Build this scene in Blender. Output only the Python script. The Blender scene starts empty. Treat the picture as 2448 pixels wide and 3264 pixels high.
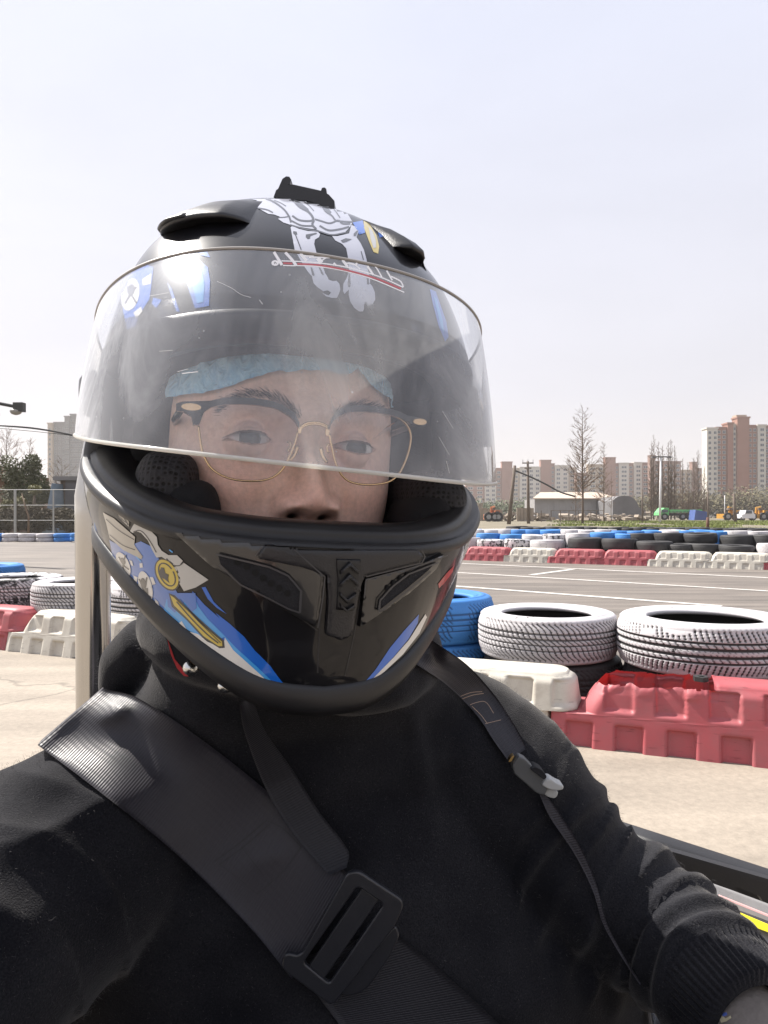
import bpy, bmesh, math, random
from mathutils import Vector, Matrix, noise as mnoise
from mathutils.bvhtree import BVHTree
from mathutils.geometry import delaunay_2d_cdt

random.seed(7)
SC = bpy.context.scene
COL = SC.collection
rad = math.radians

# ------------------------------------------------------------------ camera
F, U0, V0, CH = 2300.0, 1224.0, 1640.0, 0.82
cam_data = bpy.data.cameras.new('camera')
cam_data.sensor_fit = 'VERTICAL'
cam_data.sensor_height = 36.0
cam_data.lens = 36.0 * F / 3264.0
cam_data.shift_y = 8.0 / 3264.0
cam_data.clip_start = 0.02
cam_data.clip_end = 6000.0
cam = bpy.data.objects.new('camera', cam_data)
cam.location = (0, 0, CH)
cam.rotation_euler = (rad(90), 0, 0)
COL.objects.link(cam)
SC.camera = cam
CAM = Vector((0, 0, CH))

# ------------------------------------------------------------------ sky + sun
SUN_EL, SUN_AZ = 50.0, -60.0          # azimuth measured from +Y (view direction) towards +X
world = bpy.data.worlds.new('World')
SC.world = world
world.use_nodes = True
wn, wl = world.node_tree.nodes, world.node_tree.links
wn.clear()
sky = wn.new('ShaderNodeTexSky')
sky.sky_type = 'NISHITA'
sky.sun_disc = False
sky.sun_elevation = rad(SUN_EL)
sky.sun_rotation = rad(SUN_AZ)
sky.air_density = 1.2
sky.dust_density = 4.0
sky.ozone_density = 2.0
sky.altitude = 10
veil = wn.new('ShaderNodeMix'); veil.data_type = 'RGBA'
veil.inputs[0].default_value = 0.95
veil.inputs[7].default_value = (4.62, 4.66, 5.45, 1)      # even pale haze veil of the whole sky
bg = wn.new('ShaderNodeBackground'); bg.inputs['Strength'].default_value = 0.080
wo = wn.new('ShaderNodeOutputWorld')
wtc = wn.new('ShaderNodeTexCoord'); wsp = wn.new('ShaderNodeSeparateXYZ'); wl.new(wtc.outputs['Generated'], wsp.inputs[0])
wrp = wn.new('ShaderNodeValToRGB'); wl.new(wsp.outputs['Z'], wrp.inputs[0])                 # warm pale horizon haze fading to lavender overhead
wrp.color_ramp.elements[0].position = 0.0; wrp.color_ramp.elements[0].color = (0.560, 0.520, 0.498, 1)
wrp.color_ramp.elements[1].position = 0.55; wrp.color_ramp.elements[1].color = (0.468, 0.486, 0.570, 1)
e_ = wrp.color_ramp.elements.new(0.16); e_.color = (0.505, 0.498, 0.535, 1)
wsc = wn.new('ShaderNodeVectorMath'); wsc.operation = 'SCALE'; wsc.inputs['Scale'].default_value = 10.0; wmp = wn.new('ShaderNodeMapping'); wmp.inputs['Scale'].default_value = (1.0, 1.0, 3.2); wmp.inputs['Rotation'].default_value = (0.2, 0.25, 0); wl.new(wtc.outputs['Generated'], wmp.inputs[0])
wnz = wn.new('ShaderNodeTexNoise'); wnz.inputs['Scale'].default_value = 2.2; wnz.inputs['Detail'].default_value = 6; wnz.inputs['Distortion'].default_value = 0.4; wl.new(wmp.outputs[0], wnz.inputs['Vector'])
wmr = wn.new('ShaderNodeMapRange'); wmr.inputs['From Min'].default_value = 0.3; wmr.inputs['From Max'].default_value = 0.7; wmr.inputs['To Min'].default_value = 9.6; wmr.inputs['To Max'].default_value = 10.4; wl.new(wnz.outputs['Fac'], wmr.inputs['Value']); wl.new(wmr.outputs[0], wsc.inputs['Scale'])     # faint veil streaks
wl.new(wrp.outputs[0], wsc.inputs[0]); wl.new(wsc.outputs[0], veil.inputs[7])
wl.new(sky.outputs[0], veil.inputs[6]); wl.new(veil.outputs[2], bg.inputs['Color']); wl.new(bg.outputs[0], wo.inputs['Surface'])

sun_data = bpy.data.lights.new('sun', 'SUN')
sun_data.energy = 4.8
sun_data.angle = rad(0.6)
sun_data.color = (1.0, 0.95, 0.88)
sun = bpy.data.objects.new('sun', sun_data)
COL.objects.link(sun)
to_sun = Vector((math.sin(rad(SUN_AZ)) * math.cos(rad(SUN_EL)), math.cos(rad(SUN_AZ)) * math.cos(rad(SUN_EL)), math.sin(rad(SUN_EL))))
sun.rotation_euler = to_sun.to_track_quat('Z', 'Y').to_euler()
sun.location = to_sun * 50

SC.view_settings.view_transform = 'Standard'
SC.view_settings.look = 'None'
SC.view_settings.gamma = 1.0
SC.view_settings.use_curve_mapping = False
SC.view_settings.exposure = 1.12
SC.render.engine = 'CYCLES'
SC.cycles.use_denoising = True
SC.cycles.max_bounces = 8
SC.cycles.transparent_max_bounces = 16
SC.cycles.volume_bounces = 0
SC.cycles.caustics_reflective = False
SC.cycles.caustics_refractive = False

# ------------------------------------------------------------------ helpers
def P(u, v, Y):
    return Vector(((u - U0) / F * Y, Y, CH - (v - V0) / F * Y))
def G(u, v, z=0.0):
    """ground point seen at a picture position"""
    Y = (CH - z) * F / (v - V0)
    return Vector(((u - U0) / F * Y, Y, z))
def ray(u, v):
    return Vector(((u - U0) / F, 1.0, -(v - V0) / F)).normalized()
def Z(ox, oy, s):
    return lambda pts: [(ox + x / s, oy + y / s) for x, y in pts]
def lerp(a, b, t): return a + (b - a) * t
def clamp(x, a=0.0, b=1.0): return max(a, min(b, x))
def sstep(a, b, x):
    t = clamp((x - a) / (b - a)); return t * t * (3 - 2 * t)
def interp(tab, x):
    if x <= tab[0][0]: return tab[0][1]
    for (x0, y0), (x1, y1) in zip(tab, tab[1:]):
        if x <= x1: return lerp(y0, y1, (x - x0) / (x1 - x0))
    return tab[-1][1]
def sinterp(tab, x):
    """smooth (Catmull-Rom) table lookup"""
    n = len(tab)
    if x <= tab[0][0]: return tab[0][1]
    if x >= tab[-1][0]: return tab[-1][1]
    for i in range(n - 1):
        if x <= tab[i + 1][0]:
            x0, y0 = tab[i]; x1, y1 = tab[i + 1]
            xm, ym = tab[i - 1] if i else (2 * x0 - x1, 2 * y0 - y1)
            xp, yp = tab[i + 2] if i + 2 < n else (2 * x1 - x0, 2 * y1 - y0)
            h = x1 - x0; t = (x - x0) / h
            m0 = (y1 - ym) / (x1 - xm) * h; m1 = (yp - y0) / (xp - x0) * h
            return (2*t**3-3*t*t+1)*y0 + (t**3-2*t*t+t)*m0 + (-2*t**3+3*t*t)*y1 + (t**3-t*t)*m1
def spline(pts, n):
    """n points evenly along a Catmull-Rom curve through pts (any dimension)"""
    P_ = [tuple(p) for p in pts]; dim = len(P_[0])
    acc = [0.0]
    for a, b in zip(P_, P_[1:]): acc.append(acc[-1] + math.dist(a, b))
    tabs = [[(acc[i], P_[i][k]) for i in range(len(P_))] for k in range(dim)]
    return [tuple(sinterp(tabs[k], acc[-1] * i / (n - 1)) for k in range(dim)) for i in range(n)]
def fbm(p, oct=3):
    s, a, f = 0.0, 0.5, 1.0
    for _ in range(oct):
        s += a * mnoise.noise(Vector(p) * f); a *= 0.5; f *= 2.03
    return s

def empty(name, loc, label=None, cat=None, group=None):
    o = bpy.data.objects.new(name, None); o.location = loc; o.empty_display_size = 0.05
    COL.objects.link(o); return tag(o, label, cat, group)
def tag(o, label=None, cat=None, group=None, kind=None):
    if label: o['label'] = label
    if cat: o['category'] = cat
    if group: o['group'] = group
    if kind: o['kind'] = kind
    return o
def mesh(name, verts, faces, mats, parent=None, smooth=True, loc=None, mids=None, cols=None, rot=0.0):
    """verts are world positions unless loc is given (then local to loc)"""
    off = Vector(parent.location) if parent is not None else Vector((0, 0, 0))
    me = bpy.data.meshes.new(name)
    if loc is None:
        me.from_pydata([tuple(Vector(v) - off) for v in verts], [], faces)
    else:
        me.from_pydata([tuple(v) for v in verts], [], faces)
    if not isinstance(mats, (list, tuple)): mats = [mats]
    for m in mats: me.materials.append(m)
    if mids: me.polygons.foreach_set('material_index', mids)
    if smooth: me.polygons.foreach_set('use_smooth', [True] * len(me.polygons))
    if cols:
        at = me.color_attributes.new('Col', 'FLOAT_COLOR', 'POINT')
        at.data.foreach_set('color', [c for k in cols for c in (k[0], k[1], k[2], 1.0)])
    me.validate(); me.update()
    o = bpy.data.objects.new(name, me); COL.objects.link(o)
    if parent is not None: o.parent = parent
    if loc is not None: o.location = Vector(loc) - off
    o.rotation_euler.z = rot
    return o
def inst(o, name, parent, loc, rot=None, mat=None, scale=None):
    """another object sharing o's mesh data, loc in world"""
    c = bpy.data.objects.new(name, o.data); COL.objects.link(c)
    off = Vector(parent.location) if parent is not None else Vector((0, 0, 0))
    if parent is not None: c.parent = parent
    c.location = Vector(loc) - off
    if rot is not None: c.rotation_euler = rot
    if scale is not None: c.scale = scale
    if mat is not None:
        c.material_slots[0].link = 'OBJECT'; c.material_slots[0].material = mat
    return c

class MB:
    """collects shapes in world space, builds ONE mesh"""
    def __init__(s): s.v = []; s.f = []; s.m = []
    def add(s, v, f, m=0):
        n = len(s.v); s.v += [Vector(p) for p in v]; s.f += [tuple(i + n for i in q) for q in f]; s.m += [m] * len(f)
    def box(s, c, d, rz=0.0, m=0, M=None):
        hx, hy, hz = d[0] / 2, d[1] / 2, d[2] / 2
        vs = [Vector((x, y, z)) for z in (-hz, hz) for y in (-hy, hy) for x in (-hx, hx)]
        R = M if M is not None else Matrix.Rotation(rz, 3, 'Z')
        s.add([R @ v + Vector(c) for v in vs], [(0, 2, 3, 1), (4, 5, 7, 6), (0, 1, 5, 4), (2, 6, 7, 3), (0, 4, 6, 2), (1, 3, 7, 5)], m)
    def tube(s, pts, r, n=8, m=0, cap=True, flat=None):
        pts = [Vector(p) for p in pts]; k = len(pts)
        rr = r if isinstance(r, (list, tuple)) else [r] * k
        vs, fs = [], []
        up = Vector((0, 0, 1))
        prev = None
        for i, p in enumerate(pts):
            t = (pts[min(i + 1, k - 1)] - pts[max(i - 1, 0)]).normalized()
            if prev is None:
                a = t.cross(up)
                if a.length < 1e-3: a = t.cross(Vector((1, 0, 0)))
                a.normalize()
            else:
                a = prev - t * prev.dot(t)
                if a.length < 1e-6: a = t.orthogonal()
                a.normalize()
            prev = a; b = t.cross(a)
            for j in range(n):
                g = 2 * math.pi * j / n
                vs.append(p + (a * math.cos(g) + b * math.sin(g)) * rr[i])
        for i in range(k - 1):
            for j in range(n):
                j2 = (j + 1) % n
                fs.append((i * n + j, i * n + j2, (i + 1) * n + j2, (i + 1) * n + j))
        if cap:
            fs.append(tuple(reversed(range(n)))); fs.append(tuple((k - 1) * n + j for j in range(n)))
        s.add(vs, fs, m)
    def build(s, name, mats, parent=None, smooth=False):
        return mesh(name, s.v, s.f, mats, parent, smooth, mids=s.m)

def grid_faces(nr, nc, wrap=False):
    fs = []
    for i in range(nr - 1):
        for j in range(nc if wrap else nc - 1):
            j2 = (j + 1) % nc
            fs.append((i * nc + j, i * nc + j2, (i + 1) * nc + j2, (i + 1) * nc + j))
    return fs
def bvh_of(o):
    me = o.data; mw = Matrix.Translation(o.location + (o.parent.location if o.parent else Vector((0, 0, 0))))
    return BVHTree.FromPolygons([mw @ v.co for v in me.vertices], [tuple(p.vertices) for p in me.polygons])

# ------------------------------------------------------------------ materials
def new_mat(name):
    m = bpy.data.materials.new(name); m.use_nodes = True
    nt = m.node_tree; b = nt.nodes['Principled BSDF']
    return m, nt, b
def mat(name, col, rough=0.6, metal=0.0, spec=0.5, var=0.0, scale=20.0, bump=0.0, bscale=60.0, coat=0.0, col2=None, sheen=0.0, sss=0.0, detail=6.0, bdist=0.002, vcol=False, rvar=0.0):
    m, nt, b = new_mat(name); L = nt.links; N = nt.nodes
    b.inputs['Base Color'].default_value = (*col, 1); b.inputs['Roughness'].default_value = rough
    b.inputs['Metallic'].default_value = metal; b.inputs['Specular IOR Level'].default_value = spec
    b.inputs['Coat Weight'].default_value = coat; b.inputs['Coat Roughness'].default_value = 0.04
    if sheen: b.inputs['Sheen Weight'].default_value = sheen; b.inputs['Sheen Roughness'].default_value = 0.4
    tc = N.new('ShaderNodeTexCoord')
    src = None
    if vcol:
        at = N.new('ShaderNodeAttribute'); at.attribute_name = 'Col'; src = at.outputs['Color']
        L.new(src, b.inputs['Base Color'])
    if var > 0 or col2 or rvar:
        nz = N.new('ShaderNodeTexNoise'); nz.inputs['Scale'].default_value = scale; nz.inputs['Detail'].default_value = detail
        nz.inputs['Roughness'].default_value = 0.65
        L.new(tc.outputs['Object'], nz.inputs['Vector'])
        rp = N.new('ShaderNodeValToRGB'); rp.color_ramp.elements[0].position = 0.32; rp.color_ramp.elements[1].position = 0.7
        L.new(nz.outputs['Fac'], rp.inputs['Fac'])
        if vcol:
            mx = N.new('ShaderNodeMix'); mx.data_type = 'RGBA'; mx.blend_type = 'MULTIPLY'; mx.inputs[0].default_value = 1.0
            rp.color_ramp.elements[0].color = (1 - var, 1 - var, 1 - var, 1); rp.color_ramp.elements[1].color = (1, 1, 1, 1)
            L.new(src, mx.inputs[6]); L.new(rp.outputs['Color'], mx.inputs[7]); L.new(mx.outputs[2], b.inputs['Base Color'])
        else:
            c2 = col2 or tuple(c * (1 - var) for c in col)
            rp.color_ramp.elements[0].color = (*c2, 1); rp.color_ramp.elements[1].color = (*col, 1)
            L.new(rp.outputs['Color'], b.inputs['Base Color'])
        if rvar:
            mr = N.new('ShaderNodeMapRange'); mr.inputs['To Min'].default_value = rough - rvar; mr.inputs['To Max'].default_value = rough + rvar
            L.new(nz.outputs['Fac'], mr.inputs['Value']); L.new(mr.outputs[0], b.inputs['Roughness'])
    if bump > 0:
        n2 = N.new('ShaderNodeTexNoise'); n2.inputs['Scale'].default_value = bscale; n2.inputs['Detail'].default_value = 5
        L.new(tc.outputs['Object'], n2.inputs['Vector'])
        bp = N.new('ShaderNodeBump'); bp.inputs['Strength'].default_value = bump; bp.inputs['Distance'].default_value = bdist
        L.new(n2.outputs['Fac'], bp.inputs['Height']); L.new(bp.outputs['Normal'], b.inputs['Normal'])
    return m
# ------------------------------------------------------------------ ground, track, markings
M_conc = mat('concrete', (0.320, 0.274, 0.222), 0.85, var=0.0, col2=(0.262, 0.225, 0.182), scale=1.1, bump=0.35, bscale=55, detail=10, bdist=0.004)
def ground_details(m, sc, crack):
    """fine speckle and darker stains over a ground material"""
    nt = m.node_tree; N = nt.nodes; L = nt.links; b = N['Principled BSDF']
    tc = N.new('ShaderNodeTexCoord')
    base = b.inputs['Base Color'].links[0].from_socket
    n = N.new('ShaderNodeTexNoise'); n.inputs['Scale'].default_value = sc; n.inputs['Detail'].default_value = 8; n.inputs['Roughness'].default_value = 0.8
    L.new(tc.outputs['Object'], n.inputs['Vector'])
    r = N.new('ShaderNodeMapRange'); r.inputs['From Min'].default_value = 0.3; r.inputs['From Max'].default_value = 0.7; r.inputs['To Min'].default_value = 0.74; r.inputs['To Max'].default_value = 1.14
    L.new(n.outputs['Fac'], r.inputs['Value'])
    mp = N.new('ShaderNodeMapping'); mp.inputs['Rotation'].default_value = (0, 0, rad(-25)); mp.inputs['Scale'].default_value = (0.35, 2.6, 1)
    L.new(tc.outputs['Object'], mp.inputs['Vector'])
    n2 = N.new('ShaderNodeTexNoise'); n2.inputs['Scale'].default_value = 1.7; n2.inputs['Detail'].default_value = 6; L.new(mp.outputs[0], n2.inputs['Vector'])
    r2 = N.new('ShaderNodeMapRange'); r2.inputs['From Min'].default_value = 0.35; r2.inputs['From Max'].default_value = 0.65; r2.inputs['To Min'].default_value = crack; r2.inputs['To Max'].default_value = 1.04
    L.new(n2.outputs['Fac'], r2.inputs['Value'])
    mm = N.new('ShaderNodeMath'); mm.operation = 'MULTIPLY'; L.new(r.outputs[0], mm.inputs[0]); L.new(r2.outputs[0], mm.inputs[1])
    vm = N.new('ShaderNodeVectorMath'); vm.operation = 'SCALE'; L.new(base, vm.inputs[0]); L.new(mm.outputs[0], vm.inputs['Scale'])
    L.new(vm.outputs[0], b.inputs['Base Color'])
ground_details(M_conc, 38.0, 0.80)
def cracks(m, sc, dark):
    nt = m.node_tree; N = nt.nodes; L = nt.links; b = N['Principled BSDF']; base = b.inputs['Base Color'].links[0].from_socket
    tc = N.new('ShaderNodeTexCoord'); wz = N.new('ShaderNodeTexNoise'); wz.inputs['Scale'].default_value = 3.0; wz.inputs['Detail'].default_value = 6; L.new(tc.outputs['Object'], wz.inputs['Vector'])
    vmx = N.new('ShaderNodeMix'); vmx.data_type = 'RGBA'; vmx.inputs[0].default_value = 0.22; L.new(tc.outputs['Object'], vmx.inputs[6]); L.new(wz.outputs['Color'], vmx.inputs[7])
    vo = N.new('ShaderNodeTexVoronoi'); vo.feature = 'DISTANCE_TO_EDGE'; vo.inputs['Scale'].default_value = sc; L.new(vmx.outputs[2], vo.inputs['Vector'])
    r = N.new('ShaderNodeMapRange'); r.inputs['From Min'].default_value = 0.0; r.inputs['From Max'].default_value = 0.006; r.inputs['To Min'].default_value = dark; r.inputs['To Max'].default_value = 1.0; L.new(vo.outputs['Distance'], r.inputs['Value'])
    vm = N.new('ShaderNodeVectorMath'); vm.operation = 'SCALE'; L.new(base, vm.inputs[0]); L.new(r.outputs[0], vm.inputs['Scale']); L.new(vm.outputs[0], b.inputs['Base Color'])
cracks(M_conc, 0.55, 0.62)
M_asph = mat('asphalt', (0.20, 0.172, 0.148), 0.8, col2=(0.150, 0.130, 0.114), scale=0.6, bump=0.5, bscale=130, detail=10, bdist=0.004)
ground_details(M_asph, 60.0, 0.58)
M_line = mat('road_paint', (0.62, 0.60, 0.57), 0.7, col2=(0.36, 0.33, 0.30), scale=26, detail=8)
M_soil = mat('soil', (0.20, 0.165, 0.12), 0.95, col2=(0.12, 0.11, 0.07), scale=0.5, bump=0.3, bscale=20)

tag(mesh('ground', [(-1500, -600, 0), (1500, -600, 0), (1500, 3000, 0), (-1500, 3000, 0)], [(0, 1, 2, 3)], M_conc, smooth=False), kind='structure')
# asphalt lap beyond the near barrier
trk = [(-40, 21.4), (-9.3, 21.4), (1.3, 13.2), (7.5, 9.8), (40, -8), (26, -12), (1.2, 2.45), (-0.2, 3.1), (-2.3, 4.45), (-7, 6.6), (-40, 13)]
tag(mesh('race_track', [(x, y, 0.004) for x, y in trk], [tuple(range(len(trk)))], M_asph, smooth=False), kind='structure')
fld = [(-300, 22.6), (-9, 22.6), (1.5, 17.5), (9, 12.5), (300, -80), (700, 900), (-700, 900)]
tag(mesh('wasteland', [(x, y, 0.006) for x, y in fld], [tuple(range(len(fld)))], M_soil, smooth=False), kind='structure')
def line_mark(name, a, b, w):
    A, B = G(*a), G(*b); d = (B - A); d.z = 0; d.normalize(); n = Vector((-d.y, d.x, 0)) * w / 2
    A.z = B.z = 0.008
    k = 26
    vs = []
    for i in range(k + 1):
        p = A.lerp(B, i / k); e = 1 + 0.12 * mnoise.noise(p * 3)
        vs += [p - n * e, p + n * e]
    tag(mesh(name, vs, [(2 * i, 2 * i + 2, 2 * i + 3, 2 * i + 1) for i in range(k)], M_line, smooth=False), kind='structure')
line_mark('road_marking', (1300, 1789), (2700, 1855), 0.10)
line_mark('road_marking', (1300, 1817), (2700, 1901), 0.09)
line_mark('road_marking', (1250, 1855), (2300, 1934), 0.10)
line_mark('road_marking', (1693, 1834), (1826, 1816), 0.10)

# ------------------------------------------------------------------ plastic barriers
def plastic(name, col, col2, glow):
    m, nt, b = new_mat(name); N, L = nt.nodes, nt.links
    tc = N.new('ShaderNodeTexCoord')
    n = N.new('ShaderNodeTexNoise'); n.inputs['Scale'].default_value = 9; n.inputs['Detail'].default_value = 9; n.inputs['Roughness'].default_value = 0.7
    L.new(tc.outputs['Object'], n.inputs['Vector'])
    r = N.new('ShaderNodeValToRGB'); r.color_ramp.elements[0].position = 0.33; r.color_ramp.elements[1].position = 0.6
    r.color_ramp.elements[0].color = (*col2, 1); r.color_ramp.elements[1].color = (*col, 1)
    L.new(n.outputs['Fac'], r.inputs['Fac'])
    mp = N.new('ShaderNodeMapping'); mp.inputs['Scale'].default_value = (6, 6, 40); mp.inputs['Rotation'].default_value = (0, rad(12), 0); L.new(tc.outputs['Object'], mp.inputs['Vector'])
    n3 = N.new('ShaderNodeTexNoise'); n3.inputs['Scale'].default_value = 3; n3.inputs['Detail'].default_value = 8; L.new(mp.outputs[0], n3.inputs['Vector'])
    r3 = N.new('ShaderNodeMapRange'); r3.inputs['From Min'].default_value = 0.62; r3.inputs['From Max'].default_value = 0.72; r3.inputs['To Min'].default_value = 1; r3.inputs['To Max'].default_value = 0.62
    L.new(n3.outputs['Fac'], r3.inputs['Value'])
    vm = N.new('ShaderNodeVectorMath'); vm.operation = 'SCALE'; L.new(r.outputs[0], vm.inputs[0]); L.new(r3.outputs[0], vm.inputs['Scale'])
    L.new(vm.outputs[0], b.inputs['Base Color']); b.inputs['Roughness'].default_value = 0.55
    bp = N.new('ShaderNodeBump'); bp.inputs['Strength'].default_value = 0.25; bp.inputs['Distance'].default_value = 0.003; L.new(n.outputs['Fac'], bp.inputs['Height']); L.new(bp.outputs[0], b.inputs['Normal'])
    tr = N.new('ShaderNodeBsdfTranslucent'); tr.inputs['Color'].default_value = (*glow, 1)
    mx = N.new('ShaderNodeMixShader'); mx.inputs[0].default_value = 0.09
    out = N['Material Output']
    L.new(b.outputs[0], mx.inputs[1]); L.new(tr.outputs[0], mx.inputs[2]); L.new(mx.outputs[0], out.inputs['Surface'])
    return m
M_bred = plastic('red_plastic', (0.40, 0.085, 0.098), (0.33, 0.10, 0.11), (0.85, 0.02, 0.015))
M_bwhite = plastic('white_plastic', (0.60, 0.57, 0.50), (0.47, 0.43, 0.37), (0.7, 0.66, 0.55))

BL, BH, BD, BS = 0.84, 0.24, 0.30, 0.10      # length, height, depth, overlap of the upper half
def barrier_mesh(name, material, nx, nz, broken=False, relief=1.0):
    zs = []
    for i in range(nz + 1):
        zs.append(BH * i / nz)
    zm = BH * 0.47
    zs = sorted([z for z in zs if abs(z - zm) > BH / nz * 0.6] + [zm - 0.0015, zm + 0.0015])
    top_n = 5
    def shape(s, z, side):
        up = z > zm
        x = s * BL + (BS if up else 0.0)
        # rounded / sloped left shoulder and right nose of the upper half
        if up:
            k = (z - zm) / (BH - zm)
            x0 = BS + 0.085 * k ** 1.3; x1 = BL + BS - 0.015 * k - 0.03 * sstep(0.75, 1, k)
            x = lerp(x0, x1, s)
        k = z / BH
        half = lerp(BD / 2, BD / 2 - 0.05, k)
        # rounding at the very top and plan-view rounding of the ends
        half -= 0.018 * sstep(0.86, 1.0, k)
        e = min(s, 1 - s) * BL
        if e < 0.06: half -= 0.05 * (1 - e / 0.06) ** 2 * (1.0 if up else 0.35)
        # pockets
        px = 0.168; d = 0.0
        if zm + 0.012 < z < BH - 0.02:
            c = (x - BS - 0.135) / px; q = abs(c - round(c)) * px
            if 0 <= round(c) <= 4:
                d = 0.016 * (1 - sstep(0.042, 0.052, q)) * sstep(zm + 0.014, zm + 0.024, z)
        elif z < zm - 0.018:
            c = (x - 0.10) / px; q = abs(c - round(c)) * px
            if 0 <= round(c) <= 4:
                d = 0.020 * (1 - sstep(0.040, 0.048, q)) * (1 - sstep(zm - 0.034, zm - 0.024, z))
        half -= d * relief
        half += 0.0015 * mnoise.noise(Vector((x * 9, z * 9, side * 3)))
        return Vector((x, side * half, z))
    loop = [(z, -1) for z in zs] + [(BH + 0.006, t) for t in (-0.55, 0.0, 0.55)] + [(z, 1) for z in reversed(zs)]
    vs = []; nl = len(loop)
    for i in range(nx + 1):
        s = i / nx
        for z, side in loop:
            if abs(side) == 1:
                vs.append(shape(s, z, side))
            else:
                p = shape(s, BH, 1); q = shape(s, BH, -1)
                w = p.lerp(q, 0.5 - side / 2)
                w.z = BH + 0.007 * min(1, min(s, 1 - s) * 12)
                vs.append(w)
    fs = []
    for i in range(nx):
        for j in range(nl - 1):
            if broken:
                s = (i + 0.5) / nx
                zz, sd = loop[j]
                z2, sd2 = loop[j + 1]
                if s < 0.50 and (abs(sd) < 1 or abs(sd2) < 1):
                    continue
                if s < 0.50 and sd == -1 and sd2 == -1 and zz > BH - 0.020 - 0.014 * (0.5 - s) - 0.010 * mnoise.noise(Vector((s * 24, 1, 0))): continue
                if s < 0.50 and sd == 1 and sd2 == 1 and z2 > BH - 0.010 - 0.010 * mnoise.noise(Vector((s * 20, 5, 0))): continue
            fs.append((i * nl + j, (i + 1) * nl + j, (i + 1) * nl + j + 1, i * nl + j + 1))
    half = len(zs)
    for i in (0, nx):
        for j in range(half - 1):
            a, b = i * nl + j, i * nl + nl - 1 - j
            if broken and i == 0 and zs[j] > BH * 0.84: continue
            q = (a, a + 1, b - 1, b)
            fs.append(q if i == 0 else tuple(reversed(q)))
        if not broken or i == nx:
            t = [i * nl + k for k in range(half - 1, half + 4)]
            fs.append(tuple(t) if i == 0 else tuple(reversed(t)))
    if broken:
        # ragged torn rim
        for i in range(nx + 1):
            s = i / nx
            if s < 0.52:
                for j, (z, sd) in enumerate(loop):
                    if abs(sd) == 1 and z > BH - 0.05:
                        vs[i * nl + j].z += 0.012 * mnoise.noise(Vector((s * 17, sd * 4, 0.3))) + 0.004 * mnoise.noise(Vector((s * 70, sd * 4, 0.3)))
                        vs[i * nl + j].y += 0.010 * mnoise.noise(Vector((s * 11, sd * 9, 4)))
    o = mesh(name, vs, fs, material, loc=(0, 0, 0))
    return o
def place(o, x, y, ang, label, cat, group, name=None, first=False):
    if not first: c = inst(o, name or o.name.split('.')[0], None, (x, y, 0), (0, 0, rad(ang)))
    else:
        c = o; c.location = (x, y, 0); c.rotation_euler = (0, 0, rad(ang))
    # origin of the mesh is its left front corner line; shift back by half the depth
    R = Matrix.Rotation(rad(ang), 3, 'Z'); c.location += R @ Vector((0, BD / 2, 0))
    return tag(c, label, cat, group)
NG = 'plastic barriers beside the kart'
bw = barrier_mesh('plastic_barrier', M_bwhite, 120, 36)
place(bw, -0.205, 2.878, -21, 'cream white interlocking plastic barrier beside the torn red one', 'barrier', NG, first=True)
br_ = barrier_mesh('plastic_barrier', M_bred, 150, 44, broken=True)
place(br_, 0.591, 2.576, -21, 'faded red plastic barrier with its top torn open below the white tyres', 'barrier', NG, first=True)
d = Vector((math.cos(rad(-24)), math.sin(rad(-24)), 0))
o0 = Vector((-2.292, 4.336, 0))
place(bw, o0.x, o0.y, -24, 'cream white plastic barrier just left of the steel hoop', 'barrier', NG)
o1 = o0 + d * BL
place(bw, o1.x, o1.y, -24, 'cream white plastic barrier between the steel hoop and the dark collar', 'barrier', NG)
brn = barrier_mesh('plastic_barrier', M_bred, 100, 32)
o2 = o0 - d * BL
place(brn, o2.x, o2.y, -24, 'pink red plastic barrier at the left picture edge', 'barrier', NG, first=True)
# small black bolt caps on the barrier tops
M_cap = mat('black_cap', (0.03, 0.03, 0.03), 0.5)
def cap_on(p, ang, owner):
    m_ = MB(); m_.tube([Vector((0, 0, 0)), Vector((0, 0, 0.016))], 0.026, 6)
    m_.tube([Vector((0, 0, 0.016)), Vector((0, 0, 0.019))], 0.010, 8)
    o = mesh('bolt_cap', m_.v, m_.f, M_cap, None, False, loc=(0, 0, 0))
    o.parent = owner; o.location = (p[0], p[1], p[2]); o.rotation_euler.z = ang
cap_on((0.50, -0.04, BH + 0.004), 0.2, br_)
LEFTW = [x for x in bpy.data.objects if x.get('label', '').startswith('cream white plastic barrier just left')][0]
cap_on((0.66, -0.03, BH + 0.004), 0.4, LEFTW)

# far barrier line
FD = Vector((0.88, -0.478, 0)).normalized(); F0 = Vector((1.41, 12.9, 0)); FN = Vector((0.478, 0.88, 0)).normalized()
far_ang = math.degrees(math.atan2(FD.y, FD.x))
fw = barrier_mesh('plastic_barrier', M_bwhite, 110, 26, relief=.5); fr = barrier_mesh('plastic_barrier', M_bred, 110, 26, relief=.5)
order = 'wwrwrrwwrw'
names = {0: 'white far barrier half hidden by the helmet shell', 1: 'white far barrier next to the helmet edge', 2: 'leftmost red far barrier beside the helmet',
         3: 'single white far barrier between two red ones', 4: 'red far barrier right of the single white one', 5: 'red far barrier left of the pair of white ones',
         6: 'left one of the two adjoining white far barriers', 7: 'right one of the two adjoining white far barriers', 8: 'red far barrier cut by the right picture edge', 9: 'white far barrier beyond the right picture edge'}
used = set()
t0 = -1.68
for i, c in enumerate(order):
    if i in (0, 9): continue
    p = F0 + FD * (t0 + i * 0.80)
    src = fw if c == 'w' else fr
    b_ = place(src, p.x, p.y, far_ang + random.uniform(-1.2, 1.2), names[i], 'barrier', 'barriers along the far side of the track', first=c not in used)
    used.add(c)

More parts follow.
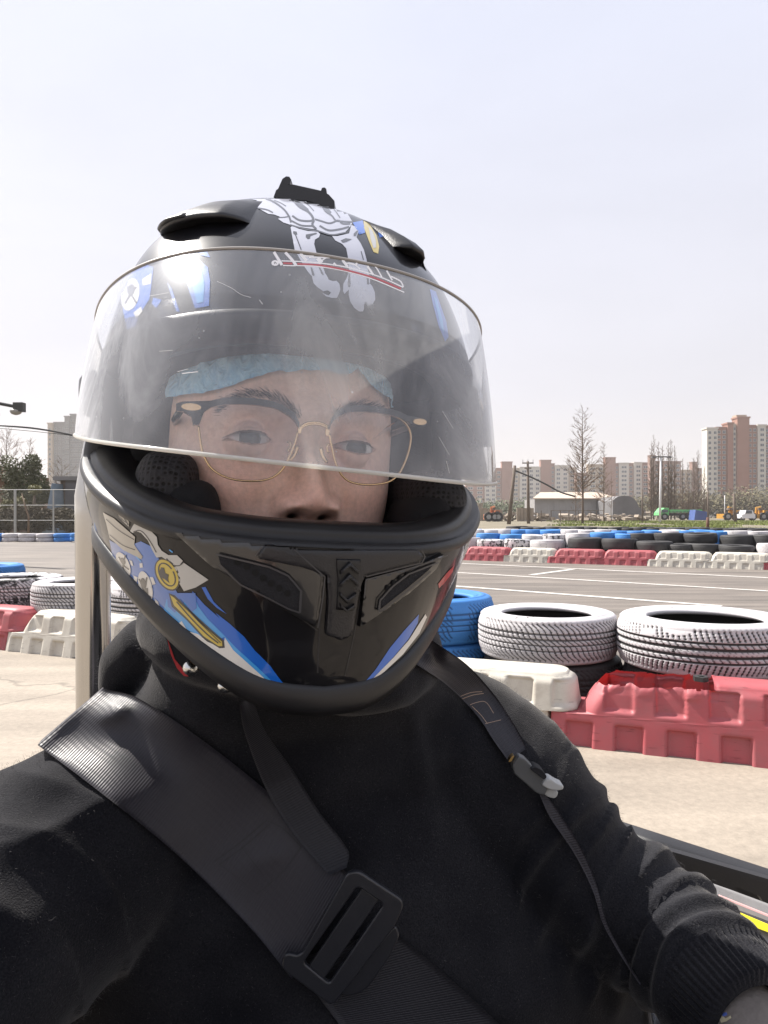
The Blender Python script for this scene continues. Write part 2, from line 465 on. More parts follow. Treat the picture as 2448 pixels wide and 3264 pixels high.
# ------------------------------------------------------------------ tyres
def tyre_mat(name, paint, rubber=(0.022, 0.021, 0.021), wear=0.5):
    m, nt, b = new_mat(name); N, L = nt.nodes, nt.links
    at = N.new('ShaderNodeAttribute'); at.attribute_name = 'Col'
    sp = N.new('ShaderNodeSeparateColor'); L.new(at.outputs['Color'], sp.inputs[0])
    tc = N.new('ShaderNodeTexCoord')
    n = N.new('ShaderNodeTexNoise'); n.inputs['Scale'].default_value = 13; n.inputs['Detail'].default_value = 9; n.inputs['Roughness'].default_value = 0.72
    L.new(tc.outputs['Object'], n.inputs['Vector'])
    r = N.new('ShaderNodeMapRange'); r.inputs['From Min'].default_value = wear; r.inputs['From Max'].default_value = wear + 0.05
    L.new(n.outputs['Fac'], r.inputs['Value'])
    mp = N.new('ShaderNodeMapping'); mp.inputs['Scale'].default_value = (1, 1, 2.2); L.new(tc.outputs['Object'], mp.inputs[0])
    n4 = N.new('ShaderNodeTexNoise'); n4.inputs['Scale'].default_value = 62; n4.inputs['Detail'].default_value = 7; n4.inputs['Roughness'].default_value = 0.8; L.new(mp.outputs[0], n4.inputs['Vector'])
    r4 = N.new('ShaderNodeMapRange'); r4.inputs['From Min'].default_value = 0.60; r4.inputs['From Max'].default_value = 0.68; r4.inputs['To Max'].default_value = 0.75; L.new(n4.outputs['Fac'], r4.inputs['Value'])
    mxa = N.new('ShaderNodeMath'); mxa.operation = 'MAXIMUM'; L.new(r.outputs[0], mxa.inputs[0]); L.new(r4.outputs[0], mxa.inputs[1])
    mx0 = N.new('ShaderNodeMath'); mx0.operation = 'MAXIMUM'; L.new(sp.outputs[0], mx0.inputs[0]); L.new(mxa.outputs[0], mx0.inputs[1])
    n2 = N.new('ShaderNodeTexNoise'); n2.inputs['Scale'].default_value = 5; n2.inputs['Detail'].default_value = 7; L.new(tc.outputs['Object'], n2.inputs['Vector'])
    pr = N.new('ShaderNodeValToRGB'); pr.color_ramp.elements[0].position = 0.3; pr.color_ramp.elements[1].position = 0.6
    pr.color_ramp.elements[0].color = (*[c * 0.74 for c in paint], 1); pr.color_ramp.elements[1].color = (*paint, 1)
    L.new(n2.outputs['Fac'], pr.inputs['Fac'])
    mx = N.new('ShaderNodeMix'); mx.data_type = 'RGBA'; L.new(mx0.outputs[0], mx.inputs[0]); L.new(pr.outputs[0], mx.inputs[6]); mx.inputs[7].default_value = (*rubber, 1)
    L.new(mx.outputs[2], b.inputs['Base Color']); b.inputs['Roughness'].default_value = 0.68
    bp = N.new('ShaderNodeBump'); bp.inputs['Strength'].default_value = 0.3; bp.inputs['Distance'].default_value = 0.002; L.new(n.outputs['Fac'], bp.inputs['Height']); L.new(bp.outputs[0], b.inputs['Normal'])
    return m
M_twhite = tyre_mat('white_painted_tyre', (0.52, 0.50, 0.515), wear=0.61)
M_twhite2 = tyre_mat('worn_white_tyre', (0.50, 0.48, 0.49), wear=0.585)
M_tblue = tyre_mat('blue_painted_tyre', (0.045, 0.20, 0.52), wear=0.78, rubber=(0.02, 0.06, 0.15))
M_tblack = tyre_mat('bare_rubber_tyre', (0.030, 0.029, 0.030), wear=0.6)
M_tpatch = tyre_mat('patchy_tyre', (0.55, 0.53, 0.54), wear=0.50)

PROF = [(0.66, -0.36), (0.63, -0.40), (0.66, -0.445), (0.695, -0.462), (0.70, -0.452), (0.72, -0.482), (0.725, -0.472), (0.78, -0.500), (0.85, -0.505), (0.855, -0.494), (0.90, -0.487), (0.935, -0.465), (0.965, -0.42)]
def tyre_mesh(name, R, W, nseg, ntread, pattern, material):
    """R outer radius, W width, standing on z=0, axis vertical; red channel of Col marks bare grooves"""
    prof = [(r * R, z * W) for r, z in PROF]
    tz = [lerp(-0.38, 0.38, i / (ntread - 1)) for i in range(ntread)]
    prof += [(R * (1 - 0.045 * (abs(t) / 0.40) ** 4), t * W) for t in tz]
    prof += [(r * R, -z * W) for r, z in reversed(PROF)]
    # inner cavity
    prof += [(0.72 * R, 0.33 * W), (0.90 * R, 0.30 * W), (0.93 * R, 0.0), (0.90 * R, -0.30 * W), (0.72 * R, -0.33 * W)]
    n = len(prof); k0 = len(PROF); k1 = k0 + ntread
    vs, cs = [], []
    for i in range(nseg):
        a = 2 * math.pi * i / nseg
        for j, (r, z) in enumerate(prof):
            g = 0.0
            if k0 <= j < k1 and pattern:
                t = tz[j - k0]
                s = a * R * 1000.0            # mm along the tread
                zz = t * W * 1000.0
                if pattern == 1:
                    for gc, gw in ((-38, 4), (-14, 4.5), (14, 4.5), (38, 4)):
                        if abs(zz - gc) < gw: g = max(g, 1.0)
                    if abs(zz) > 44:
                        q = (s + abs(zz) * 0.35) % 21; g = max(g, 1.0 if q < 6.5 and abs(zz) < 78 and mnoise.noise(Vector((math.cos(a) * 4, math.sin(a) * 4, zz * .02))) > -.35 else 0)
                    elif 18 < abs(zz) < 34:
                        q = (s + zz * 0.9) % 27; g = max(g, 0.9 if q < 6 else 0)
                    elif abs(zz) < 9:
                        q = (s + zz * 1.6) % 21; g = max(g, 0.7 if q < 4 and abs(zz) > 2 else 0)
                elif pattern == 2:
                    for gc, gw in ((-34, 3.5), (-11, 3.5), (12, 3.5), (35, 3.5)):
                        if abs(zz - gc) < gw: g = max(g, 0.8)
                    q = (s + zz * 0.85 + 6 * math.sin(zz * 0.09)) % 24
                    if q < 6.0 and abs(zz) < 76 and mnoise.noise(Vector((math.cos(a) * 1.6, math.sin(a) * 1.6, 3))) > -0.33: g = max(g, 1.0)
            rr = r - g * 0.0055
            rr *= 1 + 0.006 * math.sin(2 * a + 1)
            # ridges on the side wall
            vs.append(Vector((rr * math.cos(a), rr * math.sin(a), z + W * 0.5)))
            inside = j >= k1 + len(PROF)
            cs.append((1.0 if inside else g, 0, 0))
    fs = []
    for i in range(nseg):
        i2 = (i + 1) % nseg
        for j in range(n):
            j2 = (j + 1) % n
            fs.append((i * n + j, i2 * n + j, i2 * n + j2, i * n + j2))
    return mesh(name, vs, fs, material, loc=(0, 0, 0), cols=cs)
def put_tyre(src, x, y, z, label, group, m=None, first=False, rot=0.0, sc=1.0, tilt=0.0, scz=None):
    if first:
        o = src; o.location = (x, y, z); o.rotation_euler = (tilt, 0, rot)
    else:
        o = inst(src, 'tyre', None, (x, y, z), (tilt, 0, rot), m)
    o.scale = (sc, sc, scz if scz else sc)
    if first and m is not None:
        o.material_slots[0].link = 'OBJECT'; o.material_slots[0].material = m
    return tag(o, label, 'tyre', group)
NT = 'tyres stacked behind the near barriers'
TA = tyre_mesh('tyre', 0.345, 0.205, 540, 58, 1, M_twhite)
TB = tyre_mesh('tyre', 0.31, 0.195, 480, 54, 2, M_twhite)
put_tyre(TA, 1.32, 2.97, 0.205, 'large white painted tyre with straight grooves above the torn red barrier', NT, first=True)
put_tyre(TA, 1.345, 2.99, 0.0, 'dark tyre underneath the large grooved white tyre', NT, M_tblack, rot=0.4)
put_tyre(TB, 0.735, 3.25, 0.195, 'white painted tyre with slanted tread between the blue and the large white tyre', NT, first=True, rot=1.0)
put_tyre(TB, 0.76, 3.27, 0.0, 'dark tyre underneath the slanted tread white tyre', NT, M_tblack, rot=2.0)
put_tyre(TB, 0.235, 3.60, 0.213, 'bright blue tyre on top of its stack beside the chin of the helmet', NT, M_tblue, rot=3.1, sc=1.0, scz=1.09)
put_tyre(TB, 0.245, 3.61, 0.0, 'bright blue tyre underneath the upper blue tyre', NT, M_tblue, rot=0.6, scz=1.09)
put_tyre(TB, -1.96, 4.70, 0.200, 'white painted tyre just left of the steel hoop, upper of its stack', NT, M_twhite2, rot=4.0)
put_tyre(TB, -1.95, 4.71, 0.0, 'white tyre mostly hidden behind the white barrier left of the hoop', NT, M_twhite2, rot=1.0)
put_tyre(TA, -1.38, 4.44, 0.195, 'white tyre between the steel hoop and the helmet', NT, M_twhite2, rot=2.0, sc=0.92, scz=1.0)
put_tyre(TA, -1.37, 4.45, 0.0, 'lower white tyre between the steel hoop and the helmet', NT, M_twhite2, rot=3.0, sc=0.92, scz=0.95)
put_tyre(TB, -2.53, 4.96, 0.205, 'half black half white tyre above the pink red barrier', NT, M_tpatch, rot=2.4)
put_tyre(TB, -2.52, 4.97, 0.0, 'dark lower tyre behind the pink red barrier', NT, M_tblack, rot=0.2)
put_tyre(TB, -3.15, 5.65, 0.235, 'blue tyre peeking over the half black tyre at the left edge', NT, M_tblue, rot=0.9)
put_tyre(TB, -3.15, 5.65, 0.03, 'blue tyre below the one peeking over at the left edge', NT, M_tblue, rot=0.1)

# far rows
TF = tyre_mesh('tyre', 0.30, 0.20, 64, 12, 0, M_tblack)
TF.location = (0, -30, 0)
first_far = [True]
def far_tyre(x, y, z, R, h, m, label, group):
    o = put_tyre(TF, x, y, z, label, group, m, first=first_far[0], rot=random.uniform(0, 6), sc=R / 0.30, scz=h / 0.20, tilt=random.uniform(-0.05, 0.05))
    first_far[0] = False
    return o
zx = lambda x: 1448 + x / 1.659
zy = lambda y: 1250 + y / 1.659
KM = {'k': (M_tblack, 'bare black'), 'w': (M_twhite2, 'white painted'), 'b': (M_tblue, 'blue painted'), 'p': (M_tpatch, 'patchy black and white')}
ORD = 'first second third fourth fifth sixth seventh eighth ninth tenth eleventh twelfth thirteenth fourteenth fifteenth sixteenth seventeenth eighteenth nineteenth twentieth'.split()
rows = [
    (0.55, 'front', [(45, 110, 768, 'w'), (118, 270, 778, 'p'), (270, 400, 776, 'p'), (402, 580, 779, 'w'), (605, 780, 768, 'k'), (780, 965, 773, 'k'), (965, 1155, 786, 'k'), (1160, 1240, 800, 'k'), (1245, 1400, 800, 'k'), (1400, 1580, 806, 'k'), (1625, 1760, 796, 'w')]),
    (1.15, 'second', [(120, 245, 745, 'b'), (248, 365, 750, 'b'), (367, 475, 753, 'w'), (475, 590, 750, 'p'), (590, 735, 744, 'w'), (735, 838, 740, 'b'), (880, 950, 748, 'b'), (907, 1060, 746, 'k'), (1060, 1215, 743, 'k'), (1218, 1385, 744, 'k'), (1410, 1580, 754, 'k'), (1585, 1730, 751, 'k')]),
    (1.85, 'third', [(60, 118, 722, 'b'), (118, 175, 724, 'w'), (175, 247, 724, 'w'), (247, 315, 723, 'w'), (315, 390, 725, 'b'), (390, 467, 726, 'b'), (467, 550, 726, 'b'), (583, 668, 725, 'w'), (668, 750, 727, 'w'), (750, 835, 725, 'w'), (835, 925, 732, 'b'), (928, 1015, 732, 'b'), (1017, 1105, 730, 'b'), (1108, 1200, 728, 'w'), (1200, 1275, 731, 'b'), (1275, 1345, 729, 'b'), (1345, 1450, 734, 'b'), (1453, 1555, 731, 'w'), (1558, 1659, 734, 'w')]),
    (2.7, 'rearmost', [(300 + 66 * i, 300 + 66 * (i + 1), 708 + 1.2 * ((i * 7) % 5) + i * 0.4, 'k') for i in range(20)]),
]
for off, rn, items in rows:
    for i, (xa, xb, yt, c) in enumerate(items):
        u = zx((xa + xb) / 2); k = (u - U0) / F
        A = F0 + FN * off
        t = (A.y * k - A.x) / (FD.x - FD.y * k)
        p = A + FD * t
        R = clamp((xb - xa) / 1.659 / 2 * p.y / F * 1.02, 0.24, 0.33)
        ztop = CH - (zy(yt) - V0) / F * (p.y + 0.15)
        n = max(2, round(ztop / 0.2)); h = ztop / n
        nm = KM[c][1]
        for q in range(n - 1, -1, -1):
            if off > 2.5 and q < n - 1: continue
            mm = KM[c][0]
            if off > 1.5 and q < n - 2: continue
            top = q == n - 1
            lab = f'{nm} tyre, {ORD[i]} from the helmet in the {rn} far row' if top else f'{nm} tyre {ORD[n - 1 - q]} from top of the {ORD[i]} stack, {rn} far row'
            far_tyre(p.x + random.uniform(-.01, .01), p.y + random.uniform(-.01, .01), q * h, R, h * 1.0, mm, lab, f'tyres of the {rn} far row')
# left far row
z3 = lambda x: x / 3.318
for i, (xa, xb, c) in enumerate([(-150, 45, 'b'), (45, 205, 'w'), (205, 385, 'w'), (388, 578, 'w'), (580, 758, 'b'), (758, 930, 'b')]):
    u = z3((xa + xb) / 2); Yd = 21.7 - (0.35 if i == 5 else 0)
    x = (u - U0) / F * Yd
    for q in range(2):
        far_tyre(x, Yd, q * 0.125 + (0.03 if i == 5 else 0), 0.27, 0.125, KM[c][0], f"{KM[c][1]} tyre {'on top of' if q else 'at the bottom of'} the {ORD[i]} stack along the left hedge", 'tyre stacks along the left hedge')
# ------------------------------------------------------------------ far buildings
M_pink = mat('pink_render', (0.31, 0.165, 0.125), 0.9, var=0.14, scale=0.25)
M_brown = mat('brown_render', (0.25, 0.15, 0.118), 0.9, var=0.14, scale=0.25)
M_wht = mat('white_render', (0.56, 0.53, 0.48), 0.9, var=0.12, scale=0.25)
M_tan = mat('tan_render', (0.42, 0.34, 0.26), 0.9, var=0.14, scale=0.25)
M_grey = mat('grey_render', (0.20, 0.195, 0.195), 0.9, var=0.14, scale=0.25)
M_pane = mat('window_glass', (0.06, 0.075, 0.095), 0.12, spec=0.6)
M_frame = mat('window_frame', (0.55, 0.54, 0.52), 0.6)
def window_mesh(w, h):
    m = MB()
    m.box((0, 0, 0), (w, 0.10, h), m=0)
    t = w * 0.07
    for x in (-w / 2, 0, w / 2): m.box((x, -0.07, 0), (t, 0.10, h + t), m=1)
    for z in (-h / 2, h / 2): m.box((0, -0.075, z), (w + t, 0.10, t), m=1)
    o = mesh('window', m.v, m.f, [M_pane, M_frame], None, False, loc=(0, 0, -500), mids=m.m)
    return o
WPROTO = {}
def wproto(w, h):
    k = (round(w, 2), round(h, 2))
    return WPROTO.get(k)
def building(name, label, D, strips, conv, depth=4.0, row_px=27.0, y_first=20.0, y_base=600.0, cat='building', group=None):
    """strips: (x0, x1, y_top, material, window columns, proud metres, window scale)"""
    cx = sum((s[0] + s[1]) / 2 for s in strips) / len(strips)
    u, v = conv(cx, 0)
    root = empty(name, ((u - U0) / F * D, D, 0), label, cat, group)
    for x0, x1, yt, m, cols, proud, ws in strips:
        (ua, vt), (ub, _) = conv(x0, yt), conv(x1, yt)
        xa, xb = (ua - U0) / F * D, (ub - U0) / F * D
        zt = CH + (V0 - vt) / F * D
        b = MB(); b.box(((xa + xb) / 2, D + depth / 2 - proud, zt / 2), (xb - xa, depth, zt))
        b.box(((xa + xb) / 2, D + depth / 2 - proud, zt + 0.25), (xb - xa + 0.5, depth + 0.5, 0.5))
        b.build('wall', m, root)
        if cols:
            px = (xb - xa) / cols
            w, h = px * 0.52 * ws, (row_px / (conv(1, 0)[0] - conv(0, 0)[0]) ** -1) / F * D * 0.55
            key = (round(w, 2), round(h, 2))
            y = yt + y_first
            while y < y_base:
                vv = conv(0, y)[1]; z = CH + (V0 - vv) / F * D
                if z < 2.0: break
                for c in range(cols):
                    loc = (xa + px * (c + 0.5), D - proud - 0.03, z)
                    if key not in WPROTO:
                        o = window_mesh(*key); o.parent = root; o.location = Vector(loc) - Vector(root.location); WPROTO[key] = o
                    else: inst(WPROTO[key], 'window', root, loc)
                y += row_px
    return root
c1 = lambda x, y: (1448 + x / 1.659, 1250 + y / 1.659)
c3 = lambda x, y: (x / 3.318, 1200 + y / 3.318)
BG_ = 'apartment blocks on the skyline'
building('apartment_block', 'tall pink and white apartment tower at the right picture edge', 245, [
    (1330, 1386, 196, M_wht, 2, 1.0, 1.0), (1386, 1440, 191, M_pink, 2, 0.0, 1.1), (1440, 1470, 169, M_pink, 0, 0.8, 1), (1470, 1487, 175, M_wht, 1, 0.4, 1.1),
    (1487, 1550, 140, M_pink, 0, 1.4, 1), (1550, 1598, 181, M_pink, 2, 0.2, 1.1), (1598, 1640, 180, M_wht, 1, 1.0, 0.9), (1640, 1700, 183, M_brown, 2, 0.0, 1.0), (1700, 1760, 180, M_wht, 1, 1.0, 1)], c1, group=BG_)
o = MB(); D_ = 245
(ua, va), (ub, vb) = c1(1492, 120), c1(1546, 140)
rt = bpy.data.objects['apartment_block']
o.box((((ua + ub) / 2 - U0) / F * D_, D_ + 1.5, CH + (V0 - (va + vb) / 2) / F * D_), ((ub - ua) / F * D_, 3, (vb - va) / F * D_)); o.build('lift_room', M_tan, rt)
building('apartment_block', 'low wide pink and white apartment block behind the two wooden poles', 420, [
    (60, 160, 442, M_pink, 2, 0, 1), (160, 220, 432, M_wht, 2, 1.2, 1), (220, 250, 405, M_pink, 1, 0, 1), (250, 305, 372, M_pink, 0, 1.2, 1), (305, 345, 405, M_tan, 1, 0.2, 1), (345, 390, 400, M_wht, 1, 1.2, 1),
    (390, 455, 398, M_wht, 2, 0.5, 1), (455, 510, 363, M_pink, 0, 1.2, 1), (510, 530, 381, M_pink, 1, 0.2, 1), (530, 602, 391, M_wht, 2, 1.0, 1), (602, 645, 402, M_tan, 1, 0.2, 1)], c1, row_px=23, group=BG_)
building('apartment_block', 'pink and white apartment block behind the tallest bare tree', 410, [
    (645, 705, 430, M_brown, 2, 0, 1), (705, 755, 386, M_tan, 1, 0.8, 1), (755, 795, 386, M_tan, 1, 0, 1), (795, 850, 349, M_pink, 0, 1.2, 1), (850, 868, 380, M_pink, 1, 0.2, 1), (868, 920, 378, M_wht, 1, 1.2, 1), (920, 948, 379, M_pink, 1, 0, 1),
    (948, 990, 375, M_wht, 1, 1.2, 1), (990, 1032, 376, M_pink, 1, 0.2, 1)], c1, row_px=23, group=BG_)
building('apartment_block', 'brown apartment block behind the row of slender bare trees', 400, [
    (1032, 1060, 338, M_brown, 0, 1.2, 1), (1060, 1130, 368, M_pink, 3, 0, 1), (1130, 1196, 370, M_brown, 2, 0.6, 1), (1196, 1255, 415, M_tan, 2, 0, 1), (1255, 1282, 373, M_brown, 0, 1, 1), (1282, 1332, 406, M_brown, 2, 0, 1)], c1, row_px=23, group=BG_)
building('apartment_block', 'grey high-rise tower with stepped roof left of the helmet', 320, [
    (520, 570, 505, M_tan, 1, 1.5, 0.7), (570, 690, 492, M_grey, 3, 0, 0.6), (690, 742, 430, M_grey, 2, 0.8, 1), (742, 860, 406, M_grey, 4, 0, 1)], c3, row_px=52, y_first=60, y_base=1080, group=BG_)

# ------------------------------------------------------------------ vegetation
M_bark = mat('bark', (0.13, 0.095, 0.07), 0.95, var=0.35, scale=6)
M_twig = mat('twig', (0.19, 0.135, 0.095), 0.95, var=0.25, scale=6)
M_leafd = mat('dark_leaf', (0.070, 0.085, 0.035), 0.7, var=0.4, scale=3)
M_leafy = mat('yellow_leaf', (0.16, 0.15, 0.05), 0.7, var=0.4, scale=3)
M_leafg = mat('green_leaf', (0.10, 0.125, 0.05), 0.7, var=0.4, scale=3)
M_dry = mat('dry_scrub', (0.20, 0.16, 0.105), 0.9, var=0.4, scale=3)
def bare_tree(name, u, vb, vt, D, label, group, nb=46, spread=0.16, thick=0.011, lean=0.0, up=0.8, first=0.22):
    H = CH - (vt - V0) / F * D
    x = (u - U0) / F * D
    root = empty(name, (x, D, 0), label, 'tree', group)
    rnd = random.Random(int(u * 7 + vt))
    k = 9; tr = []
    for i in range(k + 1):
        t = i / k
        tr.append(Vector((x + lean * t * H + 0.012 * H * mnoise.noise(Vector((u, t * 3, 0))), D + 0.012 * H * mnoise.noise(Vector((u, t * 3, 9))), t * H)))
    m = MB(); m.tube(tr, [H * thick * (1 - 0.93 * (i / k)) for i in range(k + 1)], 7)
    m.build('trunk', M_bark, root, True)
    b = MB()
    def at(t):
        f = t * k; i = min(k - 1, int(f)); return tr[i].lerp(tr[i + 1], f - i)
    for i in range(nb):
        t = lerp(first, 0.985, (i + rnd.random()) / nb)
        L = H * spread * (1.12 - t) ** 0.7 * rnd.uniform(0.55, 1.2)
        a = rnd.uniform(0, 6.283); el = rnd.uniform(0.35, 0.9) * up
        d = Vector((math.cos(a) * math.cos(el), math.sin(a) * math.cos(el), math.sin(el)))
        p0 = at(t); r0 = H * thick * (1 - 0.93 * t) * 0.42 + 0.0065 * D / 67
        mid = p0 + d * L * 0.5 + Vector((0, 0, -0.03 * L)); end = p0 + d * L + Vector((0, 0, 0.16 * L))
        b.tube([p0, mid, end], [r0, r0 * 0.65, r0 * 0.35], 3, cap=False)
        for q in range(rnd.randint(4, 7)):
            s = rnd.uniform(0.25, 1.0); bp = p0.lerp(mid, s * 2) if s < 0.5 else mid.lerp(end, s * 2 - 1)
            dd = (d + Vector((rnd.uniform(-.8, .8), rnd.uniform(-.8, .8), rnd.uniform(-.1, .9)))).normalized()
            l2 = L * rnd.uniform(0.18, 0.42)
            e2 = bp + dd * l2
            b.tube([bp, e2], [r0 * 0.55, r0 * 0.3], 3, cap=False)
            for _ in range(2):
                b.tube([bp.lerp(e2, rnd.uniform(.3, .9)), bp.lerp(e2, 0.8) + (dd + Vector((rnd.uniform(-1, 1), rnd.uniform(-1, 1), rnd.uniform(-.3, .8)))) * l2 * 0.45], [r0 * 0.36, r0 * 0.22], 3, cap=False)
    b.build('crown', M_twig, root)
    return root
TG = 'bare trees beyond the track'
bare_tree('bare_tree', 1857, 1668, 1297, 67, 'tallest bare tree standing between wooden pole and white lamp', TG, 95, 0.20, 0.011)
bare_tree('bare_tree', 1835, 1668, 1520, 72, 'thin bare sapling beside the foot of the tallest tree', TG, 26, 0.16, 0.009)
bare_tree('bare_tree', 1925, 1668, 1408, 78, 'bare conical tree to the right of the tallest one', TG, 80, 0.15, 0.009)
bare_tree('bare_tree', 1949, 1668, 1488, 82, 'slim bare tree touching the conical bare tree', TG, 30, 0.10, 0.007)
for i, (x, yt, lab) in enumerate([(1042, 258, 'slender bare tree nearest the pole left of the white lamp'), (1055, 226, 'highest bare stem left of the white lamp'), (1078, 262, 'bare tree directly behind the white lamp pole'),
        (1103, 278, 'bare tree just right of the white lamp pole'), (1132, 262, 'bare tree second right of the white lamp pole'), (1146, 250, 'dense pointed bare tree right of the white lamp'), (1166, 282, 'bare tree behind the green truck tipper body')]):
    bare_tree('bare_tree', *c1(x, 0)[:1], 1668, c1(0, yt)[1], 116, lab, TG, 106, 0.095, 0.0095, up=1.35, first=0.08)
for i, (x, yt, lab) in enumerate([(1205, 352, 'short bare tree above the green truck tailgate'), (1237, 372, 'smallest bare tree behind the truck'), (1266, 345, 'slim bare tree between truck and pink tower'), (1288, 304, 'taller thin bare tree next to the pink tower'), (1322, 390, 'thin bare tree touching the pink tower corner'), (1340, 470, 'short bare stem in front of the pink tower')]):
    bare_tree('bare_tree', *c1(x, 0)[:1], 1668, c1(0, yt)[1], 122, lab, TG, 110, 0.105, 0.0085, up=1.25, first=0.08)
bare_tree('bare_tree', 197, 1640, 1462, 34, 'small bare tree in front of the grey tower', 'trees behind the left fence', 34, 0.34, 0.011, up=0.9, first=0.3)
bare_tree('bare_tree', 20, 1640, 1368, 44, 'tall wispy bare willow at the left picture edge', 'trees behind the left fence', 70, 0.30, 0.012, up=1.1, first=0.25)
bare_tree('bare_tree', 95, 1640, 1400, 46, 'second wispy bare tree right of the willow', 'trees behind the left fence', 60, 0.26, 0.010, up=1.1, first=0.25)

def leaf_cloud(blobs, n, size, rnd):
    v, f = [], []
    for (c, r), k in zip(blobs, n):
        for _ in range(k):
            d = Vector((rnd.gauss(0, 1), rnd.gauss(0, 1), rnd.gauss(0, 1))).normalized()
            q = rnd.random() ** 0.45
            p = Vector(c) + Vector((d.x * r[0], d.y * r[1], d.z * r[2])) * q
            p += Vector((mnoise.noise(p * 1.3), mnoise.noise(p * 1.3 + Vector((9, 0, 0))), mnoise.noise(p * 1.3 + Vector((0, 9, 0))))) * min(r) * 0.35
            if p.z < 0.02: p.z = 0.02 + rnd.random() * 0.2
            a = Vector((rnd.gauss(0, 1), rnd.gauss(0, 1), rnd.gauss(0, 1))).normalized(); b = a.orthogonal().normalized()
            s = size * rnd.uniform(0.6, 1.4)
            i = len(v); v += [p - a * s, p + b * s * 0.45, p + a * s, p - b * s * 0.45]; f.append((i, i + 1, i + 2, i + 3))
    return v, f
def leafy(name, label, cat, u, D, blobs_px, n, size, m, group=None, trunk=True, seed=1):
    rnd = random.Random(seed); x = (u - U0) / F * D
    root = empty(name, (x, D, 0), label, cat, group)
    blobs = []
    for (bu, bv, ru, rv) in blobs_px:
        c = P(bu, bv, D); r = (ru / F * D, ru / F * D * 0.8, rv / F * D); blobs.append((c, r))
    v, f = leaf_cloud(blobs, [n] * len(blobs), size, rnd)
    mesh('crown', v, f, m, root, False)
    if trunk:
        t = MB(); c = blobs[0][0]; t.tube([Vector((x, D, 0)), Vector((x + .05, D, c.z * 0.6)), c], [0.09, 0.07, 0.03], 7)
        for cc, _ in blobs[1:]: t.tube([Vector((x + .03, D, c.z * 0.4)), Vector(cc)], [0.04, 0.015], 5)
        t.build('trunk', M_bark, root, True)
    return root
LG = 'trees behind the left fence'
leafy('evergreen_tree', 'dark leafy evergreen tree behind the left fence', 'tree', 92, 30, [(100, 1480, 36, 38), (80, 1530, 40, 40), (118, 1540, 34, 40), (70, 1580, 40, 34), (115, 1590, 36, 30), (30, 1500, 40, 50), (40, 1570, 44, 40), (140, 1575, 26, 34)], 900, 0.06, mat('olive_leaf', (0.11, 0.115, 0.05), 0.7, var=0.45, scale=3), LG, seed=3)
leafy('yellow_shrub', 'yellow green shrub in front of the evergreen tree', 'shrub', 105, 27.5, [(110, 1560, 22, 18), (60, 1600, 26, 18), (25, 1610, 26, 22)], 420, 0.05, M_leafy, None, seed=4)
leafy('scrub_hedge', 'dry dark overgrown hedge along the left fence', 'hedge', 110, 27, [(0, 1660, 60, 42), (60, 1650, 60, 46), (120, 1655, 60, 42), (180, 1655, 60, 42), (240, 1660, 60, 42), (-70, 1655, 60, 42)], 1500, 0.06, mat('hedge_leaf', (0.085, 0.066, 0.036), 0.9, var=0.5, scale=3), None, False, seed=5)
v_, f_ = [], []
rnd = random.Random(11)
for i in range(92):
    x = lerp(-1900, 520, i / 91); c = P(*c1(x, 590), 190); r = (4.5, 3, rnd.uniform(1.6, 3.4) * (1 if x > -100 else 1.6))
    a, b = leaf_cloud([((c.x, c.y + rnd.uniform(-4, 4), 2.4), r)], [240], 0.34, rnd); k = len(v_); v_ += a; f_ += [tuple(q + k for q in t) for t in b]
tag(mesh('green_undergrowth', v_, f_, M_leafg, None, False), 'low green treeline in front of the far apartment blocks', 'undergrowth', kind='stuff')
v_, f_ = [], []
for i in range(40):
    x = lerp(1000, 1800, i / 39); c = P(*c1(x, 600), 165); r = (5.0, 3, rnd.uniform(2.4, 5.2) * (1.0 if x > 1330 else 0.75))
    a, b = leaf_cloud([((c.x, c.y + rnd.uniform(-4, 4), 3.0), r)], [260], 0.36, rnd); k = len(v_); v_ += a; f_ += [tuple(q + k for q in t) for t in b]
tag(mesh('brown_undergrowth', v_, f_, mat('brown_scrub', (0.155, 0.135, 0.075), 0.9, var=0.45, scale=0.8), None, False), 'brownish bushes at the foot of the pink tower', 'undergrowth', kind='stuff')
# grass field
v_, f_ = [], []
for i in range(52000):
    Y = 15.5 + 75 * rnd.random() ** 2.2; u = rnd.uniform(1700, 2500)
    x = (u - U0) / F * Y
    if (Vector((x, Y, 0)) - F0).dot(FN) < 3.0: continue
    if mnoise.noise(Vector((x * 0.25, Y * 0.10, 2))) < -0.15 + max(0, (1830 - u) / 200): continue
    h = rnd.uniform(0.05, 0.17); a = rnd.uniform(0, 3.14); w = 0.012 + Y * 0.0006
    d_ = Vector((math.cos(a), math.sin(a), 0)) * w; t_ = Vector((rnd.uniform(-.06, .06), rnd.uniform(-.06, .06), h))
    p = Vector((x, Y, 0.006)); k = len(v_); v_ += [p - d_, p + d_, p + t_]; f_.append((k, k + 1, k + 2))
tag(mesh('grass', v_, f_, mat('grass_blade', (0.20, 0.24, 0.055), 0.8, var=0.4, scale=0.7), None, False), 'bright green grass strip behind the far tyre rows', 'grass', kind='stuff')

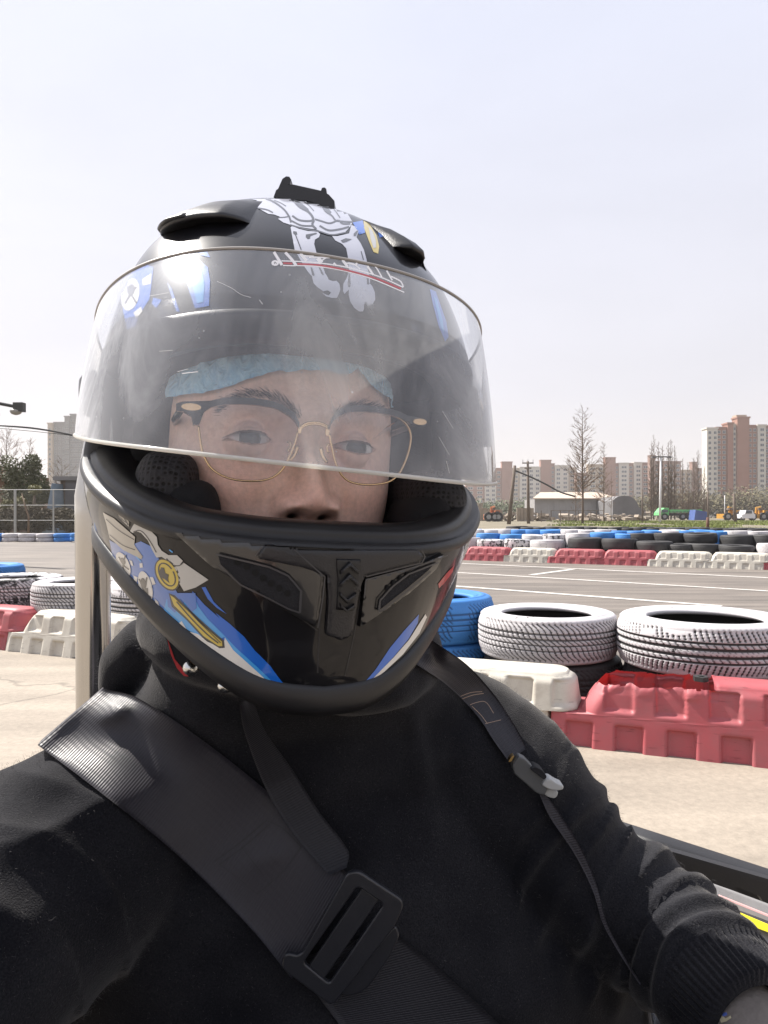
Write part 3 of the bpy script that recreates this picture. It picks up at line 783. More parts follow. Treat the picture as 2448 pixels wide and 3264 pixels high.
# ------------------------------------------------------------------ yard structures
M_metalw = mat('grey_sheet', (0.30, 0.29, 0.29), 0.6, var=0.2, scale=0.6)
M_roofb = mat('beige_roof', (0.50, 0.40, 0.32), 0.8, var=0.15, scale=0.5)
M_dark = mat('dark_tarp', (0.165, 0.16, 0.165), 0.8, var=0.3, scale=0.5)
M_wood = mat('grey_wood', (0.16, 0.125, 0.10), 0.9, var=0.3, scale=5)
M_tanwall = mat('tan_wall', (0.33, 0.27, 0.21), 0.9, var=0.35, scale=0.7)
M_steelw = mat('white_pole_paint', (0.66, 0.66, 0.68), 0.5)
def span(x0, x1, y0, y1, D, c=c1):
    (ua, va), (ub, vb) = c(x0, y0), c(x1, y1)
    return (ua - U0) / F * D, (ub - U0) / F * D, max(0.0, CH - (vb - V0) / F * D), CH - (va - V0) / F * D
x0, x1, z0, z1 = span(425, 860, 566, 640, 112)
w = empty('warehouse', ((x0 + x1) / 2, 112, 0), 'long grey sheet warehouse with pale flat roof', 'warehouse')
n = 26
for i in range(n):
    b = MB(); xa, xb = lerp(x0, x1, i / n), lerp(x0, x1, (i + 1) / n)
    b.box(((xa + xb) / 2, 112 + 4 + (0.05 if i % 2 else 0), z1 / 2), (xb - xa, 8, z1)); b.build('panel', M_metalw, w)
b = MB(); b.add([(x0 - .4, 111.4, z1), (x1 + .4, 111.4, z1), (x1 - 1, 119, z1 + 1.15), (x0 + 2.4, 119, z1 + 1.15), (x0 - .4, 111.4, z1 + .15), (x1 + .4, 111.4, z1 + .15), (x1 - 1, 119, z1 + 1.3), (x0 + 2.4, 119, z1 + 1.3)],
    [(0, 3, 2, 1), (4, 5, 6, 7), (0, 1, 5, 4), (1, 2, 6, 5), (2, 3, 7, 6), (3, 0, 4, 7)]); b.build('roof', M_roofb, w)
x0, x1, z0, z1 = span(838, 992, 548, 690, 104)
vs = []; N_ = 12
for k in range(2):
    for i in range(N_ + 1):
        t = i / N_; x = lerp(x0, x1, t); z = z1 * (1 - abs(2 * t - 0.8) ** 3 * 0.42) if t < 0.9 else z1 * 0.5
        vs.append(Vector((x, 104 + 9 * k, max(0.3, z))))
for k in range(2):
    for i in range(N_ + 1): vs.append(Vector((vs[i].x, 104 + 9 * k, 0)))
m_ = N_ + 1
fs = [(i, i + 1, m_ + i + 1, m_ + i) for i in range(N_)] + [(2 * m_ + i, 2 * m_ + i + 1, i + 1, i) for i in range(N_)] + [(0, m_, 3 * m_, 2 * m_), (N_, 2 * m_ + N_, 3 * m_ + N_, m_ + N_)]
tag(mesh('tarpaulin_shed', vs, fs, M_dark, None, False), 'dark humped tarpaulin shed beside the warehouse', 'shed')
# tan yard walls, stacks of junk
for i, (xa, xb, ya, yb, D, lab) in enumerate([(120, 255, 612, 700, 92, 'low tan yard wall near the helmet'), (330, 420, 610, 700, 86, 'tan broken wall between the two wooden poles'), (90, 150, 590, 620, 120, 'pale container behind the low yard wall')]):
    x0, x1, z0, z1 = span(xa, xb, ya, yb, D)
    r = empty('yard_wall', ((x0 + x1) / 2, D, 0), lab, 'wall', 'walls of the junk yard')
    n = 5
    for q in range(n):
        b = MB(); a0, a1 = lerp(x0, x1, q / n), lerp(x0, x1, (q + 1) / n); h = z1 * random.uniform(0.86, 1.06)
        b.box(((a0 + a1) / 2, D + random.uniform(-.03, .03), h / 2), (a1 - a0 - 0.03, 0.3, h)); b.build('panel', M_tanwall, r)
for i, (x, y, lab) in enumerate([(300, 668, 'pile of pale rubble right of the tan walls'), (460, 678, 'low pile of stones before the warehouse'), (620, 672, 'heap of pale slabs under the warehouse wall'), (760, 680, 'low heap of debris under the bare trees'), (930, 672, 'brown heap of debris beside the tarpaulin shed')]):
    rr = random.Random(i); D = 88; b = MB(); c = P(*c1(x, y), D)
    for q in range(26):
        s = rr.uniform(0.2, 0.7)
        M_ = Matrix.Rotation(rr.uniform(0, 3), 3, 'Z') @ Matrix.Rotation(rr.uniform(-.5, .5), 3, 'X')
        b.box((c.x + rr.gauss(0, 1.1), D + rr.gauss(0, .8), abs(rr.gauss(0, .35)) + s * .2), (s * 1.6, s, s * .5), M=M_)
    o = b.build('rubble_pile', mat(f'rubble_{i}', (0.36, 0.30, 0.24), 0.95, var=0.35, scale=1.2)); tag(o, lab, 'rubble', 'heaps in the junk yard')
# post and rail fence in front of the warehouse
r = empty('post_fence', P(*c1(640, 690), 80) * 1.0, 'open dark post fence running below the warehouse', 'fence'); r.location.z = 0
zt = CH - (c1(0, 626)[1] - V0) / F * 80
for x in (460, 512, 562, 606, 655, 722, 752, 790):
    b = MB(); p = P(*c1(x, 690), 80); b.tube([(p.x, 80, 0), (p.x, 80, zt)], 0.05, 6); b.build('post', M_wood, r)
b = MB(); pa, pb = P(*c1(512, 626), 80), P(*c1(790, 626), 80); b.tube([(pa.x, 80, zt), (pb.x, 80, zt)], 0.03, 5); b.build('rail', M_wood, r)

# poles, cables, lamp
def pole(name, label, a, b, D, r, m, cat='pole', group=None):
    A, B = P(a[0], a[1], D), P(b[0], b[1], D); A.z = 0
    root = empty(name, (A.x, D, 0), label, cat, group)
    t = MB(); t.tube([A, A.lerp(B, .5), B], [r * 1.15, r, r * 0.8], 9); t.build('shaft', m, root, True)
    return root, A, B
UG = 'wooden utility poles'
r1, A1, B1 = pole('utility_pole', 'leaning rough wooden utility pole without crossarm', c1(288, 690), c1(320, 388), 60, 0.15, M_wood, group=UG)
r2, A2, B2 = pole('utility_pole', 'upright wooden utility pole with small crossarm on top', c1(393, 690), c1(389, 366), 64, 0.13, M_wood, group=UG)
b = MB(); b.box((B2.x, 64, B2.z - .15), (1.0, .1, .1)); b.box((B2.x, 64, B2.z - .6), (.6, .1, .1)); b.build('crossarm', M_wood, r2)
for q in (-.45, 0, .45):
    b = MB(); b.tube([(B2.x + q, 64, B2.z - .1), (B2.x + q, 64, B2.z + .16)], .05, 6); b.build('insulator', M_steelw, r2)
pts = [P(*c1(x, y), 60) for x, y in [(322, 415), (400, 447), (480, 485), (560, 528), (640, 552)]]
b = MB(); b.tube([Vector(p) for p in spline(pts, 14)], 0.07, 5); tag(b.build('hanging_cable', M_cap, None, True), 'thick black cable sagging from the leaning pole to the bare tree', 'cable')
rl, A, B = pole('floodlight_mast', 'tall white floodlight mast with flat crosshead behind green truck', c1(1087, 692), c1(1093, 342), 70, 0.10, M_steelw, 'lamp post')
b = MB(); b.box((B.x, 70, B.z), (1.7, .25, .10)); b.build('crosshead', M_cap, rl)
for q in (-.75, .75):
    b = MB(); b.box((B.x + q, 69.9, B.z - .05), (.36, .3, .18)); b.build('floodlight', M_dark, rl)
pole('utility_pole', 'short grey pole between tarpaulin shed and white mast', c1(996, 690), c1(994, 512), 78, 0.09, M_wood, group=UG)
pole('utility_pole', 'thin pole standing by the pink tower base', c1(1342, 660), c1(1341, 520), 95, 0.10, M_wood, group=UG)
pole('utility_pole', 'broken dark pole in front of the yellow loader', c1(1487, 690), c1(1478, 536), 76, 0.15, M_wood, group=UG)
pole('marker_post', 'short rusty post standing in the grass behind the far tyres', c1(1340, 722), c1(1340, 662), 34, 0.075, mat('rust', (0.14, 0.07, 0.05), 0.9, var=0.3, scale=8), 'post')
pole('lamp_stick', 'thin white lamp stick beside the pink tower foot', c1(1430, 640), c1(1430, 545), 100, 0.05, M_steelw, 'pole')

# ------------------------------------------------------------------ trucks and machines
M_tgreen = mat('green_truck_paint', (0.14, 0.52, 0.17), 0.5, var=0.2, scale=1)
M_tgreen2 = mat('dusty_green_paint', (0.15, 0.36, 0.19), 0.6, var=0.3, scale=1)
M_yel = mat('machine_yellow', (0.50, 0.25, 0.03), 0.6, var=0.3, scale=1)
M_ora = mat('machine_orange', (0.45, 0.13, 0.04), 0.6, var=0.3, scale=1)
M_rub = mat('truck_rubber', (0.025, 0.025, 0.025), 0.8)
D = 108
M_hub = mat('hub_grey', (0.25, 0.25, 0.25), 0.6)
def wheel(root, x, y, r, wd=0.4):
    b = MB(); b.tube([(x, y - wd / 2, r), (x, y + wd / 2, r)], r, 18)
    o = b.build('wheel', M_rub, root)
    h = MB(); h.tube([(x, y - wd / 2 - .03, r), (x, y - wd / 2 + .02, r)], r * .5, 12)
    hh = h.build('rim', M_hub, None); hh.parent = o; hh.matrix_parent_inverse = Matrix.Identity(4); hh.location = -Vector(root.location)
D = 108
def tx(x): return (c1(x, 0)[0] - U0) / F * D
def tz(y): return CH - (c1(0, y)[1] - V0) / F * D
r = empty('dump_truck', (tx(1180), D, 0), 'bright green dump truck parked behind the grass strip', 'truck')
zc = tz(612); xa, xb, xc = tx(1070), tx(1118), tx(1292)
b = MB()
b.add([(xa, D - 1.2, .7), (xa + .1, D - 1.2, zc * .62), (xa + .7, D - 1.2, zc), (xb, D - 1.2, zc), (xb, D - 1.2, .7), (xa, D + 1.2, .7), (xa + .1, D + 1.2, zc * .62), (xa + .7, D + 1.2, zc), (xb, D + 1.2, zc), (xb, D + 1.2, .7)],
      [(0, 1, 2, 3, 4), (9, 8, 7, 6, 5), (0, 5, 6, 1), (1, 6, 7, 2), (2, 7, 8, 3), (3, 8, 9, 4), (4, 9, 5, 0)]); b.build('cab', M_tgreen, r)
b = MB(); b.box((lerp(xa, xb, .45), D - 1.21, zc * .74), ((xb - xa) * .5, .04, zc * .25)); b.build('side_window', M_pane, r)
b = MB(); b.box((lerp(xa, xb, .8), D - 1.21, zc * .74), ((xb - xa) * .2, .04, zc * .22)); b.build('side_window', M_pane, r)
zb = tz(622)
b = MB(); b.add([(xb + .15, D - 1.25, 1.1), (xb + .15, D - 1.25, zb), (xc, D - 1.25, zb - .1), (xc + .1, D - 1.25, 1.2), (xb + .15, D + 1.25, 1.1), (xb + .15, D + 1.25, zb), (xc, D + 1.25, zb - .1), (xc + .1, D + 1.25, 1.2)],
    [(0, 1, 2, 3), (7, 6, 5, 4), (0, 4, 5, 1), (1, 5, 6, 2), (2, 6, 7, 3), (3, 7, 4, 0)]); b.build('tipper_body', M_tgreen2, r)
for i in range(9):
    b = MB(); x = lerp(xb + .3, xc - .1, i / 8); b.box((x, D - 1.3, (1.1 + zb) / 2), (.12, .1, zb - 1.1)); b.build('rib', M_tgreen, r)
b = MB(); b.box(((xb + xc) / 2, D - 1.31, zb - .08), (xc - xb - .2, .12, .2)); b.build('top_rail', M_tgreen, r)
b = MB(); b.box(((xa + xc) / 2 + .3, D, .85), (xc - xa - .8, .9, .3)); b.build('chassis', M_rub, r)
for t in (.12, .55, .72, .88): wheel(r, lerp(xa, xc, t), D - 1.0, .52)
def loader(name, label, x0, x1, D, m, arm):
    def tx(x): return (c1(x, 0)[0] - U0) / F * D
    def tz(y): return CH - (c1(0, y)[1] - V0) / F * D
    r = empty(name, (tx((x0 + x1) / 2), D, 0), label, 'machine', 'construction machines behind the grass')
    a, b_ = tx(x0), tx(x1); w = b_ - a; h = tz(625)
    b = MB(); b.box((a + w * .38, D, h * .42), (w * .74, 2.2, h * .46)); b.build('body', m, r)
    b = MB(); b.add([(a + w * .62, D - 1, h * .4), (a + w * .66, D - 1, h), (b_, D - 1, h), (b_, D - 1, h * .35), (a + w * .62, D + 1, h * .4), (a + w * .66, D + 1, h), (b_, D + 1, h), (b_, D + 1, h * .35)],
        [(0, 1, 2, 3), (7, 6, 5, 4), (0, 4, 5, 1), (1, 5, 6, 2), (2, 6, 7, 3), (3, 7, 4, 0)]); b.build('cab', m, r)
    b = MB(); b.box((a + w * .82, D - 1.02, h * .76), (w * .22, .05, h * .3)); b.build('side_window', M_pane, r)
    b = MB(); b.tube([(a + w * .5, D, h * .6), (a + w * .52, D, h * 1.25), (a + w * (.52 + arm), D, h * 1.28)], .22, 6); b.build('boom', m, r)
    b = MB(); b.box((a + w * (.55 + arm * .5), D, h * 1.15), (w * .2, .9, h * .2)); b.build('bucket', M_wood, r)
    for t in (.2, .62, .86): wheel(r, a + w * t, D - 1.0, .55)
loader('wheel_loader', 'dusty yellow loader with raised boom right of the truck', 1405, 1510, 100, M_yel, -.12)
loader('wheel_loader', 'dusty yellow loader cut by the right picture edge', 1530, 1665, 101, M_yel, .14)
loader('small_excavator', 'small orange excavator among the yard walls near helmet', 160, 235, 84, M_ora, .2)
r = empty('parked_car', (0, 0, 0), 'small white car parked between the two yellow loaders', 'car')
x = (c1(1524, 0)[0] - U0) / F * 99; r.location = (x, 99, 0)
b = MB(); pr = [(-.9, .3), (-.9, .85), (-.55, .9), (-.35, 1.4), (.5, 1.4), (.75, .9), (.9, .85), (.9, .3)]
b.add([(x + q, 97.3, z) for q, z in pr] + [(x + q, 100.6, z) for q, z in pr], [tuple(range(8)), tuple(range(15, 7, -1))] + [(i, i + 8, (i + 1) % 8 + 8, (i + 1) % 8) for i in range(8)]); b.build('body', M_steelw, r)
for q in (-.7, .7): wheel(r, x + q, 97.5, .3, .2)
b = MB(); b.box((x, 97.25, 1.15), (.8, .05, .4)); b.build('windscreen', M_pane, r)
x = (c1(1306, 0)[0] - U0) / F * 104
b = MB(); b.add([(x - 1, 104, 0), (x + 1.2, 104, 0), (x + .9, 104, 1.2), (x - .8, 104, 1.5), (x - 1, 106, 0), (x + 1.2, 106, 0), (x + .9, 106, 1.2), (x - .8, 106, 1.5)], [(0, 1, 2, 3), (7, 6, 5, 4), (0, 4, 5, 1), (1, 5, 6, 2), (2, 6, 7, 3), (3, 7, 4, 0)])
tag(b.build('covered_load', mat('blue_tarp', (0.06, 0.11, 0.32), 0.7, var=0.3, scale=1.5)), 'blue tarpaulin covered load behind the truck tailgate', 'tarpaulin')

# ------------------------------------------------------------------ left side: fence, shed, lamp arm, wires
M_galv = mat('galvanised', (0.34, 0.34, 0.33), 0.5, metal=0.6)
D = 24.5
def lx(x): return (c3(x, 0)[0] - U0) / F * D
def lz(y): return CH - (c3(0, y)[1] - V0) / F * D
r = empty('mesh_fence', (lx(300), D, 0), 'tall grey wire mesh fence with steel posts before left hedge', 'fence')
zt = lz(1198)
for x in (-250, 160, 565, 960):
    b = MB(); b.tube([(lx(x), D, 0), (lx(x), D, zt)], .045 if x == 160 else .03, 8); b.build('post', M_galv, r)
for y in (1198, 1362, 1522):
    b = MB(); b.tube([(lx(-250), D, lz(y)), (lx(960), D, lz(y))], .012, 5); b.build('rail', M_galv, r)
b = MB(); n = 60
for i in range(n):
    x = lerp(lx(-250), lx(960), i / n)
    b.tube([(x, D, .05), (x + (zt - .05) * .6, D, zt)], .0016, 3, cap=False); b.tube([(x, D, .05), (x - (zt - .05) * .6, D, zt)], .0016, 3, cap=False)
tag(b.build('wire_mesh', M_galv, r), kind='stuff')
b = MB(); b.tube([(lx(360), D - .4, 0), (lx(365), D - .4, lz(1480)), (lx(320), D - .3, lz(1400)), (lx(262), D - .2, lz(1240))], [.035, .03, .025, .012], 6); tag(b.build('bare_sapling', M_twig, None, True), 'thin pale sapling growing in front of mesh fence', 'tree')
D = 29.5
r = empty('brick_shed', (lx(740), D, 0), 'dark grey brick shed half hidden behind the steel hoop', 'shed')
x0, x1 = lx(640), lx(980); z1 = lz(1100)
b = MB(); b.box(((x0 + x1) / 2, D + 2, z1 / 2), (x1 - x0, 4, z1)); b.build('wall', mat('shed_brick', (0.17, 0.14, 0.12), 0.95, var=0.4, scale=3), r)
b = MB(); b.box(((x0 + x1) / 2, D + 2, z1 + .08), (x1 - x0 + .4, 4.5, .16)); b.build('roof', M_grey, r)
b = MB(); b.box((lx(770), D - .03, lz(1310)), (.55, .08, 1.9)); b.build('door', M_dark, r)
x0, x1 = lx(565), lx(640)
b = MB(); b.add([(x0, D - 1, 0), (x1 + .2, D - 1.2, 0), (x1 + .1, D - 1, lz(1140)), (x0 + .3, D - .6, lz(1160)), (x0, D, 0), (x1 + .2, D, 0), (x1 + .1, D, lz(1140)), (x0 + .3, D, lz(1160))], [(0, 1, 2, 3), (7, 6, 5, 4), (0, 4, 5, 1), (1, 5, 6, 2), (2, 6, 7, 3), (3, 7, 4, 0)])
tag(b.build('tarpaulin_sheet', mat('pale_blue_tarp', (0.20, 0.26, 0.33), 0.7, var=0.3, scale=2)), 'pale blue tarpaulin leaning against the brick shed', 'tarpaulin')
D = 33
M_hutroof = mat('hut_roof', (0.24, 0.13, 0.09), 0.8, var=0.3, scale=2)
r = empty('tiled_hut', (lx(30), D, 0), 'red brown hut behind the left trees', 'hut')
b = MB(); b.box((lx(20), D + 1.5, lz(1040) / 2), (lx(150) - lx(-200), 3, lz(1040))); b.build('wall', mat('hut_red', (0.19, 0.115, 0.08), 0.9, var=0.35, scale=3), r)
for k in range(4):
    b = MB(); b.box((lx(20), D - .1 - .12 * k, lz(1040) - .13 * k + .3), (lx(165) - lx(-215), .5, .07)); b.build('roof_course', M_hutroof, r)
D = 12.0
r = empty('camera_arm', (lx(-160), D, 0), 'dark bracket arm with hanging dome camera at the left edge', 'camera bracket')
b = MB(); b.tube([(lx(-330), D, lz(262)), (lx(0), D, lz(287)), (lx(212), D, lz(328))], .028, 8); b.build('arm', M_cap, r)
b = MB(); b.tube([(lx(-330), D, 0), (lx(-330), D, lz(150))], .06, 10); b.build('mast', M_galv, r)
b = MB(); b.box((lx(205), D, lz(326)), (.16, .12, .15)); b.build('bracket_end', M_cap, r)
b = MB(); pr = [(0.035, 335), (.06, 348), (.09, 362), (.092, 378), (.07, 396), (.03, 406)]
b.tube([(lx(167), D, lz(y)) for _, y in pr], [q for q, _ in pr], 14); b.build('dome_camera', mat('dome_grey', (0.28, 0.27, 0.24), 0.4), r, True)
for i, ys in enumerate([[(-200, 512), (0, 522), (300, 545), (520, 575), (780, 625), (1100, 700)], [(-200, 528), (0, 548), (300, 575), (520, 598), (780, 628), (1100, 690)], [(-200, 510), (0, 516), (300, 535), (480, 560), (780, 618), (1100, 680)]]):
    b = MB(); b.tube([Vector(q) for q in spline([P(*c3(x, y), 20) for x, y in ys], 16)], .009 if i else .017, 5)
    tag(b.build('overhead_wire', M_cap, None, True), ['thickest overhead wire crossing the grey tower', 'lowest thin overhead wire crossing the grey tower', 'uppermost thin overhead wire crossing the grey tower'][i], 'wire', 'overhead wires')
# ------------------------------------------------------------------ helmet frame
HC = Vector((-0.071, 0.50, CH)); YAW, ROLL = rad(18.0), rad(3.0)
HF = Vector((math.sin(YAW), -math.cos(YAW), 0)); HR0 = Vector((math.cos(YAW), math.sin(YAW), 0)); HU0 = Vector((0, 0, 1))
HR = HR0 * math.cos(ROLL) - HU0 * math.sin(ROLL); HU = HU0 * math.cos(ROLL) + HR0 * math.sin(ROLL)
HS = 0.955
def HH(a, b, c): return HC + HR * a + HF * b + HU * c        # head frame, metres
def H(a, b, c): return HH(a * HS, b * HS, c * HS)           # helmet frame
def Hinv(p):
    d = (Vector(p) - HC) / HS; return d.dot(HR), d.dot(HF), d.dot(HU)
TW = [(-.10, .092), (-.083, .095), (-.064, .102), (-.041, .1135), (-.013, .126), (.01, .1325), (.030, .1335), (.052, .131), (.107, .1245), (.151, .1125), (.176, .0985), (.2, .074), (.213, .049), (.220, .025), (.2225, .0)]
TF_ = [(-.10, .150), (-.083, .156), (-.064, .159), (-.041, .163), (-.013, .166), (.01, .165), (.052, .160), (.107, .145), (.151, .116), (.176, .091), (.2, .061), (.213, .038), (.220, .019), (.2225, .0)]
TBk = [(-.10, .150), (-.05, .158), (.0, .170), (.052, .176), (.107, .170), (.151, .146), (.176, .120), (.2, .085), (.213, .054), (.220, .027), (.2225, .0)]
def sec(th, c, dw=0.0, df=0.0):
    w = sinterp(TW, c) + dw; f = (sinterp(TF_, c) if abs(th) <= math.pi / 2 else sinterp(TBk, c)) + df
    e = 0.94
    sn, cs = math.sin(th), math.cos(th)
    a = w * math.copysign(abs(sn) ** e, sn); b = f * math.copysign(abs(cs) ** e, cs)
    return a, b
RIM = [(0, -.094), (17, -.0905), (33, -.0785), (49, -.060), (64, -.0385), (78, -.0235), (95, -.016), (120, -.020), (150, -.037), (180, -.045)]
LOW = [(0, -.0165), (20, -.0155), (40, -.0105), (55, -.0005), (68, .011), (80, .023), (92, .034), (120, .045), (180, .05)]
UPP = [(0, .104), (25, .1035), (45, .101), (60, .0985), (75, .096), (90, .094), (120, .10), (180, .10)]
def crim(th): return sinterp(RIM, math.degrees(abs(th)))
def clow(th): return sinterp(LOW, math.degrees(abs(th)))
def cupp(th): return sinterp(UPP, math.degrees(abs(th)))
TE = rad(86)                                   # half opening angle of the eye port
def S(th, c, off=0.0):
    a, b = sec(th, c, off, off); return H(a, b, c)

M_shell = mat('gloss_black_shell', (0.006, 0.006, 0.008), 0.35, spec=0.12, coat=0.62, rvar=0.05, scale=9)
M_matte = mat('matte_black_plastic', (0.017, 0.017, 0.020), 0.38, bump=0.3, bscale=900, bdist=0.0006)
M_rubber = mat('black_rubber', (0.009, 0.009, 0.011), 0.44, bump=0.12, bscale=300, bdist=0.0008, rvar=0.08, scale=30)
M_liner = mat('black_liner', (0.012, 0.012, 0.015), 0.92, bump=0.4, bscale=700, bdist=0.001)
helmet = empty('helmet', H(0, 0, -.05), 'glossy black full-face helmet with bone and blue wave graphics', 'helmet')

# shell: rows rim -> eye port low -> eye port high -> crown
ths = []
NT_ = 192
ths = [(-math.pi + 2 * math.pi * i / NT_) for i in range(NT_)]
# snap columns to the eye-port sides
for s in (-1, 1):
    k = min(range(NT_), key=lambda i: abs(ths[i] - s * TE)); ths[k] = s * TE
n1, n2, n3 = 22, 16, 34
vs = []
for r in range(n1 + n2 + n3 + 1):
    for th in ths:
        if r <= n1: c = lerp(crim(th), clow(th), r / n1)
        elif r <= n1 + n2: c = lerp(clow(th), cupp(th), (r - n1) / n2)
        else:
            t = (r - n1 - n2) / n3; c = cupp(th) + (0.2225 - cupp(th)) * (1 - (1 - t) ** 2.0)
        p = S(th, c)
        vs.append(p)
fs = []
for r in range(n1 + n2 + n3):
    for j in range(NT_):
        j2 = (j + 1) % NT_
        tm = (ths[j] + ths[j2]) / 2 if j2 else math.pi
        if n1 <= r < n1 + n2 and abs(tm) < TE: continue
        fs.append((r * NT_ + j, r * NT_ + j2, (r + 1) * NT_ + j2, (r + 1) * NT_ + j))
shell = mesh('shell', vs, fs, M_shell, helmet)
B_shell = bvh_of(shell)

def sweep(name, path, prof, m, parent, closed=False, smooth=True):
    """path: list of (point, out, up); prof: list of (o, u) offsets"""
    n = len(prof); vs = []
    for p, o, u in path:
        for a, b in prof: vs.append(p + o * a + u * b)
    fs = []
    K = len(path)
    for i in range(K if closed else K - 1):
        i2 = (i + 1) % K
        for j in range(n):
            j2 = (j + 1) % n
            fs.append((i * n + j, i2 * n + j, i2 * n + j2, i * n + j2))
    if not closed:
        fs.append(tuple(range(n - 1, -1, -1))); fs.append(tuple((K - 1) * n + j for j in range(n)))
    return mesh(name, vs, fs, m, parent, smooth)
def frame_at(th, c):
    p = S(th, c); q = S(th + 0.01, c)
    t = (q - p).normalized(); o = (S(th, c, 0.01) - p).normalized()
    return p, o, HU
# lower rubber rim
rim_prof = [(-.014, .002), (.0012, .005), (.0028, .002), (.0024, -.006), (-.001, -.0115), (-.012, -.0105)]
path = [frame_at(th, crim(th)) for th in [(-math.pi + 2 * math.pi * i / 120) for i in range(120)]]
sweep('rim_trim', path, rim_prof, M_rubber, helmet, True)
# eye port gaskets: chin side (fat double lip) and brow side
ang = [lerp(-TE - .02, TE + .02, i / 100) for i in range(101)]
gp = [(-.034, -.004), (-.034, .004), (-.026, .0105), (-.016, .0125), (-.008, .0105), (-.0035, .0055), (-.006, .0025), (.0006, .0022), (.0022, -.0015), (.0006, -.0045), (-.012, -.008)]
path = [frame_at(th, clow(th)) for th in ang]
sweep('eyeport_gasket', path, gp, M_rubber, helmet)
gb = [(-.024, -.010), (-.012, -.0125), (-.002, -.009), (.0008, -.002), (.0006, .0018), (-.008, .006), (-.024, .004)]
path = [frame_at(th, cupp(th)) for th in ang]
sweep('brow_gasket', path, gb, M_rubber, helmet)
for s in (-1, 1):
    pth = []
    for i in range(21):
        c = lerp(clow(s * TE), cupp(s * TE), i / 20); p, o, _ = frame_at(s * TE, c)
        pth.append((p, o, (S(s * (TE - .05), c) - p).normalized()))
    sweep('side_gasket', pth, [(-.020, -.004), (-.020, .006), (-.004, .008), (.0008, .002), (.0008, -.004)], M_rubber, helmet)

# liner: tunnel from the eye port inwards to the head
def loop_pt(k, lvl):
    """k in 0..1 round the opening; lvl 0 edge of shell .. 3 deep"""
    ins = [0.006, 0.022, 0.040, 0.075][lvl]
    if k < 0.5:   # brow from left to right
        th = lerp(-TE, TE, k / 0.5); c = cupp(th) - [0.0, .006, .012, .006][lvl]
    else:
        th = lerp(TE, -TE, (k - 0.5) / 0.5); c = clow(th) + [0.0, .004, -.004, -.012][lvl]
    a, b = sec(th, c)
    w = math.hypot(a, b)
    sx = 1 - ins / w; 
    return H(a * (1 - ins * 0.9 / w - [0, .04, .10, .16][lvl] * abs(math.sin(th))), b * (1 - ins * 1.05 / w), c)
K = 160; vs = []
for lvl in range(4):
    for i in range(K): vs.append(loop_pt(i / K, lvl))
mesh('liner', vs, grid_faces(4, K, True), M_liner, helmet)
# inner skull liner closing the back
vs = []
for r in range(15):
    for j in range(48):
        th = -math.pi + 2 * math.pi * j / 48; c = lerp(-.06, .195, r / 14)
        k = 0.80
        a, b = sec(th, min(c, .21)); vs.append(H(a * k, min(b * k, 0.03), c * .97))
mesh('inner_padding', vs, grid_faces(15, 48, True), M_liner, helmet)

# ------------------------------------------------------------------ decals: printed or raised pieces that follow a surface
def hit(u, v, bvh):
    loc, nrm, i, d = bvh.ray_cast(CAM, ray(u, v), 5.0)
    if loc is None: return None
    if nrm.dot(loc - CAM) > 0: nrm = -nrm
    return loc, nrm
def patch(poly, bvh, off, step=9.0, thick=0.0, taper=0.0):
    """polygon in picture px laid on a surface -> verts, faces (world)"""
    poly = [Vector(p) for p in poly]
    pts, edges = [], []
    n = len(poly)
    for i in range(n):
        a, b = poly[i], poly[(i + 1) % n]
        k = max(1, int((b - a).length / step))
        for q in range(k): pts.append(a.lerp(b, q / k))
    nb = len(pts); edges = [(i, (i + 1) % nb) for i in range(nb)]
    xs = [p.x for p in pts]; ys = [p.y for p in pts]
    y = min(ys) + step * .5; row = 0
    while y < max(ys):
        x = min(xs) + (step * .5 if row % 2 else 0.1)
        while x < max(xs):
            pts.append(Vector((x + .01 * row, y))); x += step
        y += step * 0.9; row += 1
    vv, ee, ff, _, _, _ = delaunay_2d_cdt([p.to_2d() for p in pts], edges, [], 1, 1e-4)
    out = []; ok = []
    for p in vv:
        h = hit(p.x, p.y, bvh)
        ok.append(h); 
    cx = sum(p.x for p in poly) / n; cy = sum(p.y for p in poly) / n
    V = []; idx = {}
    for i, h in enumerate(ok):
        if h is None: continue
        idx[i] = len(V); V.append(h[0] + h[1] * off)
    Fc = [tuple(idx[i] for i in f) for f in ff if all(i in idx for i in f)]
    # drop triangles that jump across a silhouette
    Fc = [f for f in Fc if max((V[f[0]] - V[f[1]]).length, (V[f[1]] - V[f[2]]).length, (V[f[2]] - V[f[0]]).length) < 0.02 + step * 0.0006]
    if thick > 0:
        inv = {b: a for a, b in idx.items()}
        cnt = {}
        for f in Fc:
            for a, b in zip(f, f[1:] + f[:1]): cnt[(a, b)] = 1
        bord = [(a, b) for (a, b) in cnt if (b, a) not in cnt]
        top = [None] * len(V)
        ctr = sum(V, Vector()) / max(1, len(V))
        for k in range(len(V)):
            nrm = ok[inv[k]][1]; p = V[k] + nrm * thick
            top[k] = p
        if taper:
            bs = {a for e in bord for a in e}
            for k in bs: top[k] += (ctr - top[k]).normalized() * taper
        nV = len(V); base = V; V = top + base
        nf = list(Fc)
        # skirt uses its own vertices for crisp edges
        m = len(V)
        for a, b in bord:
            V += [top[a], top[b], base[b], base[a]]; nf.append((m, m + 3, m + 2, m + 1)); m += 4
        Fc = nf
    return V, Fc
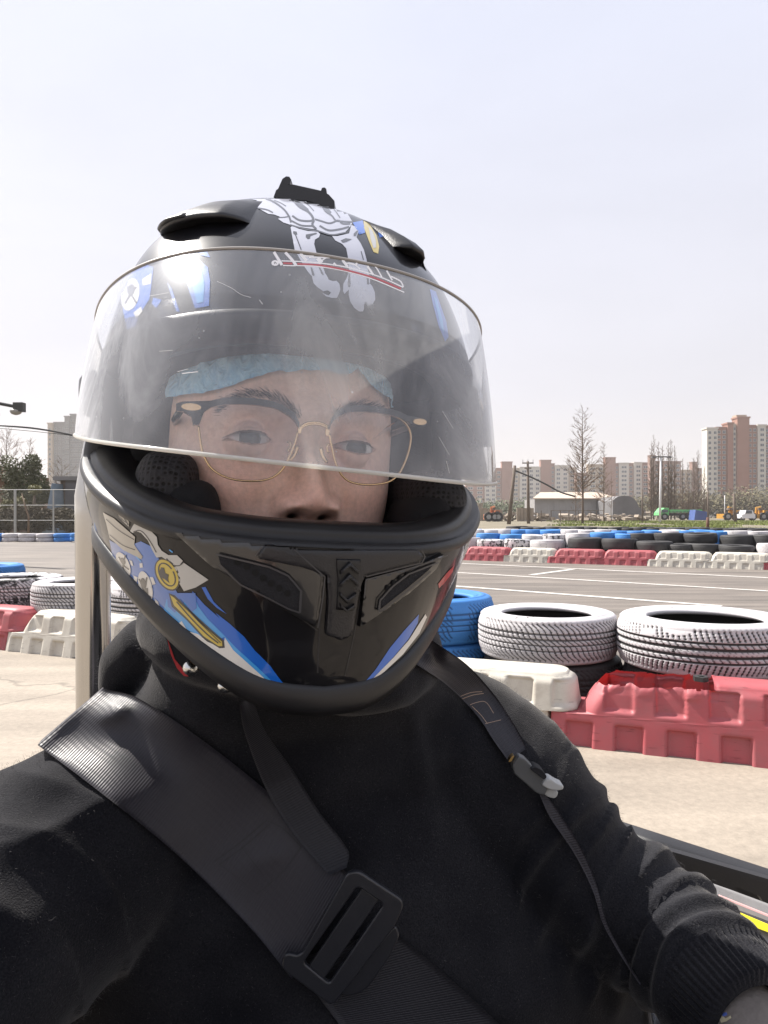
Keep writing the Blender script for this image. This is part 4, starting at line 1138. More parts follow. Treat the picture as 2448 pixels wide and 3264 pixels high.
def ribbon(pts, w, bvh, off, n=None, sharp=False):
    L = sum(math.dist(a, b) for a, b in zip(pts, pts[1:]))
    n = n or max(3, int(L / 7)); c = spline(pts, n) if len(pts) > 2 and not sharp else [q for a, b in zip(pts, pts[1:]) for q in [(lerp(a[0], b[0], i / 5), lerp(a[1], b[1], i / 5)) for i in range(5)]] + [pts[-1]] if sharp else [(lerp(pts[0][0], pts[1][0], i / (n - 1)), lerp(pts[0][1], pts[1][1], i / (n - 1))) for i in range(n)]
    n = len(c)
    V, Fc = [], []
    last = None
    for i, p in enumerate(c):
        a, b = c[max(0, i - 1)], c[min(n - 1, i + 1)]
        d = Vector((b[0] - a[0], b[1] - a[1])); d.normalize(); q = Vector((-d.y, d.x)) * (w if not callable(w) else w(i / (n - 1))) / 2
        h1, h2 = hit(p[0] - q.x, p[1] - q.y, bvh), hit(p[0] + q.x, p[1] + q.y, bvh)
        if h1 is None or h2 is None: last = None; continue
        k = len(V); V += [h1[0] + h1[1] * off, h2[0] + h2[1] * off]
        if last is not None and (V[k] - V[last]).length < .02: Fc.append((last, k, k + 1, last + 1))
        last = k
    return V, Fc
def ell(cx, cy, rx, ry, rot, n=28):
    r = rad(rot); return [(cx + rx * math.cos(t) * math.cos(r) - ry * math.sin(t) * math.sin(r), cy + rx * math.cos(t) * math.sin(r) + ry * math.sin(t) * math.cos(r)) for t in (2 * math.pi * i / n for i in range(n))]
class Decal:
    def __init__(s, bvh): s.b = bvh; s.m = MB(); s.p = []
    def poly(s, p, off=.0006, step=9.0, thick=0.0, taper=0.0):
        if not thick and off < .0026: off *= .34            # ink layers are paper thin
        V, Fc = patch(p, s.b, off, step, thick, taper)
        par = list(range(len(V)))
        def find(a):
            while par[a] != a: par[a] = par[par[a]]; a = par[a]
            return a
        if not thick:
            for f in Fc:
                for q in f[1:]: par[find(q)] = find(f[0])
            cnt = {}
            for f in Fc: cnt[find(f[0])] = cnt.get(find(f[0]), 0) + 1
            if cnt:
                best = max(cnt, key=cnt.get); Fc = [f for f in Fc if find(f[0]) == best]
                us = sorted({i for f in Fc for i in f}); mp_ = {i: k for k, i in enumerate(us)}; V = [V[i] for i in us]; Fc = [tuple(mp_[i] for i in f) for f in Fc]
        if Fc: s.p.append((V, Fc))
        return s
    def line(s, p, w, off=.0009, sharp=False):
        V, Fc = ribbon(p, w, s.b, off * .34 if off < .0026 else off, sharp=sharp); s.m.add(V, Fc); return s
    def done(s, name, m, parent, smooth=True):
        o = None
        for V, Fc in s.p: o = mesh(name, V, Fc, m, parent, smooth)
        if s.m.v:
            o = s.m.build(name + ('_strokes' if s.p else ''), m, parent, smooth); o['kind'] = 'stuff'
        return o
z1, z2, z3_, z4, z5, z6 = Z(200, 520, 2.074), Z(800, 520, 2.074), Z(200, 1200, 2.074), Z(800, 1200, 2.074), Z(200, 1600, 2.074), Z(800, 1600, 2.074)
zL, zG, zT, zF = Z(840, 760, 3.318), Z(300, 1600, 3.687), Z(700, 540, 2.765), Z(550, 1150, 1.952)
def ink(name, c): return mat(name, c, 0.3, coat=0.8, var=0.08, scale=40)
I_bone, I_dark, I_blue, I_lblue, I_white, I_yel, I_peri, I_grey, I_red, I_beige = ink('ink_bone', (.50, .51, .58)), ink('ink_dark', (.03, .03, .035)), ink('ink_blue', (.006, .13, .60)), ink('ink_light_blue', (.06, .36, .80)), ink('ink_white', (.74, .73, .70)), ink('ink_yellow', (.62, .47, .06)), ink('ink_periwinkle', (.07, .19, .58)), ink('ink_grey_white', (.52, .51, .48)), ink('ink_red', (.50, .03, .03)), ink('ink_beige', (.42, .39, .33))

# bones on the crown and brow
d = Decal(B_shell)
d.poly(zT([(190, 245), (330, 275), (300, 300), (340, 345), (430, 395), (480, 400), (545, 425), (515, 438), (560, 470), (625, 492), (760, 520), (850, 532), (990, 582), (1100, 562), (1152, 505), (1172, 468), (1110, 365), (1020, 315), (870, 282), (600, 245), (400, 228)]))
b1 = zT([(625, 512), (640, 502), (700, 527), (780, 547), (860, 547), (885, 572), (875, 600), (840, 622), (833, 660), (850, 725)]) + zL([(580, 230), (630, 310), (650, 370), (670, 400), (690, 440), (730, 455), (770, 450), (800, 480), (812, 540), (800, 580), (775, 632), (720, 632), (660, 615), (615, 575), (660, 596), (690, 606), (712, 575), (680, 552), (630, 562), (570, 520), (530, 480), (510, 400), (480, 370), (430, 300), (330, 125)])
b2 = zT([(990, 590), (1040, 590), (1140, 567), (1150, 532), (1160, 492), (1210, 512), (1225, 550), (1205, 600), (1240, 650), (1270, 710), (1295, 800)]) + zL([(1095, 300), (1125, 420), (1125, 480), (1150, 510), (1175, 570), (1180, 650), (1150, 700), (1100, 720), (1085, 668), (1060, 700), (1062, 745), (1050, 775), (1010, 775), (960, 740), (915, 670), (900, 600), (900, 545), (885, 560), (855, 590), (838, 560), (845, 480), (880, 420), (905, 350), (890, 195)]) + zT([(1115, 700), (1080, 660), (1020, 630)])
d.poly(b1); d.poly(b2)
d.done('printed_bones', I_bone, helmet)
d = Decal(B_shell)
for pts, w in [([(345, 245), (440, 270), (560, 350), (612, 420), (628, 470)], 16), ([(640, 262), (700, 330), (790, 385), (828, 450), (815, 490), (850, 530)], 20), ([(890, 295), (930, 370), (990, 412), (1020, 452), (1090, 462), (1170, 465)], 14), ([(520, 428), (580, 424), (620, 415)], 9),
               ([(640, 412), (700, 450), (800, 458), (830, 442)], 16), ([(630, 455), (720, 497), (830, 502)], 14), ([(840, 442), (900, 460), (970, 478), (1050, 452), (1075, 480), (1150, 482)], 14), ([(880, 500), (960, 540), (1060, 530), (1140, 508)], 16), ([(620, 492), (760, 532), (870, 548), (985, 580), (1110, 560)], 12),
               ([(480, 275), (540, 300), (585, 328)], 8), ([(720, 275), (780, 315), (830, 370)], 7), ([(975, 320), (1020, 370), (1060, 430)], 9), ([(340, 345), (420, 360), (470, 385)], 12)]:
    d.line(zT(pts), w / 2.765)
for p in [[(655, 268), (720, 300), (780, 350), (795, 385), (730, 350), (670, 310)], [(890, 292), (940, 320), (985, 380), (970, 405), (920, 370)], [(648, 548), (678, 552), (684, 575), (664, 582), (648, 568)], [(760, 578), (850, 562), (858, 570), (800, 590), (795, 612), (775, 618), (758, 600)], [(1065, 630), (1110, 610), (1165, 618), (1120, 640), (1085, 650)], [(1180, 570), (1205, 545), (1222, 540), (1200, 590), (1180, 592)]]:
    d.poly(zT(p), .0009, 6)
d.line(zT([(666, 575), (695, 650), (718, 712)]), 3)
for p in [[(495, 312), (512, 312), (540, 392), (528, 402), (512, 392)], [(582, 312), (598, 312), (636, 385), (628, 396), (612, 380)], [(900, 375), (914, 375), (920, 500), (910, 522), (892, 515), (890, 470)], [(1090, 415), (1108, 420), (1120, 485), (1106, 495), (1092, 485)]]:
    d.poly(zL(p), .0009, 5)
d.line(zL([(1030, 140), (1042, 185), (1055, 232)]), 3)
d.done('printed_bone_lines', I_dark, helmet)
# coin and blue feather marks on the upper shell
d = Decal(B_shell); d.poly(zT([(1268, 452), (1320, 482), (1380, 580), (1405, 680), (1396, 745), (1355, 730), (1310, 622), (1270, 512)])); d.done('printed_coin', I_yel, helmet)
d = Decal(B_shell); d.poly(zT([(1310, 510), (1345, 545), (1375, 630), (1378, 690), (1355, 700), (1330, 620)]), .0009); d.done('printed_coin_face', I_grey, helmet)
d = Decal(B_shell)
d.poly(zT([(1172, 470), (1260, 452), (1275, 510), (1282, 560), (1230, 578)])); d.poly(zT([(1395, 560), (1440, 545), (1450, 590), (1410, 605)]))
d.poly(z1([(680, 535), (780, 560), (850, 610), (890, 640), (830, 660), (790, 620), (740, 570)])); d.poly(z1([(780, 525), (880, 540), (950, 580), (975, 625), (920, 612), (860, 562)]))
d.poly(z1([(840, 650), (900, 640), (960, 690), (975, 780), (968, 945), (875, 962), (832, 830), (800, 700)])); d.poly(z1([(692, 790), (722, 832), (775, 985), (752, 980), (720, 880)]))
d.poly(z1([(440, 720), (540, 668), (600, 690), (592, 780), (575, 900), (505, 1010), (482, 1090), (425, 1098), (402, 980), (392, 880)])); d.poly(z1([(600, 890), (655, 905), (620, 960), (590, 930)]))
d.poly(z2([(1180, 832), (1220, 850), (1290, 1050), (1305, 1150), (1282, 1180), (1240, 1080), (1200, 930)]))
d.done('printed_feathers', I_blue, helmet)
d = Decal(B_shell)
d.poly(z1([(870, 680), (915, 690), (940, 800), (930, 920), (890, 930), (862, 820)]), .0009); d.poly(z1([(760, 560), (800, 580), (850, 630), (820, 640), (790, 610)]), .0009); d.poly(z2([(1205, 880), (1225, 900), (1265, 1040), (1275, 1130), (1250, 1080)]), .0009)
d.done('printed_feather_lights', I_lblue, helmet)
d = Decal(B_shell); d.poly([(*p,) for p in z1(ell(450, 870, 58, 108, 12))], .0009); d.poly(z1([(528, 770), (590, 730), (585, 800), (532, 812)]), .0009); d.poly(z1([(470, 990), (520, 950), (530, 980), (490, 1030)]), .0009); d.done('printed_chip', I_white, helmet)
d = Decal(B_shell); d.poly(z1(ell(455, 840, 24, 38, 10)), .0012, 6); d.line(z1([(420, 800), (450, 860), (490, 925)]), 5, .0012); d.line(z1([(490, 820), (450, 870), (415, 930)]), 5, .0012); d.done('printed_skull', I_dark, helmet)

# chin bar graphics (wave, coins, chips, ribbons)
d = Decal(B_shell); d.poly(z5([(860, 590), (940, 680), (1030, 760), (1160, 880), (1290, 1000), (1370, 1080), (1420, 1150), (1515, 1268), (1440, 1238), (1300, 1110), (1150, 1000), (1000, 870), (900, 760), (850, 690)]))
d.poly(z5([(920, 565), (945, 560), (1000, 660), (1085, 740), (1020, 700), (960, 640)])); d.poly(z5([(1010, 730), (1100, 800), (1200, 890), (1300, 1020), (1180, 930), (1080, 822)]))
d.poly(z6([(720, 1225), (820, 1110), (920, 960), (1010, 850), (1108, 742), (1100, 800), (1040, 905), (940, 1025), (800, 1175)])); d.done('printed_wave_dark', I_blue, helmet)
d = Decal(B_shell); d.poly(z5([(665, 742), (690, 640), (750, 610), (860, 600), (900, 690), (960, 770), (1060, 870), (1150, 965), (1290, 1092), (1440, 1238), (1400, 1226), (1280, 1122), (1120, 972), (1070, 890), (1000, 930), (880, 870), (800, 830), (760, 820), (700, 770)]), .0009); d.done('printed_wave_light', I_lblue, helmet)
d = Decal(B_shell); d.poly(z5([(668, 750), (700, 748), (742, 822), (790, 785), (830, 852), (900, 872), (960, 922), (1060, 965), (1075, 895), (1130, 978), (1290, 1122), (1400, 1226), (1300, 1192), (1150, 1102), (960, 988), (820, 882), (740, 815)]), .0012)
d.poly(z6([(765, 1205), (940, 1027), (1040, 912), (1108, 805), (1150, 740), (1160, 760), (1110, 868), (1000, 1008), (880, 1120)]), .0009); d.done('printed_wave_foam', I_white, helmet)
d = Decal(B_shell); d.poly(z5([(520, 260), (600, 300), (660, 420), (760, 600), (700, 640), (670, 735), (580, 620), (440, 540), (340, 400), (310, 250), (400, 300)]), .0006); d.poly(z5([(690, 600), (760, 600), (880, 600), (890, 700), (850, 730), (810, 660), (745, 730), (700, 690)]), .0012); d.done('printed_wave_violet', I_peri, helmet)
d = Decal(B_shell); d.poly(zG([(530, 200), (600, 262), (745, 410), (755, 500), (800, 570), (880, 622), (980, 622), (1050, 690), (1000, 750), (930, 742), (850, 672), (800, 642), (740, 650), (690, 560), (640, 450), (560, 362), (510, 342), (460, 362), (430, 340), (480, 250)]), .0012); d.poly(zG([(945, 765), (1060, 712), (1350, 912), (1200, 1002), (1062, 1045), (1012, 960)]), .0012); d.done('printed_ribbon', I_grey, helmet)
d = Decal(B_shell); d.poly(zG([(110, 120), (240, 190), (400, 330), (490, 410), (480, 500), (520, 560), (580, 640), (560, 672), (490, 632), (350, 562), (190, 420), (150, 250)]), .0012); d.poly(zG([(300, 70), (345, 90), (420, 240), (415, 290), (340, 220), (290, 150)]), .0012); d.done('printed_hull', I_beige, helmet)
d = Decal(B_shell)
for p in [[(150, 200), (300, 330), (480, 440)], [(190, 380), (340, 500), (490, 560)], [(320, 120), (370, 200), (410, 270)], [(300, 170), (350, 215), (405, 250)], [(470, 350), (540, 330), (600, 370), (680, 480), (740, 590)], [(860, 660), (930, 735), (1010, 745), (1060, 705)]]: d.line(zG(p), 3.2, .0015)
for cx, cy, rx, ry, rot in [(350, 690, 24, 42, -25), (590, 950, 30, 62, -12)]: d.poly(zG(ell(cx, cy, rx, ry, rot)), .0018, 5)
d.poly(zG([(585, 1010), (640, 1005), (650, 1120), (620, 1150), (595, 1100)]), .0018, 5)
for p in [[(300, 640), (360, 740), (420, 790)], [(380, 620), (350, 740), (370, 830)], [(540, 900), (610, 1060), (680, 1120)], [(630, 880), (600, 1050), (560, 1110)]]: d.line(zG(p), 4.0, .0018)
d.poly(zG(ell(868, 850, 132, 205, -28)), .0012); d.poly(z5([(705, 600), (745, 615), (870, 735), (990, 845), (1070, 915), (1075, 962), (1040, 965), (930, 895), (820, 775), (725, 690)]), .0014)
d.done('printed_outlines', I_dark, helmet)
d = Decal(B_shell); d.poly(zG(ell(352, 728, 68, 152, -24)), .0014); d.poly(zG(ell(612, 990, 76, 185, -14)), .0014)
for p in [[(420, 680), (455, 690), (470, 750), (440, 740)], [(470, 860), (520, 880), (510, 940), (475, 910)], [(540, 720), (575, 715), (580, 765), (545, 770)], [(660, 880), (700, 880), (730, 960), (695, 975)], [(715, 1130), (760, 1170), (800, 1310), (750, 1260)]]: d.poly(zG(p), .0012, 6)
d.done('printed_chips', I_white, helmet)
d = Decal(B_shell); d.poly(zG(ell(868, 848, 112, 188, -28)), .0017); d.poly(z5([(717, 613), (742, 628), (862, 745), (978, 852), (1058, 920), (1060, 950), (1035, 950), (938, 885), (832, 768), (742, 680)]), .0019); d.done('printed_gold', I_yel, helmet)
d = Decal(B_shell)
d.line(zG(ell(868, 848, 80, 146, -28)), 4.0, .0021); d.poly(zG([(800, 760), (835, 770), (850, 830), (890, 850), (880, 900), (900, 950), (850, 910), (800, 880), (775, 820)]), .0021, 6); d.line(z5([(760, 655), (860, 770), (960, 870), (1035, 930)]), 4, .0023); d.line(z5([(775, 640), (880, 760), (980, 860), (1050, 928)]), 2.6, .0023)
d.done('printed_gold_lines', I_dark, helmet)
d = Decal(B_shell)
for p in [[(890, 560), (930, 590)], [(500, 640), (560, 700)]]: d.line(zG(p), 4, .0012)
d.done('printed_sparks', I_lblue, helmet)
d = Decal(B_shell); d.poly(z6([(1235, 540), (1290, 470), (1340, 420), (1330, 460), (1280, 530), (1240, 570)]), .0009); d.poly(z6([(1350, 240), (1400, 215), (1395, 232), (1360, 260)]), .0009); d.done('printed_red_marks', I_red, helmet)

# moulded chin vents
d = Decal(B_shell); d.poly(z6([(45, 345), (95, 272), (560, 296), (1080, 298), (1105, 350), (1085, 388), (735, 480), (718, 520), (690, 640), (652, 872), (580, 907), (488, 870), (500, 640), (490, 472), (330, 418), (60, 362)]), .0, 12, .0042, .0008); d.done('chin_panel', M_matte, helmet)
d = Decal(B_shell); d.poly(z6([(-560, -40), (-60, 120), (170, 235), (235, 262), (478, 482), (462, 640), (432, 810), (330, 767), (0, 562), (-250, 410), (-520, 160)]), .0, 12, .0030, .0006); d.poly(z6([(735, 500), (1085, 402), (1250, 338), (1200, 432), (1020, 602), (702, 818), (722, 620)]), .0, 12, .0030, .0006); d.done('side_vent_panel', ink('gloss_panel', (.012, .012, .014)), helmet)
d = Decal(B_shell); d.poly(z6([(-199, 332), (136, 418), (250, 474), (330, 572), (322, 712), (256, 688), (-44, 530), (-180, 400)]), .0034, 10); d.poly(z6([(812, 705), (822, 632), (900, 542), (1000, 462), (1190, 384), (1140, 440), (1000, 560), (840, 690)]), .0034, 10); d.done('vent_recess', M_liner, helmet)
d = Decal(B_shell)
for p_, w_ in (([(-199, 332), (136, 418), (250, 474), (330, 572), (322, 712)], 6), ([(322, 712), (256, 688), (-44, 530), (-180, 400)], 5), ([(812, 705), (822, 632), (900, 542), (1000, 462), (1190, 384)], 5), ([(812, 705), (840, 690), (1000, 560), (1140, 440)], 5),
               ([(-560, -40), (-60, 120), (170, 235), (235, 262), (478, 482), (462, 640), (432, 810)], 4), ([(735, 500), (1085, 402), (1250, 338)], 4), ([(722, 620), (735, 500)], 4), ([(45, 345), (95, 272), (560, 296), (1080, 298), (1105, 350), (1085, 388), (735, 480)], 4)): d.line(z6(p_), w_, .0050, sharp=True)
d.done('vent_lip', mat('edge_satin', (.045, .045, .05), .3), helmet)
M_hole = mat('vent_hole', (0.003, 0.003, 0.003), 0.9)
for x, y in [(-69, 385), (-14, 415), (41, 455), (91, 488), (141, 523), (193, 557), (244, 590), (880, 560), (918, 527), (960, 495), (1005, 470)]:
    d = Decal(B_shell); d.poly(z6(ell(x, y, 21 if x < 500 else 15, 21, 0, 14)), .0039, 8); d.done('vent_hole', M_hole, helmet)
for pts in [[(550, 366), (702, 370), (690, 470), (655, 702), (550, 697), (556, 500)]]:
    d = Decal(B_shell); d.poly(z6(pts), .0042, 12, .0012, .0005); d.done('center_insert', M_rubber, helmet)
for k, p in enumerate([[(565, 442), (627, 378), (688, 440), (684, 462), (627, 412), (567, 464)], [(562, 520), (627, 452), (684, 516), (680, 540), (627, 488), (562, 544)], [(562, 575), (610, 622), (668, 578), (664, 602), (610, 652), (562, 600)], [(565, 645), (606, 690), (655, 650), (650, 672), (606, 706), (566, 668)]]):
    d = Decal(B_shell); d.poly(z6(p), .0052, 9, .0026, .0006); d.done('chevron', M_rubber, helmet)
d = Decal(B_shell); d.line(z6([(470, 640), (452, 850), (440, 1130)]), 5, .0006); d.line(z6([(718, 650), (680, 880), (620, 1150)]), 4, .0006); d.line(z6([(330, 770), (440, 850)]), 4, .0006); d.done('chin_crease', M_matte, helmet)
# brow vents and the camera mount on the crown
def shell_param(u, v):
    h = hit(u, v, B_shell)
    if h is None: return None
    a, b, c = Hinv(h[0]); w = sinterp(TW, c); f = sinterp(TF_ if b > 0 else TBk, c)
    return math.atan2(math.copysign(abs(a / w) ** (1 / .94), a), math.copysign(abs(b / f) ** (1 / .94), b)), c
def scoop(name, low, rise, thick, m, endk=lambda t: 1.0):
    """hooded vent: front edge follows picture points on the shell, hood runs up and back over the crown"""
    lo = [shell_param(*q) for q in spline(low, 26)]
    lo = [q for q in lo if q]
    lo = spline(lo, 34); n = len(lo); prof = [(0, -.002), (0, .35), (-.02, .62), (.0, .86), (.10, 1.0), (.35, .98), (.65, .70), (.9, .22), (1.0, -.25)]
    vs = []
    for i, (th, c) in enumerate(lo):
        t = i / (n - 1); k = (min(1, 5.5 * min(t, 1 - t)) ** .6) * endk(t)
        rs = rise(t)
        for (a, o) in prof:
            cc = c + a * rs
            vs.append(S(th, min(cc, .2224), thick * o * k))
    N_ = len(prof)
    fs = [(i * N_ + j, (i + 1) * N_ + j, (i + 1) * N_ + j + 1, i * N_ + j + 1) for i in range(n - 1) for j in range(N_ - 1)]
    return mesh(name, vs, fs, m, helmet)
scoop('brow_vent', z1([(604, 496), (700, 462), (800, 432), (950, 398), (1100, 392), (1236, 396)]), lambda t: lerp(.012, .030, sstep(0, .6, t)), .0115, M_matte, lambda t: lerp(.35, 1, sstep(0, .45, t)))
scoop('vent_slider', z1([(650, 478), (740, 446), (840, 416), (950, 392)]), lambda t: .010, .0130, M_matte, lambda t: lerp(.45, 1, sstep(0, .6, t)))
scoop('brow_vent', z2([(938, 552), (1000, 590), (1070, 625), (1120, 665), (1160, 715)]), lambda t: lerp(.030, .016, t), .0120, M_matte, lambda t: lerp(1, .5, sstep(.5, 1, t)))
def crown(u, v, up): 
    """point on the crown seen at u, raised by up"""
    return P(u, v, 0.505)
b = MB()
q = [(880, 622), (905, 590), (1000, 598), (1050, 618), (1066, 648)]
def slab(pts, y0, y1):
    n = len(pts); v = [P(u, w, y0) for u, w in pts] + [P(u, w, y0) + Vector((0, y1 - y0, (y1 - y0) * .05)) for u, w in pts]
    return v, [tuple(range(n)), tuple(range(2 * n - 1, n - 1, -1))] + [(i, i + n, (i + 1) % n + n, (i + 1) % n) for i in range(n)]
b.add(*slab([(872, 628), (880, 606), (904, 589), (935, 588), (1020, 607), (1048, 620), (1066, 640), (1066, 665), (980, 640)], .475, .525)); b.build('camera_mount', M_matte, helmet)
b = MB(); b.add(*slab([(882, 612), (900, 570), (912, 562), (922, 563), (928, 572), (924, 585), (906, 594)], .480, .520)); b.build('mount_latch', M_matte, helmet)
b = MB(); b.add(*slab([(1022, 610), (1026, 599), (1034, 597), (1040, 602), (1042, 618)], .480, .520)); b.build('mount_latch', M_matte, helmet)

# ------------------------------------------------------------------ visor
VB = [(-104, .050), (-90, .046), (-60, .034), (-30, .026), (0, .0215), (30, .021), (60, .027), (90, .036), (104, .042)]
VT = [(-104, .108), (-90, .1165), (-60, .130), (-30, .1365), (0, .1365), (30, .1345), (60, .129), (90, .117), (104, .108)]
def vis(th, t, off=0.0):
    dg = math.degrees(th); c = lerp(sinterp(VB, dg), sinterp(VT, dg), t)
    w = lerp(.1395, .1315, t ** 1.8) + off; f = lerp(.183, .148, t ** 1.25) + off
    sn, cs = math.sin(th), math.cos(th)
    e = .93
    return H(w * math.copysign(abs(sn) ** e, sn), f * math.copysign(abs(cs) ** e, cs), c)
def visor_mat():
    m, nt, b = new_mat('scratched_visor'); N, L = nt.nodes, nt.links; N.remove(b)
    out = N['Material Output']; tc = N.new('ShaderNodeTexCoord')
    tr = N.new('ShaderNodeBsdfTransparent'); tr.inputs[0].default_value = (0.97, 0.98, 0.99, 1)
    gl = N.new('ShaderNodeBsdfGlossy'); gl.inputs['Roughness'].default_value = 0.06
    fr = N.new('ShaderNodeFresnel'); fr.inputs[0].default_value = 1.55
    f2 = N.new('ShaderNodeMath'); f2.operation = 'MULTIPLY'; f2.inputs[1].default_value = 1.8; f2.use_clamp = True; L.new(fr.outputs[0], f2.inputs[0])      # both faces of the sheet
    m1 = N.new('ShaderNodeMixShader'); L.new(f2.outputs[0], m1.inputs[0]); L.new(tr.outputs[0], m1.inputs[1]); L.new(gl.outputs[0], m1.inputs[2])
    # smears and fine scratches scatter light
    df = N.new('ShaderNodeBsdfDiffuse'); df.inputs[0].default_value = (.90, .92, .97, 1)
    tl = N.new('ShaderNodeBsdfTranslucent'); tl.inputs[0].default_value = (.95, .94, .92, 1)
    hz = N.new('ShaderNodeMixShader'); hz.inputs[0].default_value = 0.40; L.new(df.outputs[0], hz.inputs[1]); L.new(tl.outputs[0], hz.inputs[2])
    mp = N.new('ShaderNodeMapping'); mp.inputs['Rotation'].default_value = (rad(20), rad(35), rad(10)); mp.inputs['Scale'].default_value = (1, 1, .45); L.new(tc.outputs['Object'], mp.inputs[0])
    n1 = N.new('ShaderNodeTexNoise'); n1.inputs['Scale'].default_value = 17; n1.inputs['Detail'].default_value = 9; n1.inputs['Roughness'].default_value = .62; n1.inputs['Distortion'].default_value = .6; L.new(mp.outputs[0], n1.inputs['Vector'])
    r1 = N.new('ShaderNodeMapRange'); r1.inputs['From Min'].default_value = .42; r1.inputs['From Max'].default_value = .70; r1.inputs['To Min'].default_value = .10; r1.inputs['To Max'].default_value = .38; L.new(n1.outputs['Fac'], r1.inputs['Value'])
    mp2 = N.new('ShaderNodeMapping'); mp2.inputs['Rotation'].default_value = (rad(0), rad(38), rad(0)); mp2.inputs['Scale'].default_value = (300, 60, 14); L.new(tc.outputs['Object'], mp2.inputs[0])
    n2 = N.new('ShaderNodeTexNoise'); n2.inputs['Scale'].default_value = 1; n2.inputs['Detail'].default_value = 3; L.new(mp2.outputs[0], n2.inputs['Vector'])
    r2 = N.new('ShaderNodeMapRange'); r2.inputs['From Min'].default_value = .62; r2.inputs['From Max'].default_value = .75; r2.inputs['To Min'].default_value = 0; r2.inputs['To Max'].default_value = .03; L.new(n2.outputs['Fac'], r2.inputs['Value'])
    vo = N.new('ShaderNodeTexVoronoi'); vo.inputs['Scale'].default_value = 75; L.new(tc.outputs['Object'], vo.inputs['Vector'])
    r3 = N.new('ShaderNodeMapRange'); r3.inputs['From Min'].default_value = .05; r3.inputs['From Max'].default_value = .02; r3.inputs['To Min'].default_value = 0; r3.inputs['To Max'].default_value = .3; L.new(vo.outputs['Distance'], r3.inputs['Value'])
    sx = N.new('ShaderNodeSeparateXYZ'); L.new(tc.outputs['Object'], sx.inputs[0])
    rx = N.new('ShaderNodeMapRange'); rx.inputs['From Min'].default_value = -.025; rx.inputs['From Max'].default_value = -.115; rx.inputs['To Min'].default_value = 1.0; rx.inputs['To Max'].default_value = 3.2; L.new(sx.outputs['X'], rx.inputs['Value'])   # sunlit milkiness painted in: haze rises towards the left side
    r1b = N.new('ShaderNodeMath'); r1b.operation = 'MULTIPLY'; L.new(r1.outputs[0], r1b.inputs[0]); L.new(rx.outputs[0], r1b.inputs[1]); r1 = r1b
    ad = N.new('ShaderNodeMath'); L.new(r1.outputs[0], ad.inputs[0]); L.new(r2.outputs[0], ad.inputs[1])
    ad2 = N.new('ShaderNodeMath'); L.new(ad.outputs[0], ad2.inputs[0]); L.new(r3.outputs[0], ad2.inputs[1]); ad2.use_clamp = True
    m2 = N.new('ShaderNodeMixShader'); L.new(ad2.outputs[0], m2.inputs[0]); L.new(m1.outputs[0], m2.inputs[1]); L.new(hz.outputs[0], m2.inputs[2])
    L.new(m2.outputs[0], out.inputs['Surface'])
    return m
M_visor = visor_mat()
NV, NH = 130, 40
vth = [lerp(rad(-104), rad(104), i / NV) for i in range(NV + 1)]
vs = [vis(th, r / NH) for r in range(NH + 1) for th in vth]
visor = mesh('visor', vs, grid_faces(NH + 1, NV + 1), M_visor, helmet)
B_vis = bvh_of(visor)
m, nt, b = new_mat('visor_edge'); b.inputs['Base Color'].default_value = (.85, .85, .83, 1); b.inputs['Roughness'].default_value = .12
tl = nt.nodes.new('ShaderNodeBsdfTranslucent'); tl.inputs[0].default_value = (.95, .92, .85, 1); mx = nt.nodes.new('ShaderNodeMixShader'); mx.inputs[0].default_value = .55
nt.links.new(b.outputs[0], mx.inputs[1]); nt.links.new(tl.outputs[0], mx.inputs[2]); nt.links.new(mx.outputs[0], nt.nodes['Material Output'].inputs['Surface'])
M_vedge = m
b = MB(); b.tube([vis(th, 0.0) for th in vth], .0012, 6); b.build('visor_lower_edge', M_vedge, visor and helmet, True)
b = MB(); b.tube([vis(th, 1.0) for th in vth], .0009, 6); b.build('visor_upper_edge', mat('visor_top_edge', (.30, .28, .26), .3), helmet, True)
for s, i in ((-1, 0), (1, NV)):
    p = [vis(vth[i], r / NH) for r in range(NH + 1)]; b = MB(); b.tube(p, .001, 6); b.build('visor_side_edge', M_vedge, helmet, True)
    # side pivot knob
    c = sec(s * rad(97), .078); a_ = H(c[0] + s * .004, c[1], .078); b_ = H(c[0] + s * .0135, c[1] + .002, .077)
    b = MB(); b.tube([a_, a_.lerp(b_, .6), b_], [.016, .0155, .010], 22); b.build('visor_pivot', M_matte, helmet, True)
# lettering on the visor (mirrored outline logo, red underline)
I_logo = mat('visor_print_white', (.88, .88, .90), .5); I_logor = mat('visor_print_red', (.52, .13, .15), .5)
d = Decal(B_vis)
for pts, w in [([(110, 146), (195, 285)], 24), ([(230, 150), (315, 245), (345, 290)], 24), ([(390, 160), (455, 240)], 24), ([(400, 186), (530, 191)], 12), ([(535, 158), (612, 262)], 38), ([(480, 200), (680, 206)], 12), ([(660, 186), (712, 206)], 14), ([(612, 240), (660, 206), (700, 206)], 12), ([(730, 288), (742, 262), (772, 292)], 14),
               ([(815, 205), (890, 305)], 22), ([(855, 262), (960, 278), (1020, 325)], 12), ([(960, 244), (990, 278)], 16), ([(1080, 270), (1160, 388)], 18), ([(1100, 278), (1175, 296), (1250, 412)], 12), ([(1284, 316), (1360, 445)], 14), ([(1345, 402), (1450, 458), (1476, 515)], 12),
               ([(190, 240), (310, 244)], 10), ([(205, 288), (340, 292)], 10), ([(315, 243), (560, 260), (800, 292), (1000, 338), (1250, 417), (1476, 520)], 10), ([(342, 290), (560, 298), (880, 352), (1150, 432), (1486, 572)], 9)]:
    d.line(zL(pts), w / 3.318 * 1.25, .0006)
d.poly(zL(ell(123, 263, 40, 30, 0)), .0006, 5)
d.done('visor_lettering', I_logo, helmet)
